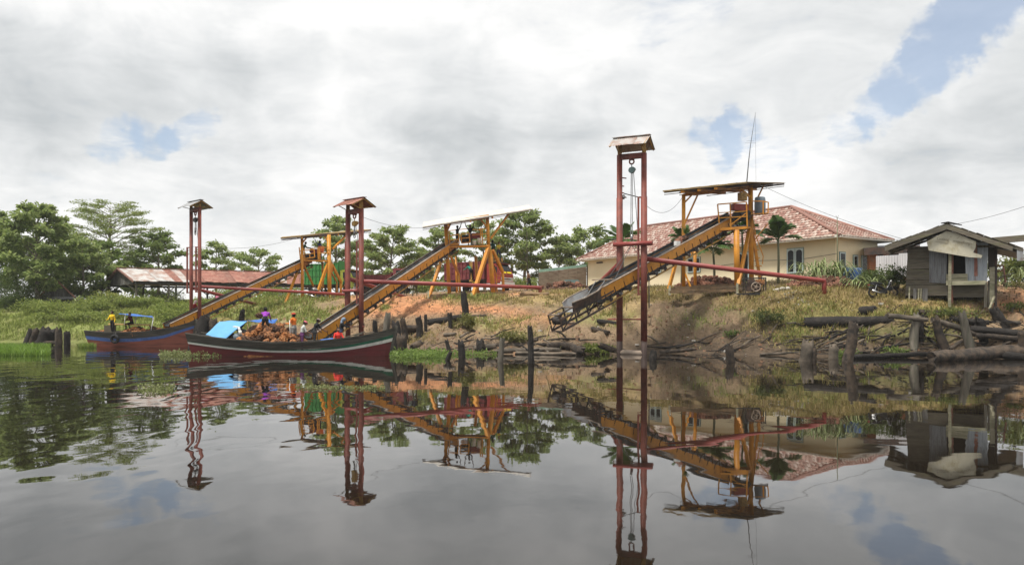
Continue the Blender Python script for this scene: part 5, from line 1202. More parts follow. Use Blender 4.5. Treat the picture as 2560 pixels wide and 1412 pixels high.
# ---------------------------------------------------------------- boats
def knots(ks):
    a = np.array([k[0] for k in ks]); b = np.array([k[1] for k in ks])
    def f(t):
        v = 0
        for o, w in ((-.05, .25), (0, .5), (.05, .25)): v += w*np.interp(min(max(t+o, 0), 1), a, b)
        return float(v) if .05 < t < .95 else float(np.interp(t, a, b))
    return f
def boat(name, label, xs, xb, yc, beam, ztop, bands, deck_z, wood, yaw=0., rake=.45, srake=.35):
    t = thing(name, label, 'boat', ((xs+xb)/2, yc, 0), 'wooden cargo boats moored under the conveyors')
    Ln = xb-xs; NS = 44
    def B(u):
        a = .62+.38*math.sin(min(u/.45, 1)*math.pi/2); b = 1. if u < .45 else math.cos((u-.45)/.55*math.pi/2)**.75
        return beam/2*a*b+.035
    def pt(u, z, s, off=0.):
        zt = ztop(u); k = max(0., min(1, (z+.5)/(zt+.5)))
        hb = B(u)*(.66+.34*k)+off
        x = xs+Ln*u+rake*(k-1)*max(0, (u-.55)/.45)**2+srake*(1-k)*max(0, (.3-u)/.3)**2
        return V((x, yc+s*hb+yaw*(u-.5), z))
    us = [i/NS for i in range(NS+1)]
    def strip(nm, m, ft, fb, off, th=.06, rows=1):
        for s in (-1, 1):
            q = MB()
            ring = []
            for u in us:
                a, b = ft(u), fb(u); ring.append([pt(u, b, s, off), pt(u, a, s, off), pt(u, a, s, off-th), pt(u, b, s, off-th)])
            vs = [p for r in ring for p in r]; fs = []
            for i in range(NS):
                for k in range(4): fs.append((i*4+k, i*4+(k+1) % 4, i*4+4+(k+1) % 4, i*4+4+k))
            fs += [(0, 1, 2, 3), (NS*4+3, NS*4+2, NS*4+1, NS*4)]
            q.add(vs, fs); q.build(nm, m, t)
    for nm, m, ft, fb, off in bands: strip(nm, m, ft, fb, off)
    strip('gunwale', wood, lambda u: ztop(u)+.05, lambda u: ztop(u)-.02, .045, .13)
    q = MB(); vs = []
    for u in us: vs += [pt(u, deck_z, -1, -.06), pt(u, deck_z, 1, -.06)]
    q.add(vs, [(2*i, 2*i+1, 2*i+3, 2*i+2) for i in range(NS)]); q.build('deck', wood, t)
    q = MB(); q.add([pt(0, -.45, -1), pt(0, -.45, 1), pt(0, ztop(0), 1), pt(0, ztop(0), -1)], [(0, 1, 2, 3)]); q.build('transom', wood, t)
    q = MB(); q.bar(pt(1, -.5, -1)+V((.05, .03, 0)), pt(1, ztop(1)+.12, -1)+V((.05, .03, 0)), .14, .14); q.build('stem_post', wood, t)
    return t, pt
HULLW = mat('weathered_hull_planks', (.095, .085, .07), .85, var=.35, scale=3, stretch=(.5, 1, 9), spot=(.05, .048, .04), spot_amt=.45, spot_scale=1.2, bump=.008, bscale=9, spot2=(.15, .14, .115), spot2_amt=.36, spot2_scale=1.8)
HULLR = mat('dark_red_hull_paint', (.155, .028, .03), .55, var=.25, scale=2, stretch=(.5, 1, 5), spot=(.09, .028, .027), spot_amt=.42, spot_scale=1.2, spec=.4)
HULLB = mat('red_brown_hull_paint', (.33, .105, .07), .6, var=.25, scale=2, stretch=(.5, 1, 6), spot=(.14, .05, .04), spot_amt=.4, spot_scale=1.)
HWHITE = mat('grimy_white_stripe', (.66, .65, .60), .6, var=.15, scale=3, spot=(.42, .41, .37), spot_amt=.36, spot_scale=2.)
HGREEN = mat('dark_green_stripe', (.018, .115, .062), .5, var=.3, scale=3, spot=(.03, .06, .045), spot_amt=.4)
HBLUE = mat('worn_blue_stripe', (.085, .16, .42), .6, var=.25, scale=2, spot=(.05, .10, .27), spot_amt=.4, spot_scale=1.5, spot2=(.2, .25, .4), spot2_amt=.33)
zt2 = knots([(0, 1.20), (.2, .92), (.43, .72), (.6, .75), (.8, .97), (.93, 1.23), (1, 1.50)])
wt2 = knots([(0, .76), (.2, .50), (.43, .31), (.65, .31), (.8, .47), (.93, .76), (1, .96)])
gt2 = lambda u: wt2(u)+.025+.16*max(0, (u-.45)/.55)
wb2 = lambda u: wt2(u)-.10-.09*max(0, (u-.55)/.45)**1.5
BOAT2, pt2 = boat('cargo_boat', 'dark wooden cargo boat with white and green stripe and dark red bottom', -17.4, -6.35, 43.7, 3.5, zt2,
    [('lower_hull', HULLR, wb2, lambda u: -.45, 0.), ('white_stripe', HWHITE, wt2, wb2, .012), ('green_stripe', HGREEN, gt2, wt2, .012)] +
    [('strake', HULLW, (lambda a: lambda u: gt2(u)+(zt2(u)-gt2(u))*a)(a1), (lambda a: lambda u: gt2(u)+(zt2(u)-gt2(u))*a+.006)(a0), .0+.012*k) for k, (a0, a1) in enumerate(((0, .48), (.48, 1.)))], .12, HULLW)
zt1 = knots([(0, 1.10), (.3, .98), (.6, 1.04), (.85, 1.37), (1, 1.80)])
bt1 = knots([(0, .76), (.3, .56), (.5, .57), (.75, .77), (1, 1.48)])
bb1 = knots([(0, .52), (.3, .32), (.5, .36), (.75, .57), (1, 1.29)])
BOAT1, pt1 = boat('cargo_boat', 'wooden cargo boat with blue stripe and red-brown bottom under the leftmost conveyor', -30.3, -22.75, 57.6, 3., zt1,
    [('lower_hull', HULLB, bb1, lambda u: -.45, 0.), ('blue_stripe', HBLUE, bt1, bb1, .012)] +
    [('strake', HULLW, (lambda a: lambda u: bt1(u)+(zt1(u)-bt1(u))*a)(a1), (lambda a: lambda u: bt1(u)+(zt1(u)-bt1(u))*a+.006)(a0), .0+.012*k) for k, (a0, a1) in enumerate(((0, .5), (.5, 1.)))], .25, HULLW)
# fender tyre
q = P(287, 847, 55.9); m = MB(); m.torus(q, (0.1, 1, .15), .24, .10, 22, 10); ty = tag(m.build('fender_tyre', MT['black'], org=q), 'old tyre hung as a fender on the blue-striped boat', 'tyre')
m = MB(); m.path([q+V((0, .05, .2)), V((q.x, q.y+.12, zt1(.26)))], .02, 5); m.build('rope', MT['rope'], ty)
# canopy on the blue-striped boat
cn = thing('boat_canopy', 'small blue tarpaulin canopy on white poles over the blue-striped boat', 'canopy', (P(340, 820, 57.5).x, 57.5, .9))
def cloth(name, q, sag, m, parent, n=14, thick=.012, wave=.03, seed=1):
    q = [V(p) for p in q]; vs = []; rs = random.Random(seed); ph = rs.uniform(0, 6)
    for i in range(n+1):
        for j in range(n+1):
            a, b = i/n, j/n; p = q[0].lerp(q[1], a).lerp(q[3].lerp(q[2], a), b)
            vs.append(p+V((0, 0, -sag*math.sin(a*math.pi)*math.sin(b*math.pi)+wave*math.sin(a*9+ph)*math.sin(b*3+1)+wave*.6*math.sin(a*4-b*7+ph))))
    M_ = MB(); fs = [(i*(n+1)+j, (i+1)*(n+1)+j, (i+1)*(n+1)+j+1, i*(n+1)+j+1) for i in range(n) for j in range(n)]
    M_.add(vs, fs, True); o = M_.build(name, m, parent) if parent else M_.build(name, m, org=q[0])
    md = o.modifiers.new('cloth_thickness', 'SOLIDIFY'); md.thickness = thick; return o
cloth('tarpaulin', [P(296, 786, 56.6), P(384, 793, 56.6), P(380, 789, 58.4), P(300, 783, 58.4)], .05, MT['dkbluetarp'], cn, wave=.035)
for a, b, y in (((313, 785), (311, 812), 56.7), ((384, 793), (377, 829), 56.7), ((341, 788), (338, 808), 58.2), ((381, 790), (381, 820), 58.2)): part(cn, 'pole', MT['white'], 'path', [P(*a, y), P(*b, y)], .03, 6)
m = MB(); m.plate([P(270, 811, 57.2), P(375, 813, 57.2), P(376, 811, 57.8), P(272, 809, 57.8)], .05); tag(m.build('cross_plank', MT['yellow2'], org=P(320, 812, 57.4)), 'yellowish plank laid across the blue-striped boat', 'plank')
m = MB(); m.box(P(275, 822, 57.4), (.55, .6, .5)); tag(m.build('wooden_crate', MT['greyplank'], org=P(275, 830, 57.4)), 'grey wooden box under the yellow-shirted man', 'box')
# tarpaulins on the dark-green-striped boat
o = cloth('light_blue_tarpaulin', [P(514, 837.5, 42.6), P(562, 847, 42.5), P(618, 802, 44.6), P(549, 803, 44.8)], .06, MT['bluetarp'], None, 18, wave=.025); tag(o, 'light blue tarpaulin sloping over the stern of the dark-green-striped boat', 'tarpaulin')
o = cloth('dark_blue_tarpaulin', [P(618, 803, 44.6), P(686, 807, 44.6), P(696, 796, 45.6), P(640, 799, 45.8)], .05, MT['dkbluetarp'], None, 12, wave=.03, seed=4); tag(o, 'deep blue tarpaulin strip stretched behind the purple-shirted man', 'tarpaulin')
o = cloth('dark_blue_tarpaulin', [P(549, 803, 44.82), P(618, 802, 44.62), P(600, 826, 45.3), P(535, 830, 45.3)], .05, MT['dkbluetarp'], None, 10, wave=.03, seed=6); tag(o, 'deep blue tarpaulin hanging behind the light blue one', 'tarpaulin')
for k, (a, b, y) in enumerate((((618, 802), (620, 845), 44.7), ((549, 802), (549, 845), 44.9), ((694, 795), (700, 835), 45.5))):
    m = MB(); m.path([P(*a, y), P(*b, y)], .03, 6); tag(m.build('tarpaulin_pole', MT['bamboo'], org=P(*b, y)), ('bamboo pole at the ridge end of the light blue tarpaulin', 'bamboo pole at the stern end of the light blue tarpaulin', 'bamboo pole holding the deep blue tarpaulin strip')[k], 'pole')
m = MB(); m.bar(P(585, 816, 43.2), P(596, 818, 43.1), .18, .06); m.path([P(596, 818, 43.1), P(601, 830, 43.1)], [.07, .06], 8); m.path([P(600, 826, 43.1), P(601, 836, 43.1)], .09, 10); tag(m.build('water_pump', MT['white'], org=P(600, 840, 43.1)), 'white and blue pump handle at the edge of the light blue tarpaulin', 'pump')
for k, (px, py, y, c, lb) in enumerate(((595, 843, 43.4, 'barrel', 'dull blue-grey sack beside the fruit heap under the tarpaulin'), (580, 843, 43.6, 'black', 'dark bag in the shade of the light blue tarpaulin'), (606, 832, 44.3, 'black', 'dark bundle behind the blue-grey sack'))):
    m = MB(); q = P(px, py, y); m.ball(q, .3, 10, .8); o = tag(m.build('cargo_sack', MT[c], org=q-V((0, 0, .25))), lb, 'sack')
m = MB(); m.plate([P(808, 852, 43.9), P(835, 848, 44.2), P(832, 845, 45), P(800, 849, 44.8)], .04); tag(m.build('blue_cloth', MT['dkbluetarp'], org=P(815, 850, 44.2)), 'folded blue cloth left of the red-shirted man', 'cloth')
# planks and oars at the bow
for k, (a, b, y) in enumerate((((866, 842), (912, 829), 43.9), ((880, 838), (935, 830), 44.0), ((872, 846), (905, 833), 43.7))):
    m = MB(); m.bar(P(*a, y), P(*b, y), .16, .05); tag(m.build('loose_plank', MT['greybark'], org=P(*a, y)), ('grey plank lying to the bow behind the red-shirted man', 'longest loose plank on the bow of the dark-green-striped boat', 'lowest loose plank on the bow deck')[k], 'plank')
m = MB(); m.plate([P(720, 857, 43.2), P(738, 857, 43.2), P(741, 842, 43.6), P(733, 842, 43.7)], .03); tag(m.build('metal_chute', MT['galv'], org=P(730, 857, 43.4)), 'pale metal chute plate at the foot of the middle conveyor', 'chute')
# ---------------------------------------------------------------- oil palm fruit bunches
def bunch_mesh(seed, m):
    import bmesh
    bm = bmesh.new(); bmesh.ops.create_icosphere(bm, subdivisions=3, radius=1.)
    rs = random.Random(seed); of = V((seed*3.1, seed, 0))
    for v in bm.verts:
        d = v.co.normalized(); n = mnoise.noise(d*2.2+of); n2 = mnoise.cell(d*6+of); n3 = mnoise.noise(d*9+of)
        r = 1+.12*n+.20*(n2-.4)+.22*n3
        v.co = V((d.x*r*1.15, d.y*r*.9, d.z*r*.82))
    st = bmesh.ops.create_cone(bm, cap_ends=True, segments=6, radius1=.16, radius2=.12, depth=.5, matrix=Matrix.Translation((1.2, 0, .1)) @ Matrix.Rotation(R(80), 4, 'Y'))
    me = bpy.data.meshes.new('fruit_bunch'); bm.to_mesh(me); bm.free(); me.materials.append(m); return me
MT['dkbunch'] = mat('dark_fruit_bunch', (.085, .045, .028), .8, var=.6, scale=7, spot=(.03, .02, .015), spot_amt=.45, spot_scale=2., spot2=(.30, .13, .05), spot2_amt=.38, spot2_scale=2.6, rnd=.3, bump=.03, bscale=14)
MT['orbunch'] = mat('orange_fruit_bunch', (.47, .185, .055), .75, var=.45, scale=7, spot=(.12, .05, .025), spot_amt=.44, spot_scale=2.2, spot2=(.66, .33, .13), spot2_amt=.4, spot2_scale=3., rnd=.25, bump=.03, bscale=14)
BM = [bunch_mesh(i+1, MT[k]) for i, k in enumerate(('bunch', 'orbunch', 'dkbunch', 'bunch'))]; OM = [bunch_mesh(i+9, MT[k]) for i, k in enumerate(('brownbunch', 'dkbunch', 'brownbunch', 'brownbunch'))]
def heap(pts, meshes, r, label, grp, seed):
    rs = random.Random(seed)
    for p in pts:
        o = bpy.data.objects.new('fruit_bunch', meshes[rs.randrange(4)]); COL.objects.link(o); o.location = p
        s = r*rs.uniform(.75, 1.2); o.scale = (s*rs.uniform(.9, 1.15), s, s*rs.uniform(.85, 1.1)); o.rotation_euler = (rs.uniform(-.7, .7), rs.uniform(-.7, .7), rs.uniform(0, 6.28)); tag(o, label, 'fruit bunch', grp)
def mound(name, label, cx, cy, rx, ry, z0, h, m, seed, zf=None):
    n = 40; vs = []
    for i in range(n+1):
        for j in range(n+1):
            a, b = -1+2*i/n, -1+2*j/n; d = math.hypot(a, b); x, y = cx+a*rx, cy+b*ry
            hh = h*max(0, 1-d**2)*(1+.5*(mnoise.noise((x*1.5, y*1.5, seed))))+.10*mnoise.noise((x*6, y*6, seed))
            vs.append((x, y, (zf(x, y) if zf else z0)+(hh if d < 1 else -.15)))
    M_ = MB(); M_.add(vs, [(i*(n+1)+j, (i+1)*(n+1)+j, (i+1)*(n+1)+j+1, i*(n+1)+j+1) for i in range(n) for j in range(n)], True)
    o = M_.build(name, m, org=(cx, cy, z0)); o['kind'] = 'stuff'; tag(o, label, 'loose fruit'); return o
LOOSE = mat('loose_orange_fruit', (.36, .135, .04), .85, var=.5, scale=14, spot=(.10, .045, .02), spot_amt=.48, spot_scale=7, bump=.05, bscale=22, spot2=(.52, .24, .09), spot2_amt=.4, spot2_scale=10)
LOOSEB = mat('loose_brown_fruit', (.15, .07, .04), .9, var=.5, scale=14, spot=(.06, .035, .03), spot_amt=.5, spot_scale=7, bump=.05, bscale=20)
mound('loose_fruit', 'loose orange palm fruit spread under the heap in the dark-green-striped boat', P(675, 800, 43.8).x, 43.7, 2.2, 1.45, .12, .25, LOOSE, 1)
def dome(n, cx, cy, rx, ry, zf, h, r, seed):
    rs = random.Random(seed); out = []; tries = 0
    while len(out) < n and tries < 6000:
        tries += 1; a = rs.uniform(0, 6.283); d = math.sqrt(rs.random()); x, y = cx+math.cos(a)*d*rx, cy+math.sin(a)*d*ry
        z = zf(x, y)+h*max(0, 1-d**1.7)*rs.uniform(.75, 1.08)+r*.35
        if all((x-p[0])**2+(y-p[1])**2+(z-p[2])**2 > (r*1.12)**2 for p in out): out.append((x, y, z))
    return out
x2 = P(672, 800, 43.8).x
heap(dome(86, x2, 43.8, 2.2, 1.35, lambda x, y: .42, 1.1, .285, 2), BM, .235, 'oil palm fruit bunch heaped in the dark-green-striped boat', 'fruit bunches in the dark-green-striped boat', 3)
x1 = P(343, 800, 57.3).x
heap(dome(20, x1, 57.3, 1.0, 1.0, lambda x, y: .75, .45, .29, 4), BM, .23, 'oil palm fruit bunch under the canopy of the blue-striped boat', 'fruit bunches under the blue canopy', 5)
x1 = P(258, 800, 57.3).x
heap(dome(7, x1, 57.3, .5, .7, lambda x, y: .75, .2, .25, 6), BM, .24, 'oil palm fruit bunch in the stern of the blue-striped boat', 'fruit bunches in the stern of the blue-striped boat', 7)
heap([P(385, 823, 57.1), P(393, 825, 57.2), P(398, 827, 57.3)], BM, .24, 'oil palm fruit bunch between canopy and conveyor foot', 'fruit bunches beside the leftmost conveyor foot', 7)
gf = lambda x, y: gz(x, y)
for args in (('brown fruit loosely filling the heap left of the diesel engine', 1775, 54.6, 2.3, 1.2, .7, 78, 'reddish brown fruit bunch heaped against the house behind the rightmost shed', 'fruit bunches behind the rightmost shed', 11),
             ('brown fruit loosely filling the long heap before the strap-leaf plants', 2070, 50.6, 2.7, 1.0, .55, 82, 'reddish brown fruit bunch in the long heap below the strap-leaf plants', 'fruit bunches below the strap-leaf plants', 12),
             ('brown fruit loosely filling the heap by the corrugated fence', 1405, 68, 2.1, 1.1, .5, 26, 'dark fruit bunch heaped before the corrugated fence', 'fruit bunches before the corrugated fence', 13)):
    lb, px, y, rx, ry, h, n, l2_, gr, sd = args; cx = (px-CX)*y/FOC
    mound('loose_fruit', lb, cx, y, rx*1.0, ry*1.1, gz(cx, y), h*.45, LOOSEB, sd, gf)
    heap(dome(n, cx, y, rx, ry, gf, h, .235, sd), OM, .205, l2_, gr, sd+20)
q = P(1685, 607, 48.8); heap([f3(L3*.635, 0, .45), f3(L3*.665, .05, .42)], OM, .27, 'dark fruit bunch riding up the rightmost conveyor', 'fruit bunches on the rightmost conveyor', 31)
strapo = MB(); qq = f3(L3*.68, 0, .6); rs_ = random.Random(3)
for i in range(46):
    a = rs_.uniform(0, 6.28); e = qq+V((math.cos(a)*.42*rs_.random(), math.sin(a)*.3, .25+.4*rs_.random())); strapo.add([qq-V((.02, 0, 0)), qq+V((.02, 0, 0)), e], [(0, 1, 2)])
tag(strapo.build('cut_fronds', MT['frond'], org=qq), 'bundle of green cut fronds riding up the rightmost conveyor', 'fronds')
m = MB(); m.box(f3(L3*.615, .1, .36), (.3, .24, .28), .5); tag(m.build('white_canister', MT['white'], org=f3(L3*.615, .1, .2)), 'small white canister on the rightmost conveyor', 'canister')
q = G(1428, 68.5); m = MB(); m.box(q+V((.0, -.4, .45)), (1.1, .6, .55), .2); tag(m.build('crate', MT['tealtrim'], org=q), 'teal crate standing in the heap by the corrugated fence', 'crate')
# ---------------------------------------------------------------- people
PM = {}
def cm(name, c, rough=.85):
    if name not in PM: PM[name] = mat(name, c, rough, var=.15, scale=6, spec=.25)
    return PM[name]
SK = cm('brown_skin', (.20, .105, .065), .6); SKD = cm('dark_skin', (.12, .062, .04), .6); HAIR = cm('black_hair', (.012, .010, .010)); EYEW = cm('eye_white', (.6, .58, .55)); 
def fk(pose):
    p = dict(torso=0, head=0, aL=(8, 12, 12), aR=(8, -12, 12), lL=(2, 2), lR=(-2, 2), spread=5, twist=0); p.update(pose)
    J = {}; d = lambda a: V((0, math.sin(R(a)), math.cos(R(a))))
    J['pel'] = V((0, 0, .92)); up = d(p['torso']); J['waist'] = J['pel']+up*.16; J['chest'] = J['pel']+d(p['torso']*1.1)*.38; J['neck'] = J['pel']+d(p['torso']*1.1)*.53
    hu = d(p['torso']*.6+p['head']); J['hb'] = J['neck']+hu*.07; J['head'] = J['neck']+hu*.165; J['hu'] = hu; J['hf'] = V((0, hu.z, -hu.y))
    for s, k in ((-1, 'L'), (1, 'R')):
        fw, ab, el = p['a'+k]; sh = J['neck']-d(p['torso']*1.1)*.075+V((s*.175, 0, 0)); J['sh'+k] = sh
        ax = V((s*math.sin(R(abs(ab))), math.sin(R(fw)), -math.cos(R(fw)))).normalized(); J['el'+k] = sh+ax*.275
        f2 = fw+el; ax2 = V((s*math.sin(R(abs(ab)*.4)), math.sin(R(f2)), -math.cos(R(f2)))).normalized(); J['wr'+k] = J['el'+k]+ax2*.245; J['hd'+k] = J['wr'+k]+ax2*.085; J['hx'+k] = ax2
        hp, kn = p['l'+k]; hip = J['pel']+V((s*.09, 0, -.03)); J['hip'+k] = hip; sx = s*math.sin(R(p['spread']))
        J['kn'+k] = hip+V((sx, math.sin(R(hp)), -math.cos(R(hp)))).normalized()*.42; J['an'+k] = J['kn'+k]+V((sx*.4, math.sin(R(hp-kn)), -math.cos(R(hp-kn)))).normalized()*.41
        J['to'+k] = J['an'+k]+V((s*.03, .15, -.045))
    return J
def person(label, loc, head, pose, shirt, pants, h=1.66, sleeve='short', skin=SK, hat=None, shoes=None, seat=None, hood=None, legs='long', group=None):
    J = fk(pose); S = []
    add = lambda a, b, ra, rb, reg: S.append((V(a) if not isinstance(a, str) else J[a], V(b) if not isinstance(b, str) else J[b], ra, rb, reg))
    add('pel', 'waist', .135, .125, 'pants'); add('waist', 'chest', .125, .145, 'shirt'); add('chest', 'neck', .145, .075, 'shirt')
    add('shL', 'shR', .072, .072, 'shirt'); add(J['chest']+V((-.07, 0, 0)), J['chest']+V((.07, 0, 0)), .115, .115, 'shirt'); add('hipL', 'hipR', .105, .105, 'pants')
    add('neck', 'hb', .058, .055, 'skin'); add(J['head']-J['hu']*.03, J['head']+J['hu']*.025, .082, .098, 'skin'); add(J['head']+J['hf']*.03-J['hu']*.07, J['head']+J['hf']*.045-J['hu']*.03, .05, .06, 'skin')
    add(J['head']+J['hf']*.09-J['hu']*.01, J['head']+J['hf']*.115-J['hu']*.035, .014, .020, 'skin')
    for s in (-1, 1): add(J['head']+V((s*.092, 0, 0)), J['head']+V((s*.097, 0, -.03)), .022, .016, 'skin')
    hr = 'hood' if hood else 'hair'; k = .012 if not hood else .03
    add(J['head']-J['hf']*.02+J['hu']*.035, J['head']-J['hf']*.04-J['hu']*.01, .096+k, .088+k, hr)
    if hood: add(J['head']-J['hf']*.06-J['hu']*.1, J['neck']-J['hf']*.05, .08, .09, 'hood')
    for c in 'LR':
        add('sh'+c, 'el'+c, .060, .048, 'shirt'); add('el'+c, 'wr'+c, .045, .032, 'shirt' if sleeve == 'long' else 'skin'); add('wr'+c, 'hd'+c, .034, .036, 'skin')
        add('hip'+c, 'kn'+c, .092, .062, 'pants'); add('kn'+c, 'an'+c, .060, .042, 'pants' if legs == 'long' else 'skin'); add('an'+c, 'to'+c, .045, .036, 'shoe')
    tmp = MB()
    for a, b, ra, rb, reg in S:
        u = (b-a); l = max(u.length, 1e-4); u = u/l
        pts = [a-u*ra*.95, a-u*ra*.7, a-u*ra*.3, a, b, b+u*rb*.3, b+u*rb*.7, b+u*rb*.95]; rr = [ra*.25, ra*.7, ra*.95, ra, rb, rb*.95, rb*.7, rb*.25]
        tmp.path(pts, rr, 10)
    o = tmp.build('body_tmp', SK); md = o.modifiers.new('r', 'REMESH'); md.mode = 'VOXEL'; md.voxel_size = .022; ms = o.modifiers.new('s', 'SMOOTH'); ms.factor = .5; ms.iterations = 2
    dg = bpy.context.evaluated_depsgraph_get(); me = bpy.data.meshes.new_from_object(o.evaluated_get(dg)); bpy.data.objects.remove(o)
    n = len(me.vertices); co = np.empty(n*3); me.vertices.foreach_get('co', co); co = co.reshape(-1, 3)
    best = np.full(n, 9.); idx = np.zeros(n, int); regs = ['skin', 'shirt', 'pants', 'hair', 'hood', 'shoe']
    for a, b, ra, rb, reg in S:
        a_, b_ = np.array(a), np.array(b); ab = b_-a_; t_ = np.clip(((co-a_)@ab)/(ab@ab+1e-9), 0, 1); dd = np.linalg.norm(co-a_-t_[:, None]*ab, axis=1)-(ra+(rb-ra)*t_)
        k_ = dd < best; best[k_] = dd[k_]; idx[k_] = regs.index(reg)
    pv = np.array([p.vertices[0] for p in me.polygons]); pm = idx[pv]
    zmin = co[:, 2].min()
    sc = h/1.70; dz = -zmin if seat is None else -(J['pel'].z-.11)
    V0 = [tuple(c) for c in co]; F0 = [list(p.vertices) for p in me.polygons]; bpy.data.meshes.remove(me)
    B_ = MB(); B_.v = V0; B_.f = F0; B_.m = pm.tolist(); B_.sm = [True]*len(F0)
    for s, c in ((-1, 'L'), (1, 'R')):      # five curled fingers on each hand
        B_.cur = 0; ax = J['hx'+c]; fwd = V((0, ax.z, -ax.y)) if abs(ax.y)+abs(ax.z) > .1 else V((0, 1, 0)); fwd = V((0, 1, 0))-ax*ax.y
        fwd = fwd.normalized() if fwd.length > .1 else V((0, 0, 1)); sd = ax.cross(fwd)
        for q_, (off, ln) in enumerate(((-.027, .06), (-.009, .072), (.009, .068), (.027, .052))):
            p0 = J['hd'+c]+fwd*off; p1 = p0+ax*ln*.6; p2 = p1+ax*ln*.35-sd*s*ln*.35*(-1); B_.path([p0, p1, p2], [.0095, .009, .007], 5)
        p0 = J['wr'+c]+ax*.03+fwd*.03; B_.path([p0, p0+fwd*.03+ax*.03, p0+fwd*.035+ax*.06], [.011, .010, .008], 5)
    B_.cur = 6
    for s in (-1, 1): B_.ball(J['head']+J['hf']*.088+V((s*.034, 0, 0))+J['hu']*.012, .014, 6)
    B_.cur = 7; B_.bar(J['head']+J['hf']*.098-J['hu']*.062-V((.022, 0, 0)), J['head']+J['hf']*.098-J['hu']*.062+V((.022, 0, 0)), .01, .01)
    def xf(p):
        p = V(p)*sc; p.z += dz*sc; ca, sa = math.cos(head), math.sin(head); return V((p.x*ca-p.y*sa+loc[0], p.x*sa+p.y*ca+loc[1], p.z+loc[2]))
    B_.v = [tuple(xf(p)) for p in B_.v]
    mats = [skin, shirt, pants, HAIR, hood or HAIR, shoes or cm('rubber_boots', (.03, .03, .03)), EYEW, cm('lips', (.16, .06, .05))]
    t = B_.build('person', mats, org=loc); tag(t, label, 'person', group)
    if hat:
        H = MB(); hd = J['head']; hu, hf = J['hu'], J['hf']; c0 = hd+hu*.045-hf*.01; sx = V((1, 0, 0)); rings = ((0, .118), (.035, .114), (.065, .09), (.08, .045), (.084, .01))
        for dzz, r_ in rings:
            pass
        vs = [c0+hu*dzz+(sx*math.cos(a)+hf*math.sin(a)*1.08)*r_ for dzz, r_ in rings for a in [2*math.pi*i/14 for i in range(14)]]
        H.add(vs, [(r_*14+i, r_*14+(i+1) % 14, (r_+1)*14+(i+1) % 14, (r_+1)*14+i) for r_ in range(4) for i in range(14)], True)
        br = [c0+hf*.09+sx*x_*.085 for x_ in (-1, -.5, 0, .5, 1)]; bo = [c0+hf*(.10+.10*math.cos(x_*1.2))+sx*x_*.08-hu*.015 for x_ in (-1, -.5, 0, .5, 1)]
        H.add(br+bo, [(i, i+1, 6+i, 5+i) for i in range(4)], True)
        H.v = [tuple(xf(p)) for p in H.v]; H.build('cap', hat, t)
    return t, J, xf
BLK = cm('black_cloth', (.016, .016, .018)); DNM = cm('dark_denim', (.035, .05, .09)); GRY = cm('grey_cloth', (.26, .26, .25)); OLV = cm('olive_cloth', (.06, .065, .035))
st = dict()
def foot(px, py, y): return P(px, py, y)
q = foot(281, 826, 57.0)
person('man in a bright yellow shirt and black trousers standing on the blue-striped boat', (q.x, q.y, zz(778, 57)-1.63), 2.9, dict(aL=(-5, 16, 30), aR=(20, 14, 50), lL=(12, 14), lR=(-8, 4), torso=4), cm('yellow_shirt', (.78, .52, .02)), BLK, 1.63, 'long', skin=SKD)
q = P(330, 812, 57.6)
person('person in a dark red shirt sitting under the blue canopy', (q.x, q.y, zz(810, 57.6)), 2.6, dict(torso=18, aL=(35, 14, 50), aR=(35, 14, 50), lL=(85, 95), lR=(80, 90), spread=14), cm('dark_red_shirt', (.16, .018, .02)), BLK, 1.6, 'long', seat=0)
q = P(482, 785, 60.6); person('person in a red shirt and pale headscarf crouching by the leftmost hoist post', (q.x, q.y, zz(785, 60.6)-.55), -.9, dict(torso=18, head=10, aL=(40, 10, 30), aR=(40, 10, 30), lL=(25, 45), lR=(5, 30)), cm('crimson_shirt', (.28, .02, .025)), DNM, 1.62, 'long', hood=cm('pale_scarf', (.55, .46, .44)))
q = G(543, 68.8); person('person in a pink shirt and black trousers walking up beside the leftmost conveyor', (q.x, q.y, q.z), -.4, dict(torso=6, lL=(14, 8), lR=(-10, 10)), cm('pink_shirt', (.52, .16, .24)), BLK, 1.6)
q = P(663, 838, 43.6); person('man in a purple shirt bending over the fruit heap with a bunch on his shoulder', (q.x, q.y, zz(838, 43.6)-.05), .25, dict(torso=38, head=-5, aL=(70, 20, 45), aR=(35, 14, 20), lL=(6, 10), lR=(-4, 6), spread=9), cm('purple_shirt', (.30, .055, .42)), BLK, 1.68, 'short', skin=SKD)
q = P(648, 789, 43.2); heap([q], BM, .2, 'dark fruit bunch lifted to the shoulder of the purple-shirted man', None, 77)
q = P(735, 850, 43.8); person('man in an orange shirt, grey trousers and red cap standing on the fruit heap', (q.x, q.y, zz(785, 43.8)-1.66), 1.2, dict(aL=(25, 12, 70), aR=(30, 10, 75), torso=3), cm('orange_shirt', (.72, .19, .03)), GRY, 1.68, 'long', hat=cm('red_cap', (.5, .06, .04)))
m = MB(); a, b = P(724, 800, 43.5), P(726, 850, 43.4); m.path([a, b], .02, 6); tag(m.build('hook_pole', MT['white'], org=b), 'pale pole held by the orange-shirted man', 'pole')
q = P(755, 856, 43.2); person('worker in a white and green shirt and pink cap by the conveyor foot', (q.x, q.y, zz(804, 43.2)-1.62), -1.1, dict(torso=10, head=25, aL=(15, 10, 35), aR=(22, 10, 45), lL=(6, 5)), cm('white_green_shirt', (.48, .50, .47)), cm('violet_trousers', (.10, .03, .10)), 1.64, 'short', hat=cm('pink_cap', (.62, .16, .20)), skin=cm('green_sleeve', (.05, .36, .17)) if False else SK)
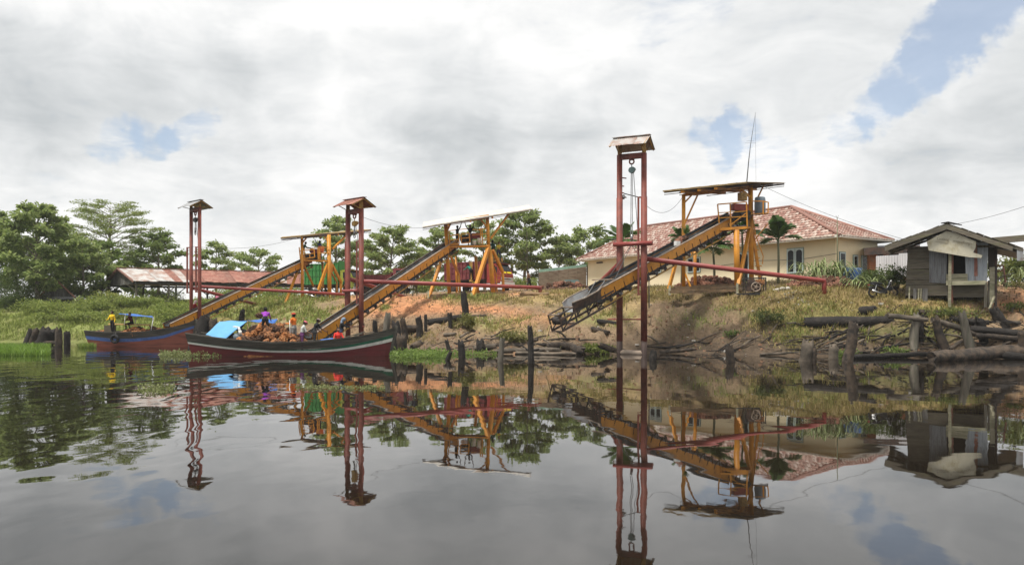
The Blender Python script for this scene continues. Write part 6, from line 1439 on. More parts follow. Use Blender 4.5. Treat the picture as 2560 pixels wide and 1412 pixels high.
q = P(786, 856, 43.6); person('worker in black with a tan cap leaning on a tool beside the middle conveyor', (q.x, q.y, zz(798, 43.6)-1.60), -.9, dict(torso=16, head=22, aL=(25, 10, 30), aR=(35, 10, 25), lL=(8, 10), lR=(-6, 6)), BLK, cm('charcoal_trousers', (.03, .03, .032)), 1.64, 'short', hat=cm('tan_cap', (.32, .24, .19)), shoes=cm('red_boots', (.5, .10, .06)))
m = MB(); a, b = P(792, 820, 43.3), P(794, 853, 43.3); m.path([a, b], .018, 6); tag(m.build('tool_handle', MT['brownsteel'], org=b), 'dark tool handle in the hands of the black-clad worker', 'tool')
q = P(851, 850, 45.1); person('person in a black shirt and blue-grey hood reaching out at the middle hoist tower', (q.x, q.y, zz(796, 45.1)-1.62), -1.3, dict(torso=12, head=18, aL=(60, 8, 25), aR=(50, 8, 30)), BLK, DNM, 1.64, 'long', hood=cm('blue_grey_hood', (.20, .27, .36)))
q = P(845, 858, 43.5); person('man in a bright red shirt sitting low at the bow end of the boat', (q.x, q.y, zz(823, 43.5)-.80), 3.6, dict(torso=6, aL=(25, 22, 45), aR=(25, 22, 45), lL=(80, 95), lR=(80, 95), spread=15), cm('scarlet_shirt', (.66, .045, .035)), DNM, 1.66, 'short', seat=0)
# leftmost shed
q = P(757, 646, 74.2); person('person in a dark green shirt working on the leftmost shed platform', (q.x, q.y, zz(648, 74.2)), -1.2, dict(torso=22, head=10, aL=(45, 10, 30), aR=(40, 10, 40)), cm('dark_green_shirt', (.02, .12, .065)), BLK, 1.64, 'long')
q = P(800, 646, 75.2); person('person in a blue shirt standing behind the orange drum', (q.x, q.y, zz(648, 75.2)), 1.0, dict(torso=4, aL=(130, 15, 25), aR=(40, 10, 40)), cm('blue_shirt', (.05, .09, .30)), BLK, 1.72, 'long')
q = G(861, 74.5); person('man in a green shirt standing beside the green truck cab', (q.x, q.y, q.z), 2.2, dict(aL=(10, 10, 25)), cm('teal_green_shirt', (.015, .17, .10)), BLK, 1.66, 'short')
q = G(783, 70.6); person('man in a pale shirt squatting by the motorcycle under the leftmost shed', (q.x, q.y, q.z), -2.2, dict(torso=25, aL=(45, 10, 45), aR=(45, 10, 45), lL=(75, 110), lR=(75, 110), spread=12), cm('pale_shirt', (.5, .48, .46)), BLK, 1.6, 'short', skin=SKD)
# middle shed
q = P(1143, 613, 66.2); person('dark-clothed person at the left rail of the middle shed, arm raised', (q.x, q.y, zz(614, 66.2)), -.8, dict(torso=3, aL=(25, 12, 40), aR=(150, 12, 15)), BLK, BLK, 1.62, 'long', skin=SKD)
q = P(1175, 613, 66.8); person('dark-clothed man with both arms up against the middle shed roof', (q.x, q.y, zz(614, 66.8)), 2.9, dict(aL=(140, 35, 25), aR=(150, 35, 20), torso=-2), BLK, GRY, 1.72, 'short', skin=SKD)
q = P(1178, 700, 72.6); person('person in a teal shirt bending inside the maroon truck box', (q.x, q.y, 5.45), .8, dict(torso=45, aL=(50, 10, 20), aR=(50, 10, 20), lL=(5, 10)), cm('teal_shirt', (.015, .22, .16)), BLK, 1.64, 'long')
q = P(1246, 648, 68.6); person('man in a yellow and black shirt climbing at the right of the middle shed', (q.x, q.y, zz(654, 68.6)), -2.6, dict(torso=10, aL=(70, 10, 30), aR=(40, 10, 30), lL=(20, 30), lR=(-4, 6)), cm('yellow_black_shirt', (.62, .48, .05)), DNM, 1.66, 'short')
q = P(1233, 640, 67.6); person('person in dark green standing on the truck roof rack behind the yellow and black shirt', (q.x, q.y, zz(650, 67.6)), .5, dict(torso=12, aL=(30, 10, 40)), cm('bottle_green_shirt', (.012, .06, .045)), BLK, 1.66, 'long')
q = G(1176, 66.8); person('worker in a yellow shirt and dark trousers bending at the side of the maroon truck', (q.x, q.y, q.z), -1.2, dict(torso=62, head=-15, aL=(55, 8, 20), aR=(45, 8, 25), lL=(8, 14), lR=(-3, 8)), cm('dull_yellow_shirt', (.50, .36, .05)), OLV, 1.66, 'short', skin=SKD)
q = G(1323, 66.5); person('shirtless man in dark shorts walking left of the corrugated fence', (q.x, q.y, q.z), 1.3, dict(torso=8, head=12, lL=(16, 10), lR=(-12, 12)), SK, BLK, 1.68, 'short', legs='short')
q = G(1037, 67.2); person('man in dark clothes standing on the bank right of the middle conveyor', (q.x, q.y, q.z), .4, dict(spread=9), cm('navy_shirt', (.02, .03, .05)), OLV, 1.68, 'short', skin=SKD)
q = G(1013, 68.2); person('person in black half hidden behind the middle conveyor', (q.x, q.y, q.z), -.6, dict(torso=12), BLK, cm('dark_olive_trousers', (.03, .035, .025)), 1.6, 'long')
# ---------------------------------------------------------------- trucks
def wheel(t, c, axis, r, w):
    m = MB(); m.torus(c, axis, r-.13, .13, 20, 8); wh = m.build('wheel', MT['black'], t)
    a = V(axis).normalized(); m = MB(); m.path([c-a*w*.3, c+a*w*.3], [r-.16, r-.16], 14); m.path([c-a*w*.42, c+a*w*.42], [.09, .09], 10); m.build('rim', MT['brownsteel'], wh)
def truck(label, px, y, ang, box_m, cab_m, cabtop_m, Lb, hb, stickers=False, stake=None):
    g = G(px, y); h = V((math.cos(ang), math.sin(ang), 0)); f = V((-h.y, h.x, 0)); Wd = 2.0     # h forward, f to the far side
    g.z = (gz(g.x, g.y)+gz((g+h*5).x, (g+h*5).y))/2
    t = thing('cargo_truck', label, 'truck', g, 'trucks loading under the sheds')
    c = lambda x, w, z: g+h*x+f*w+V((0, 0, z))
    zb = 1.12
    def ax(m, x0, x1, w0, w1, z0, z1): m.axes(c((x0+x1)/2, (w0+w1)/2, (z0+z1)/2), h*(x1-x0)/2, f*(w1-w0)/2, V((0, 0, (z1-z0)/2)))
    part(t, 'bed', MT['darksteel'], 'axes', c(Lb/2, Wd/2, zb-.06), h*Lb/2, f*Wd/2, V((0, 0, .07)))
    for w in (.5, 1.4):
        m = MB(); ax(m, 0, Lb+1.6, w, w+.12, .78, 1.0); m.build('chassis_rail', MT['darksteel'], t)
    sides = ((0, Lb, -.03, .03), (0, Lb, Wd-.03, Wd+.03))
    for x0, x1, w0, w1 in sides:
        m = MB(); ax(m, x0, x1, w0, w1, zb, zb+hb); s = m.build('box_side', box_m, t)
        nr = int(Lb/.42)
        for k in range(nr+1):
            m = MB(); x = .04+(Lb-.08)*k/nr; sg = -.075 if w0 < .5 else .03; ax(m, x-.035, x+.035, w0+(sg if w0 < .5 else .06), w0+(sg if w0 < .5 else .06)+.075, zb, zb+hb+.02); m.build('rib', box_m, s)
        for z in (zb+.04, zb+hb*.42, zb+hb*.72, zb+hb-.03):
            m = MB(); ax(m, 0, Lb, w0-.045 if w0 < .5 else w1, w0 if w0 < .5 else w1+.045, z-.035, z+.035); m.build('rail', box_m, s)
    for x in (0, Lb): m = MB(); ax(m, x-.03, x+.03, .03, Wd-.03, zb, zb+hb+(.25 if x else 0)); m.build('box_end', box_m, t)
    if stake: m = MB(); ax(m, stake, stake+.45, -.085, -.035, zb-.2, zb+hb); m.build('side_gate', MT['yellow2'], t)
    # cab
    X = Lb+.15; pr = [(0, .75), (0, 2.45), (.35, 2.52), (1.0, 2.46), (1.45, 1.75), (1.58, 1.5), (1.60, .75)]
    m = MB(); m.prism([c(X+x, .08, z) for x, z in pr], f*(Wd-.16)); cab = m.build('cab', cab_m, t)
    wn = V((.71, .0, .45)); d = (c(X+1.45, 0, 1.75)-c(X+1.0, 0, 2.46)); nn = (h*d.z*-1+V((0, 0, 1))*(d.dot(h))).normalized()*.012
    A, Bq = c(X+1.43, .2, 1.80), c(X+1.43, Wd-.2, 1.80); C_, D_ = c(X+1.06, Wd-.25, 2.38), c(X+1.06, .25, 2.38); o_ = h*.03+V((0, 0, .018))
    part(cab, 'windscreen', MT['glass'], 'plate', [A+o_, Bq+o_, C_+o_, D_+o_], .015)
    part(cab, 'visor', cabtop_m, 'plate', [c(X+1.0, .1, 2.48), c(X+1.0, Wd-.1, 2.48), c(X+1.25, Wd-.1, 2.50), c(X+1.25, .1, 2.50)], .04)
    for w in (.07, Wd-.07): part(cab, 'side_window', MT['glass'], 'plate', [c(X+.35, w, 1.72), c(X+1.22, w, 1.72), c(X+.95, w, 2.3), c(X+.35, w, 2.3)], .03)
    part(cab, 'bumper', MT['white'], 'axes', c(X+1.66, Wd/2, .72), h*.06, f*Wd*.49, V((0, 0, .13)))
    part(cab, 'grille', MT['white'], 'axes', c(X+1.61, Wd/2, 1.08), h*.02, f*.85, V((0, 0, .15)))
    part(cab, 'grille_slot', MT['darksteel'], 'axes', c(X+1.635, Wd/2, 1.08), h*.012, f*.5, V((0, 0, .05)))
    for w in (.28, Wd-.28): part(cab, 'headlight', MT['chrome'], 'axes', c(X+1.64, w, 1.08), h*.015, f*.14, V((0, 0, .09)))
    if stickers:
        for w in (.62, 1.38): part(cab, 'yellow_panel', cm('yellow_sticker', (.75, .58, .02)), 'axes', c(X+1.52, w, 1.67)+nn*2, (h*.09-V((0, 0, .14))).normalized()*.09, f*.30, nn)
        part(cab, 'badge', MT['machine'], 'axes', c(X+1.65, Wd/2, 1.1), h*.01, f*.1, V((0, 0, .06)))
        part(cab, 'roof_board', MT['yellow2'], 'axes', c(X+.5, Wd/2, 2.85), h*.04, f*.75, V((0, 0, .22)))
        part(cab, 'roof_rack', MT['darksteel'], 'axes', c(X+.5, Wd/2, 2.60), h*.45, f*.85, V((0, 0, .05)))
    for w in (-.02, Wd+.02): part(cab, 'mirror', MT['darksteel'], 'axes', c(X+1.3, w*1.0+(-.12 if w < 1 else .12), 2.0), h*.03, f*.07, V((0, 0, .16)))
    for x in (X+.75, 1.0): 
        for w in (.12, Wd-.12): wheel(t, c(x, w, .42), f, .43, .24)
    return t
truck('maroon-sided cargo truck with a red cab standing under the middle shed', 1112, 75, R(-38), MT['maroon'], MT['marooncab'], MT['machine'], 4.9, 1.6, True, 3.1)
truck('green-sided cargo truck with a yellow-green cab behind the leftmost shed', 762, 80.5, R(-24), MT['greenbox'], MT['greencab'], MT['yellow2'], 4.1, 2.05)
truck('dark red flat-sided truck half hidden behind the middle conveyor', 890, 78, R(-12), MT['maroon'], MT['maroon'], MT['machine'], 3.6, .75)
# ---------------------------------------------------------------- motorcycles
def motorbike(label, px, y, ang, body):
    g = G(px, y); h = V((math.cos(ang), math.sin(ang), 0)); f = V((-h.y, h.x, 0)); t = thing('motorcycle', label, 'motorcycle', g, 'parked motorcycles')
    c = lambda x, w, z: g+h*x+f*w+V((0, 0, z)); r = .29
    for x in (-.62, .62):
        m = MB(); m.torus(c(x, 0, r), f, r-.045, .045, 24, 8); w = m.build('wheel', MT['black'], t)
        m = MB(); m.torus(c(x, 0, r), f, r-.10, .015, 20, 6); m.path([c(x, -.06, r), c(x, .06, r)], .05, 10)
        for k in range(8): a = k*math.pi/4; m.bar(c(x, 0, r), c(x+math.cos(a)*(r-.1), 0, r+math.sin(a)*(r-.1)), .01, .01)
        m.build('spokes', MT['brownsteel'], w)
        m = MB(); m.path([c(x+(r+.05)*math.cos(a), 0, r+(r+.05)*math.sin(a)) for a in [R(q) for q in ((20, 50, 80, 110, 140) if x < 0 else (40, 70, 100, 130, 160))]], .045, 6); m.build('mudguard', body, t)
    m = MB(); m.path([c(-.75, 0, .78), c(-.4, 0, .74), c(-.05, 0, .55), c(.2, 0, .45), c(.38, 0, .75), c(.42, 0, .95)], [.07, .11, .09, .08, .10, .06], 8, squash=.8); m.build('fairing', body, t)
    m = MB(); m.path([c(-.82, 0, .83), c(-.55, 0, .86), c(-.2, 0, .80), c(-.05, 0, .78)], [.05, .10, .11, .06], 8, squash=.6); m.build('seat', MT['black'], t)
    m = MB(); m.axes(c(.0, 0, .34), h*.2, f*.11, V((0, 0, .13))); m.build('engine', MT['darksteel'], t)
    m = MB(); m.path([c(.05, -.14, .25), c(-.3, -.15, .27), c(-.75, -.16, .42)], [.03, .04, .05], 8); m.build('exhaust', MT['chrome'], t)
    for w in (-.07, .07):
        part(t, 'fork', MT['chrome'], 'bar', c(.62, w, r), c(.40, w, .92), .035, .035); part(t, 'swing_arm', MT['darksteel'], 'bar', c(-.62, w, r), c(-.1, w, .35), .035, .04); part(t, 'shock', MT['chrome'], 'bar', c(-.58, w*1.4, r+.05), c(-.45, w*1.4, .72), .035, .035)
    m = MB(); m.path([c(.32, -.33, 1.02), c(.38, -.12, 1.0), c(.40, 0, .96), c(.38, .12, 1.0), c(.32, .33, 1.02)], .016, 6); m.build('handlebar', MT['darksteel'], t)
    for w in (-.25, .25): part(t, 'mirror', MT['black'], 'bar', c(.36, w, 1.02), c(.30, w*1.15, 1.22), .015, .015)
    m = MB(); m.ball(c(.47, 0, .92), .09, 8); m.build('headlamp', MT['chrome'], t)
    m = MB(); m.box(c(-.86, 0, .72), (.08, .12, .08)); m.build('tail_lamp', MT['redpipe'], t)
    part(t, 'stand', MT['darksteel'], 'bar', c(.02, -.05, .3), c(.08, -.28, .0), .025, .025)
motorbike('black motorcycle parked on the bank left of the wooden kiosk', 2208, 46.2, R(4), MT['blackpaint'])
motorbike('muddy motorcycle parked under the leftmost shed', 796, 70.2, R(8), MT['brownsteel'])
# ---------------------------------------------------------------- old piles, stumps and logs
def logpath(pts, rad, seed, mt, name, label, cat, group):
    rs = random.Random(seed); pts = [V(p) for p in pts]; n, ns = 18, 14; A = []
    for i in range(n):
        f = i/(n-1)*(len(pts)-1); k = min(int(f), len(pts)-2); A.append(pts[k].lerp(pts[k+1], f-k))
    u = (A[-1]-A[0]).normalized(); x = u.cross(V((0, .3, 1)) if abs(u.z) < .9 else V((0, 1, 0))).normalized(); y = x.cross(u); vs = []; L_ = (A[-1]-A[0]).length
    jag = [rs.uniform(-1, 1) for _ in range(2*ns)]
    for i, p in enumerate(A):
        f = i/(n-1); r = rad[0]+(rad[-1]-rad[0])*f; w = V((mnoise.noise((f*L_*.8, seed, 0)), mnoise.noise((f*L_*.8, seed, 5)), mnoise.noise((f*L_*.8, seed, 9))))*r*.5
        for k in range(ns):
            a = 2*math.pi*k/ns; d = x*math.cos(a)+y*math.sin(a)
            # flutes run along the grain, knots and rot break it up
            q = 1+.20*mnoise.noise((math.cos(a)*2.2, math.sin(a)*2.2, seed*3.7+f*.6))+.16*mnoise.noise(d*2.+u*f*L_*2.+V((seed, 0, 0)))+.10*mnoise.noise(d*5.+u*f*L_*5.)
            e = u*r*(.9*jag[k]*min(1, .2/r) if i == n-1 else (.5*jag[ns+k]*min(1, .2/r) if i == 0 else (.3*jag[k]*min(1, .2/r) if i == n-2 else 0)))
            vs.append(p+w+d*r*q*(.86 if i in (0, n-1) else 1)+e)
    fs = [(i*ns+k, i*ns+(k+1) % ns, (i+1)*ns+(k+1) % ns, (i+1)*ns+k) for i in range(n-1) for k in range(ns)]
    m = MB(); m.add(vs, fs, True); c0 = A[0]+u*rad[0]*.3; c1 = A[-1]-u*rad[-1]*.35
    m.add([V(vs[k]) for k in range(ns)]+[c0], [(ns, (k+1) % ns, k) for k in range(ns)])
    m.add([V(vs[(n-1)*ns+k]) for k in range(ns)]+[c1], [(ns, k, (k+1) % ns) for k in range(ns)])
    return tag(m.build(name, MT[mt], org=pts[0]), label, cat, group)
ST = [ # px0,py top, px1,py bottom, depth, radius, material, label
 (1161, 733, 1163, 800, 53.2, .22, 'darklog', 'tall charred post standing alone below the middle shed'),
 (968, 782, 965, 832, 47.6, .20, 'greybark', 'bleached grey post just behind the bow of the dark-green-striped boat'),
 (990, 806, 994, 862, 47.2, .26, 'darklog', 'thick black stump touching the bow of the dark-green-striped boat'),
 (1008, 796, 1013, 856, 47.0, .19, 'browlog', 'upright dark post right of the black bow stump'),
 (1047, 791, 1049, 842, 48.2, .21, 'darklog', 'dark squared post with a pale edge, third from the bow'),
 (1064, 788, 1064, 826, 49, .11, 'darklog', 'thin dark post behind the squared post'),
 (1124, 784, 1127, 818, 50.6, .16, 'darklog', 'short dark post on the low bank log'),
 (1004, 836, 1006, 885, 44.8, .30, 'browlog', 'broad split stump in the weeds right of the bow'),
 (1116, 850, 1126, 880, 43.6, .12, 'darklog', 'curved black root leaning in the shallow water'),
 (1126, 880, 1118, 900, 43.5, .12, 'darklog', 'lower black root end bent back into the water'),
 (1152, 856, 1156, 893, 43.6, .20, 'darklog', 'squat black stump at the water edge'),
 (1199, 850, 1203, 878, 45.2, .24, 'darklog', 'rounded black stump behind the short waterside log'),
 (1256, 846, 1250, 905, 42.6, .14, 'greybark', 'grey tapered post leaning at the waterside logs'),
 (1324, 815, 1330, 912, 42.3, .13, 'darklog', 'tall dark pile standing in the water before the rightmost conveyor'),
 (1825, 862, 1828, 905, 41.2, .20, 'browlog', 'pointed brown pile alone in the water on the right'),
 (2022, 853, 2012, 902, 40.6, .30, 'greylog', 'sawn grey-brown block stump left of the leaning piles'),
 (2034, 866, 2032, 902, 40.2, .18, 'browlog', 'rounded stump against the sawn block stump'),
 (2080, 866, 2083, 897, 40.3, .24, 'greylog', 'short pale-topped stump at the right shore'),
 (2134, 806, 2122, 905, 40.6, .24, 'browlog', 'tall thick brown pile below the long charred log'),
 (2291, 784, 2285, 866, 41.2, .22, 'greybark', 'wide grey split pile left of the crossing beams'),
 (2302, 800, 2300, 850, 41.6, .16, 'darklog', 'dark pile behind the wide grey split pile'),
 (2337, 792, 2362, 880, 41, .22, 'browlog', 'dark leaning pile in the middle of the broken jetty'),
 (2403, 782, 2424, 868, 40.9, .21, 'greybark', 'long grey leaning pile right of the crossing beams'),
 (2450, 796, 2462, 860, 41, .22, 'darklog', 'dark leaning pile second from the right edge'),
 (2484, 773, 2506, 815, 41.6, .28, 'darklog', 'charred tilted stump highest on the right bank'),
 (2553, 832, 2550, 890, 39.8, .16, 'browlog', 'post cut by the right edge of the picture'),
 (1634, 880, 1631, 900, 43.9, .19, 'darklog', 'rotten black stump at the foot of the largest hoist tower'),
 (77, 823, 68, 862, 65, .26, 'darklog', 'black stump at the left of the far left group'),
 (92, 820, 78, 862, 64.4, .26, 'browlog', 'brown leaning stump, second of the far left group'),
 (122, 823, 112, 862, 64.8, .60, 'darklog', 'broad black rotted stump of the far left group'),
 (147, 822, 146, 866, 64, .27, 'browlog', 'upright brown pile of the far left group'),
 (166, 829, 166, 860, 64, .25, 'darklog', 'short black pile nearest the blue-striped boat stern'),
 (508, 795, 510, 850, 55.8, .48, 'darklog', 'massive dark stump between the two boats'),
 (534, 800, 536, 850, 55.6, .30, 'browlog', 'brown stump right of the massive stump between the boats'),
 (607, 776, 603, 808, 58.6, .20, 'darklog', 'dark post on the bank above the light blue tarpaulin'),
 (484, 858, 486, 905, 43.9, .34, 'darklog', 'black rotten pile under the stern of the dark-green-striped boat'),
 (937, 805, 938, 850, 48.2, .17, 'darklog', 'dark post behind the gunwale left of the grey bow post'),
]
for i, (x0, y0, x1, y1, d, r, m_, lb) in enumerate(ST):
    if 'between the boats' not in lb and 'between the two boats' not in lb and 'bow of' not in lb and 'stern of' not in lb and 'gunwale' not in lb: d = hit(x1, y1)
    A, B = P(x1, y1, d), P(x0, y0, d); g = gz(A.x, A.y); u = (B-A)
    if g < A.z: A = A-u*((A.z-g)/max(u.z, .1)+.15)
    logpath([A-u.normalized()*.3, A.lerp(B, .5)+V((.03*math.sin(i*2.3), 0, 0)), B], [r*1.08, r*.9], i, m_, 'wooden_pile', lb, 'stump', 'old piles and stumps along the shore')
LG = [
 ((2012, 806, 41.3), (2180, 803, 41.9), (2345, 797, 42.4), .38, .26, 'darklog', 'long thick charred log lying on the right bank'),
 ((2150, 778, 43.2), (2190, 774, 43.9), None, .32, .3, 'darklog', 'cut log end lying in the grass above the long charred log'),
 ((2220, 790, 42.1), (2320, 800, 41.7), None, .17, .14, 'greylog', 'pale split beam on top of the long charred log'),
 ((2295, 780, 42.4), (2352, 783, 42.2), None, .22, .2, 'browlog', 'short brown log piled above the crossing beams'),
 ((2330, 800, 41.7), (2425, 828, 41.3), (2455, 838, 41.2), .18, .16, 'greylog', 'grey beam slanting down between the leaning piles'),
 ((2375, 798, 42.3), (2470, 808, 42), None, .2, .2, 'darklog', 'dark beam behind the leaning piles'),
 ((2425, 822, 41.3), (2560, 835, 40.8), (2640, 838, 40.5), .2, .22, 'darklog', 'blackened jetty beam running out at the right edge'),
 ((2440, 838, 41), (2620, 852, 40.4), None, .16, .18, 'browlog', 'lower jetty beam running out at the right edge'),
 ((2490, 806, 42), (2550, 806, 41.8), None, .14, .12, 'greylog', 'thin grey log beside the charred tilted stump'),
 ((2330, 893, 39.3), (2480, 882, 39.2), (2620, 872, 39), .36, .42, 'browlog', 'huge brown log lying half in the water at the right'),
 ((2450, 880, 38.9), (2560, 893, 38.5), (2650, 900, 38), .2, .24, 'darklog', 'dark log crossing in front of the huge brown log'),
 ((2120, 893, 40.2), (2330, 884, 40.4), None, .16, .14, 'darklog', 'thin black log awash at the right shore'),
 ((2062, 868, 40.9), (2115, 853, 41.1), None, .07, .05, 'greylog', 'thin pale branch resting on the short pale-topped stump'),
 ((2095, 868, 41), (2165, 862, 41.2), None, .18, .16, 'darklog', 'black log behind the tall thick brown pile'),
 ((2375, 872, 40.6), (2405, 850, 40.9), None, .12, .1, 'browlog', 'short brown stick propped under the long grey leaning pile'),
 ((1185, 871, 44.2), (1240, 866, 44.5), None, .2, .18, 'greylog', 'short pale log behind the leaning grey post'),
 ((1222, 866, 44.2), (1330, 862, 44.4), (1380, 868, 44.3), .17, .2, 'browlog', 'brown log lying along the waterline, upper of the pair'),
 ((1235, 880, 43.2), (1350, 873, 43.4), (1400, 875, 43.3), .17, .16, 'greylog', 'long split grey log at the water edge'),
 ((1375, 866, 43.9), (1430, 868, 43.8), (1462, 878, 43.5), .28, .30, 'browlog', 'thick brown log with a ragged end below the free conveyor foot'),
 ((1290, 882, 42.9), (1440, 885, 42.7), None, .12, .1, 'greylog', 'flat pale plank log floating before the shore logs'),
 ((1500, 863, 43.9), (1540, 876, 43.5), None, .2, .16, 'browlog', 'log slanting into the water left of the largest hoist tower'),
 ((1495, 802, 46.6), (1545, 808, 46.2), None, .16, .12, 'darklog', 'dark driftwood on the bank behind the largest hoist tower'),
 ((1480, 822, 46), (1520, 832, 45.6), None, .22, .2, 'browlog', 'brown half-buried log on the bank under the conveyor'),
 ((1345, 850, 45.2), (1262, 846, 45.4), None, .13, .11, 'browlog', 'low log on the bank above the waterside logs'),
 ((1070, 806, 50.2), (1165, 792, 51.6), None, .28, .26, 'darklog', 'long dark log lying between the squared post and the tall charred post'),
 ((1010, 822, 48.8), (1050, 818, 49.2), None, .26, .26, 'browlog', 'brown log between the dark bow posts'),
 ((1030, 868, 44.6), (1052, 856, 45.2), None, .24, .3, 'browlog', 'short log with dark end in the water plants'),
 ((1110, 838, 46.2), (1140, 834, 46.6), None, .14, .1, 'greylog', 'small driftwood log on the lower bank'),
 ((1150, 843, 45.8), (1172, 830, 46.2), None, .10, .05, 'greylog', 'forked white branch on the lower bank'),
 ((1180, 826, 46.6), (1215, 840, 46.2), None, .1, .08, 'browlog', 'brown stick below the rounded tussock'),
 ((1135, 876, 44), (1180, 872, 44.2), None, .07, .06, 'greylog', 'thin pale stick between the squat black stumps'),
 ((1650, 880, 43.6), (1740, 873, 43.8), None, .13, .1, 'browlog', 'thin log lying at the shore right of the largest hoist tower'),
 ((1900, 886, 42.2), (2010, 880, 42.1), None, .10, .08, 'greylog', 'thin pale log along the right mud shore'),
 ((1300, 735, 59.5), (1372, 734, 60.5), None, .16, .15, 'timber', 'pale log lying on the bank crest under the end of the middle pipe'),
 ((1376, 812, 40.4), (1366, 850, 40.6), None, .045, .04, 'bamboo', 'short pale stake under the free conveyor foot'),
 ((80, 856, 64), (140, 857, 63.6), None, .2, .16, 'browlog', 'low log between the far left stumps'),
 ((1160, 795, 52.2), (1215, 788, 53), None, .16, .14, 'browlog', 'brown log right of the tall charred post'),
]
for i, (a, b, c_, r0_, r1_, m_, lb) in enumerate(LG):
    pts = []
    for px, py, d in ([a, b]+([c_] if c_ else [])):
        if not any(w in lb for w in ('jetty', 'stake', 'slanting', 'propped', 'split beam', 'branch')): d = hit(px, py+r0_*30)+.1
        pts.append(P(px, py, d))
    logpath(pts, [r0_*.82, r1_*.82], 60+i, m_, 'log', lb, 'log', 'logs and driftwood along the shore')
# bank debris: clods, sticks, palm fibre, litter
def debris():
    rs = np.random.RandomState(21); M_ = MB(); n = 0; 
    cl = [mat('bank_clod', (.20, .115, .07), .95, var=.4, scale=3), MT['browlog'], MT['litter'], mat('clay_clod', (.27, .16, .095), .95, var=.3, scale=3)]
    while n < 5200:
        y = 39+rs.rand()*24; s = -.36+rs.rand()*1.02; x = s*y; z = gz(x, y)
        if z < .02 or z > 4.1: continue
        px, py = pix(x, y, z); n += 1; kind = rs.rand(); r = .025+rs.rand()**3*.11
        if kind < .66:
            M_.cur = 3 if px < 1420 else 0
            k = [rs.uniform(.6, 1.3) for _ in range(8)]; a = rs.rand()*3; c0, s0 = math.cos(a)*r, math.sin(a)*r; b = V((x, y, z+r*.2))
            M_.hexa([b+V((-c0*k[0], -s0*k[0], -r*.5)), b+V((s0*k[1], -c0*k[1], -r*.5)), b+V((c0*k[2], s0*k[2], -r*.5)), b+V((-s0*k[3], c0*k[3], -r*.5)), b+V((-c0*k[4]*.6, -s0*k[4]*.6, r*.5)), b+V((s0*k[5]*.6, -c0*k[5]*.6, r*.4*k[5])), b+V((c0*k[6]*.6, s0*k[6]*.6, r*.5)), b+V((-s0*k[7]*.6, c0*k[7]*.6, r*.35))])
        elif kind < .93:
            if py < 800 and rs.rand() < .6: continue
            M_.cur = 1; a = rs.rand()*3.14; l = .12+rs.rand()**2*.5; d = V((math.cos(a)*l, math.sin(a)*l, rs.uniform(-.08, .12))); b = V((x, y, z+.03)); e = b+d; e.z = gz(e.x, e.y)+.04+rs.rand()*.1; M_.tube(b, e, .010+rs.rand()*.012, .008, 4)
        else:
            if rs.rand() < .5: continue
            M_.cur = 2; r *= .8; M_.box((x, y, z+.02), (r*2.2, r*1.4, r*.7), rs.rand()*3)
    o = M_.build('bank_debris', cl); o['kind'] = 'stuff'; tag(o, 'clods, twigs and pale litter strewn over the bank', 'debris')
    M_ = MB(); M_.cur = 0      # rubble spill by the end of the long pipe
    for i in range(90):
        f = rs.rand(); px = 1950+f*70+rs.normal(0, 16); y = 48.3-f*1.7+rs.normal(0, .25); g = G(px, y); r = .02+rs.rand()*.035; M_.box((g.x, g.y, g.z+r*.4), (r*2, r*1.6, r), rs.rand()*3)
    o = M_.build('white_rubble', [MT['litter']]); o['kind'] = 'stuff'; tag(o, 'white rubble and shells spilled down the right bank', 'rubble')
debris()
def fibre(px, y, w, h, label, seed, n=260):
    rs = random.Random(seed); g = G(px, y); M_ = MB()
    for i in range(n):
        a = rs.uniform(0, 6.28); r = w*math.sqrt(rs.random())/2; b = V((g.x+math.cos(a)*r, g.y+math.sin(a)*r*.6, 0)); b.z = gz(b.x, b.y)+h*rs.random()*(1-(2*r/w)**2)
        a += rs.uniform(-1, 1); l = rs.uniform(.15, .5); e = b+V((math.cos(a)*l, math.sin(a)*l*.6, rs.uniform(-.12, .14))); M_.tube(b, e, .014, .007, 4)
    tag(M_.build('fibre_heap', MT['darklog'] if seed % 2 else MT['greylog'], org=g), label, 'driftwood')
fibre(1770, 43.6, 1.8, .5, 'dark tangle of roots and twigs on the right mud bank', 71, 380); fibre(1690, 44.2, 1.6, .25, 'matted twigs at the shore beside the largest hoist tower', 73); fibre(1230, 46.4, 1.2, .3, 'pale dry stalks above the short waterside log', 74, 160)
fibre(2200, 40.9, 3.6, .2, 'drift of twigs between the right-hand piles', 75, 420); fibre(2400, 40.6, 3., .2, 'drift of twigs under the leaning piles', 77, 320); fibre(1420, 44.3, 2.0, .2, 'drift of dry twigs above the thick brown log', 79, 260)
def tangle(px0, px1, py0, py1, n, label, seed):
    rs = random.Random(seed); M_ = MB()
    for i in range(n):
        px, py = rs.uniform(px0, px1), rs.uniform(py0, py1); y = hit(px, py); b = P(px, py, y); a = rs.gauss(0, .45)+(math.pi if rs.random() < .5 else 0); l = rs.uniform(.5, 2.2)
        e = b+V((math.cos(a)*l, math.sin(a)*l*.7, 0)); e.z = max(gz(e.x, e.y), 0)+rs.uniform(.02, .30); b.z += rs.uniform(-.02, .12); r = rs.uniform(.02, .075)
        md = b.lerp(e, .5)+V((rs.uniform(-.08, .08), rs.uniform(-.08, .08), rs.uniform(-.03, .12))); M_.cur = rs.choice((0, 0, 1, 1, 2)); M_.path([b, md, e], [r, r*.9, r*.5], 6)
    o = M_.build('driftwood_tangle', [MT['darklog'], MT['browlog'], MT['greylog']]); o['kind'] = 'stuff'; tag(o, label, 'driftwood')
tangle(1990, 2600, 800, 888, 150, 'tangle of thin rotten timbers and branches between the right-hand piles', 5)
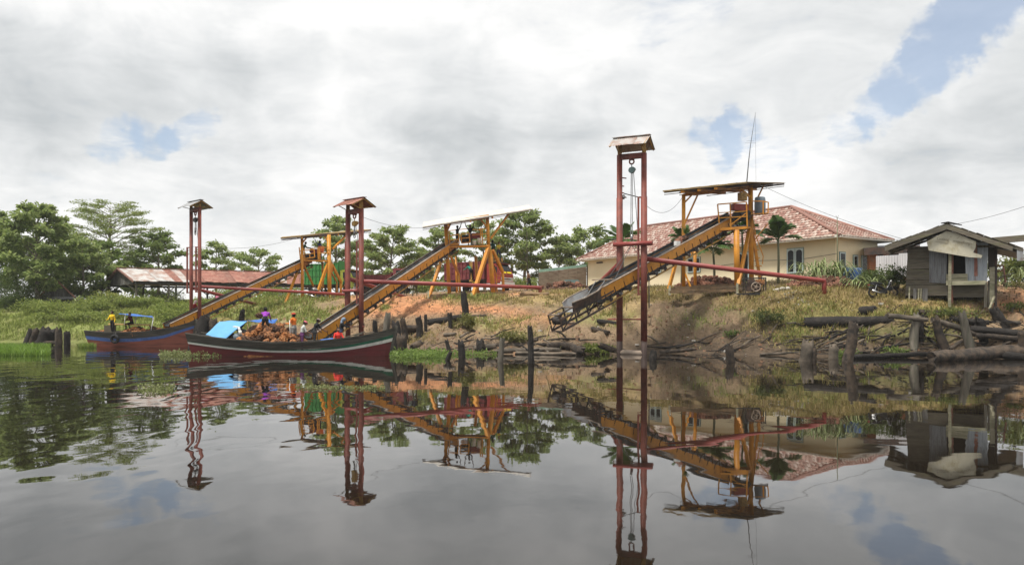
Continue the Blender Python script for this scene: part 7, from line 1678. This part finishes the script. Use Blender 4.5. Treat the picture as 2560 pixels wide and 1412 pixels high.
tangle(1130, 1500, 845, 884, 36, 'scattered thin branches and sticks along the middle shore', 6)
tangle(1640, 1990, 852, 884, 26, 'thin dark twigs and roots along the right mud shore', 7)
def specks():
    rs = np.random.RandomState(8); M_ = MB()
    for i in range(260):
        y = 17+rs.rand()*28; s = -.66+rs.rand()*1.32; x = s*y
        if gz(x, y) > -.1: continue
        r = .006+rs.rand()**2*.016; a = rs.rand()*3; M_.cur = int(rs.rand() < .45)
        c, d = math.cos(a)*r, math.sin(a)*r; M_.add([(x-c*1.6, y-d*1.6, .004), (x+d, y-c, .006), (x+c*1.6, y+d*1.6, .004), (x-d, y+c, .008)], [(0, 1, 2, 3)])
    o = M_.build('floating_specks', [MT['litter'], MT['timber']]); o['kind'] = 'stuff'; tag(o, 'tiny pale leaves and flecks floating on the river', 'flotsam')
specks()
# litter pieces
for k, (px, y, c_, lb, s) in enumerate(((2203, 45.2, 'litter', 'white plastic scrap on the grass before the motorcycle', .16), (1722, 48.4, 'litter', 'small white scrap on the brown slope under the base planks', .10), (1810, 44.6, 'litter', 'white scrap low on the right mud bank', .16), (2213, 40.95, 'bamboo', 'small pale plank scrap standing among the right weeds', .2), (2275, 43.0, 'litter', 'pale round litter on the grass below the kiosk', .14), (983, 46.2, 'litter', 'white scrap beside the bow', .12))):
    g = G(px, y); m = MB(); m.box(g+V((0, 0, s*.35)), (s*1.6, s, s*.7), k*1.1); tag(m.build('litter_piece', MT[c_], org=g), lb, 'litter')
m = MB()
for k in range(9):
    a = G(1935+4.3*k, 48.6-.05*k); m.ball(a+V((0, 0, .07)), .10+.03*(k % 3), 7, .7)
tag(m.build('white_sack', MT['litter'], org=G(1950, 48.4)), 'torn white sack lying beside the end of the long pipe', 'sack')
# ---------------------------------------------------------------- wires
def wire(label, pts, sag, r=.012):
    pts = [P(*p) for p in pts]; m = MB(); A = []
    for a, b in zip(pts[:-1], pts[1:]):
        for i in range(13): f = i/12; A.append(a.lerp(b, f)-V((0, 0, sag*4*f*(1-f))))
    m.path(A, r, 5); return tag(m.build('overhead_wire', MT['rope'], org=pts[0]), label, 'wire', 'overhead wires')
wire('wire running from the largest hoist tower to the rightmost shed roof', [(1614, 512, 45), (1707, 492, 50.6)], .7)
wire('wire running from the rightmost shed roof over the house to the kiosk', [(1909, 466, 54), (2270, 601, 50)], .25)
wire('power wire over the kiosk roof running out at the upper right', [(2200, 606, 62), (2390, 560, 48), (2640, 488, 40)], .15)
wire('wire running from the leftmost tower to the leftmost shed', [(440, 604, 66), (484, 616, 59.5), (752, 592, 72)], .5)
wire('wire running from the middle tower to the middle shed', [(905, 542, 50.8), (1110, 560, 64)], .5)
wire('wire from the rightmost shed antenna down to its roof', [(1888, 285, 51), (1890, 458, 51.5)], 0, .006)
m = MB(); a = P(1320, 715, 70); m.path([G(1319, 70), P(1317, 580, 70)], .035, 6); tag(m.build('pole', MT['greybark'], org=a), 'thin grey pole standing before the large tree right of the middle shed', 'pole')
m = MB(); m.path([G(415, 70), P(417, 757, 70)], [.05, .045], 6); m.bar(P(411, 753, 70), P(421, 752, 70), .2, .05); tag(m.build('pole', MT['greybark'], org=G(415, 70)), 'short grey post with a flat top behind the blue-striped boat', 'pole')
# ---------------------------------------------------------------- humid air
def haze():
    m = bpy.data.materials.new('humid_air'); m.use_nodes = True; N = m.node_tree.nodes; N.clear()
    out = N.new('ShaderNodeOutputMaterial'); v = N.new('ShaderNodeVolumePrincipled')
    v.inputs['Color'].default_value = (.93, .95, .96, 1); v.inputs['Density'].default_value = .0003; v.inputs['Anisotropy'].default_value = .0
    m.node_tree.links.new(v.outputs[0], out.inputs['Volume'])
    b = MB(); b.hexa([(-6200, -600, -6), (6200, -600, -6), (6200, 7600, -6), (-6200, 7600, -6), (-6200, -600, 21), (6200, -600, 21), (6200, 7600, 21), (-6200, 7600, 21)])
    o = b.build('haze', m); o['kind'] = 'stuff'; tag(o, 'thin pale humid haze filling the air over the river', 'haze')
haze()
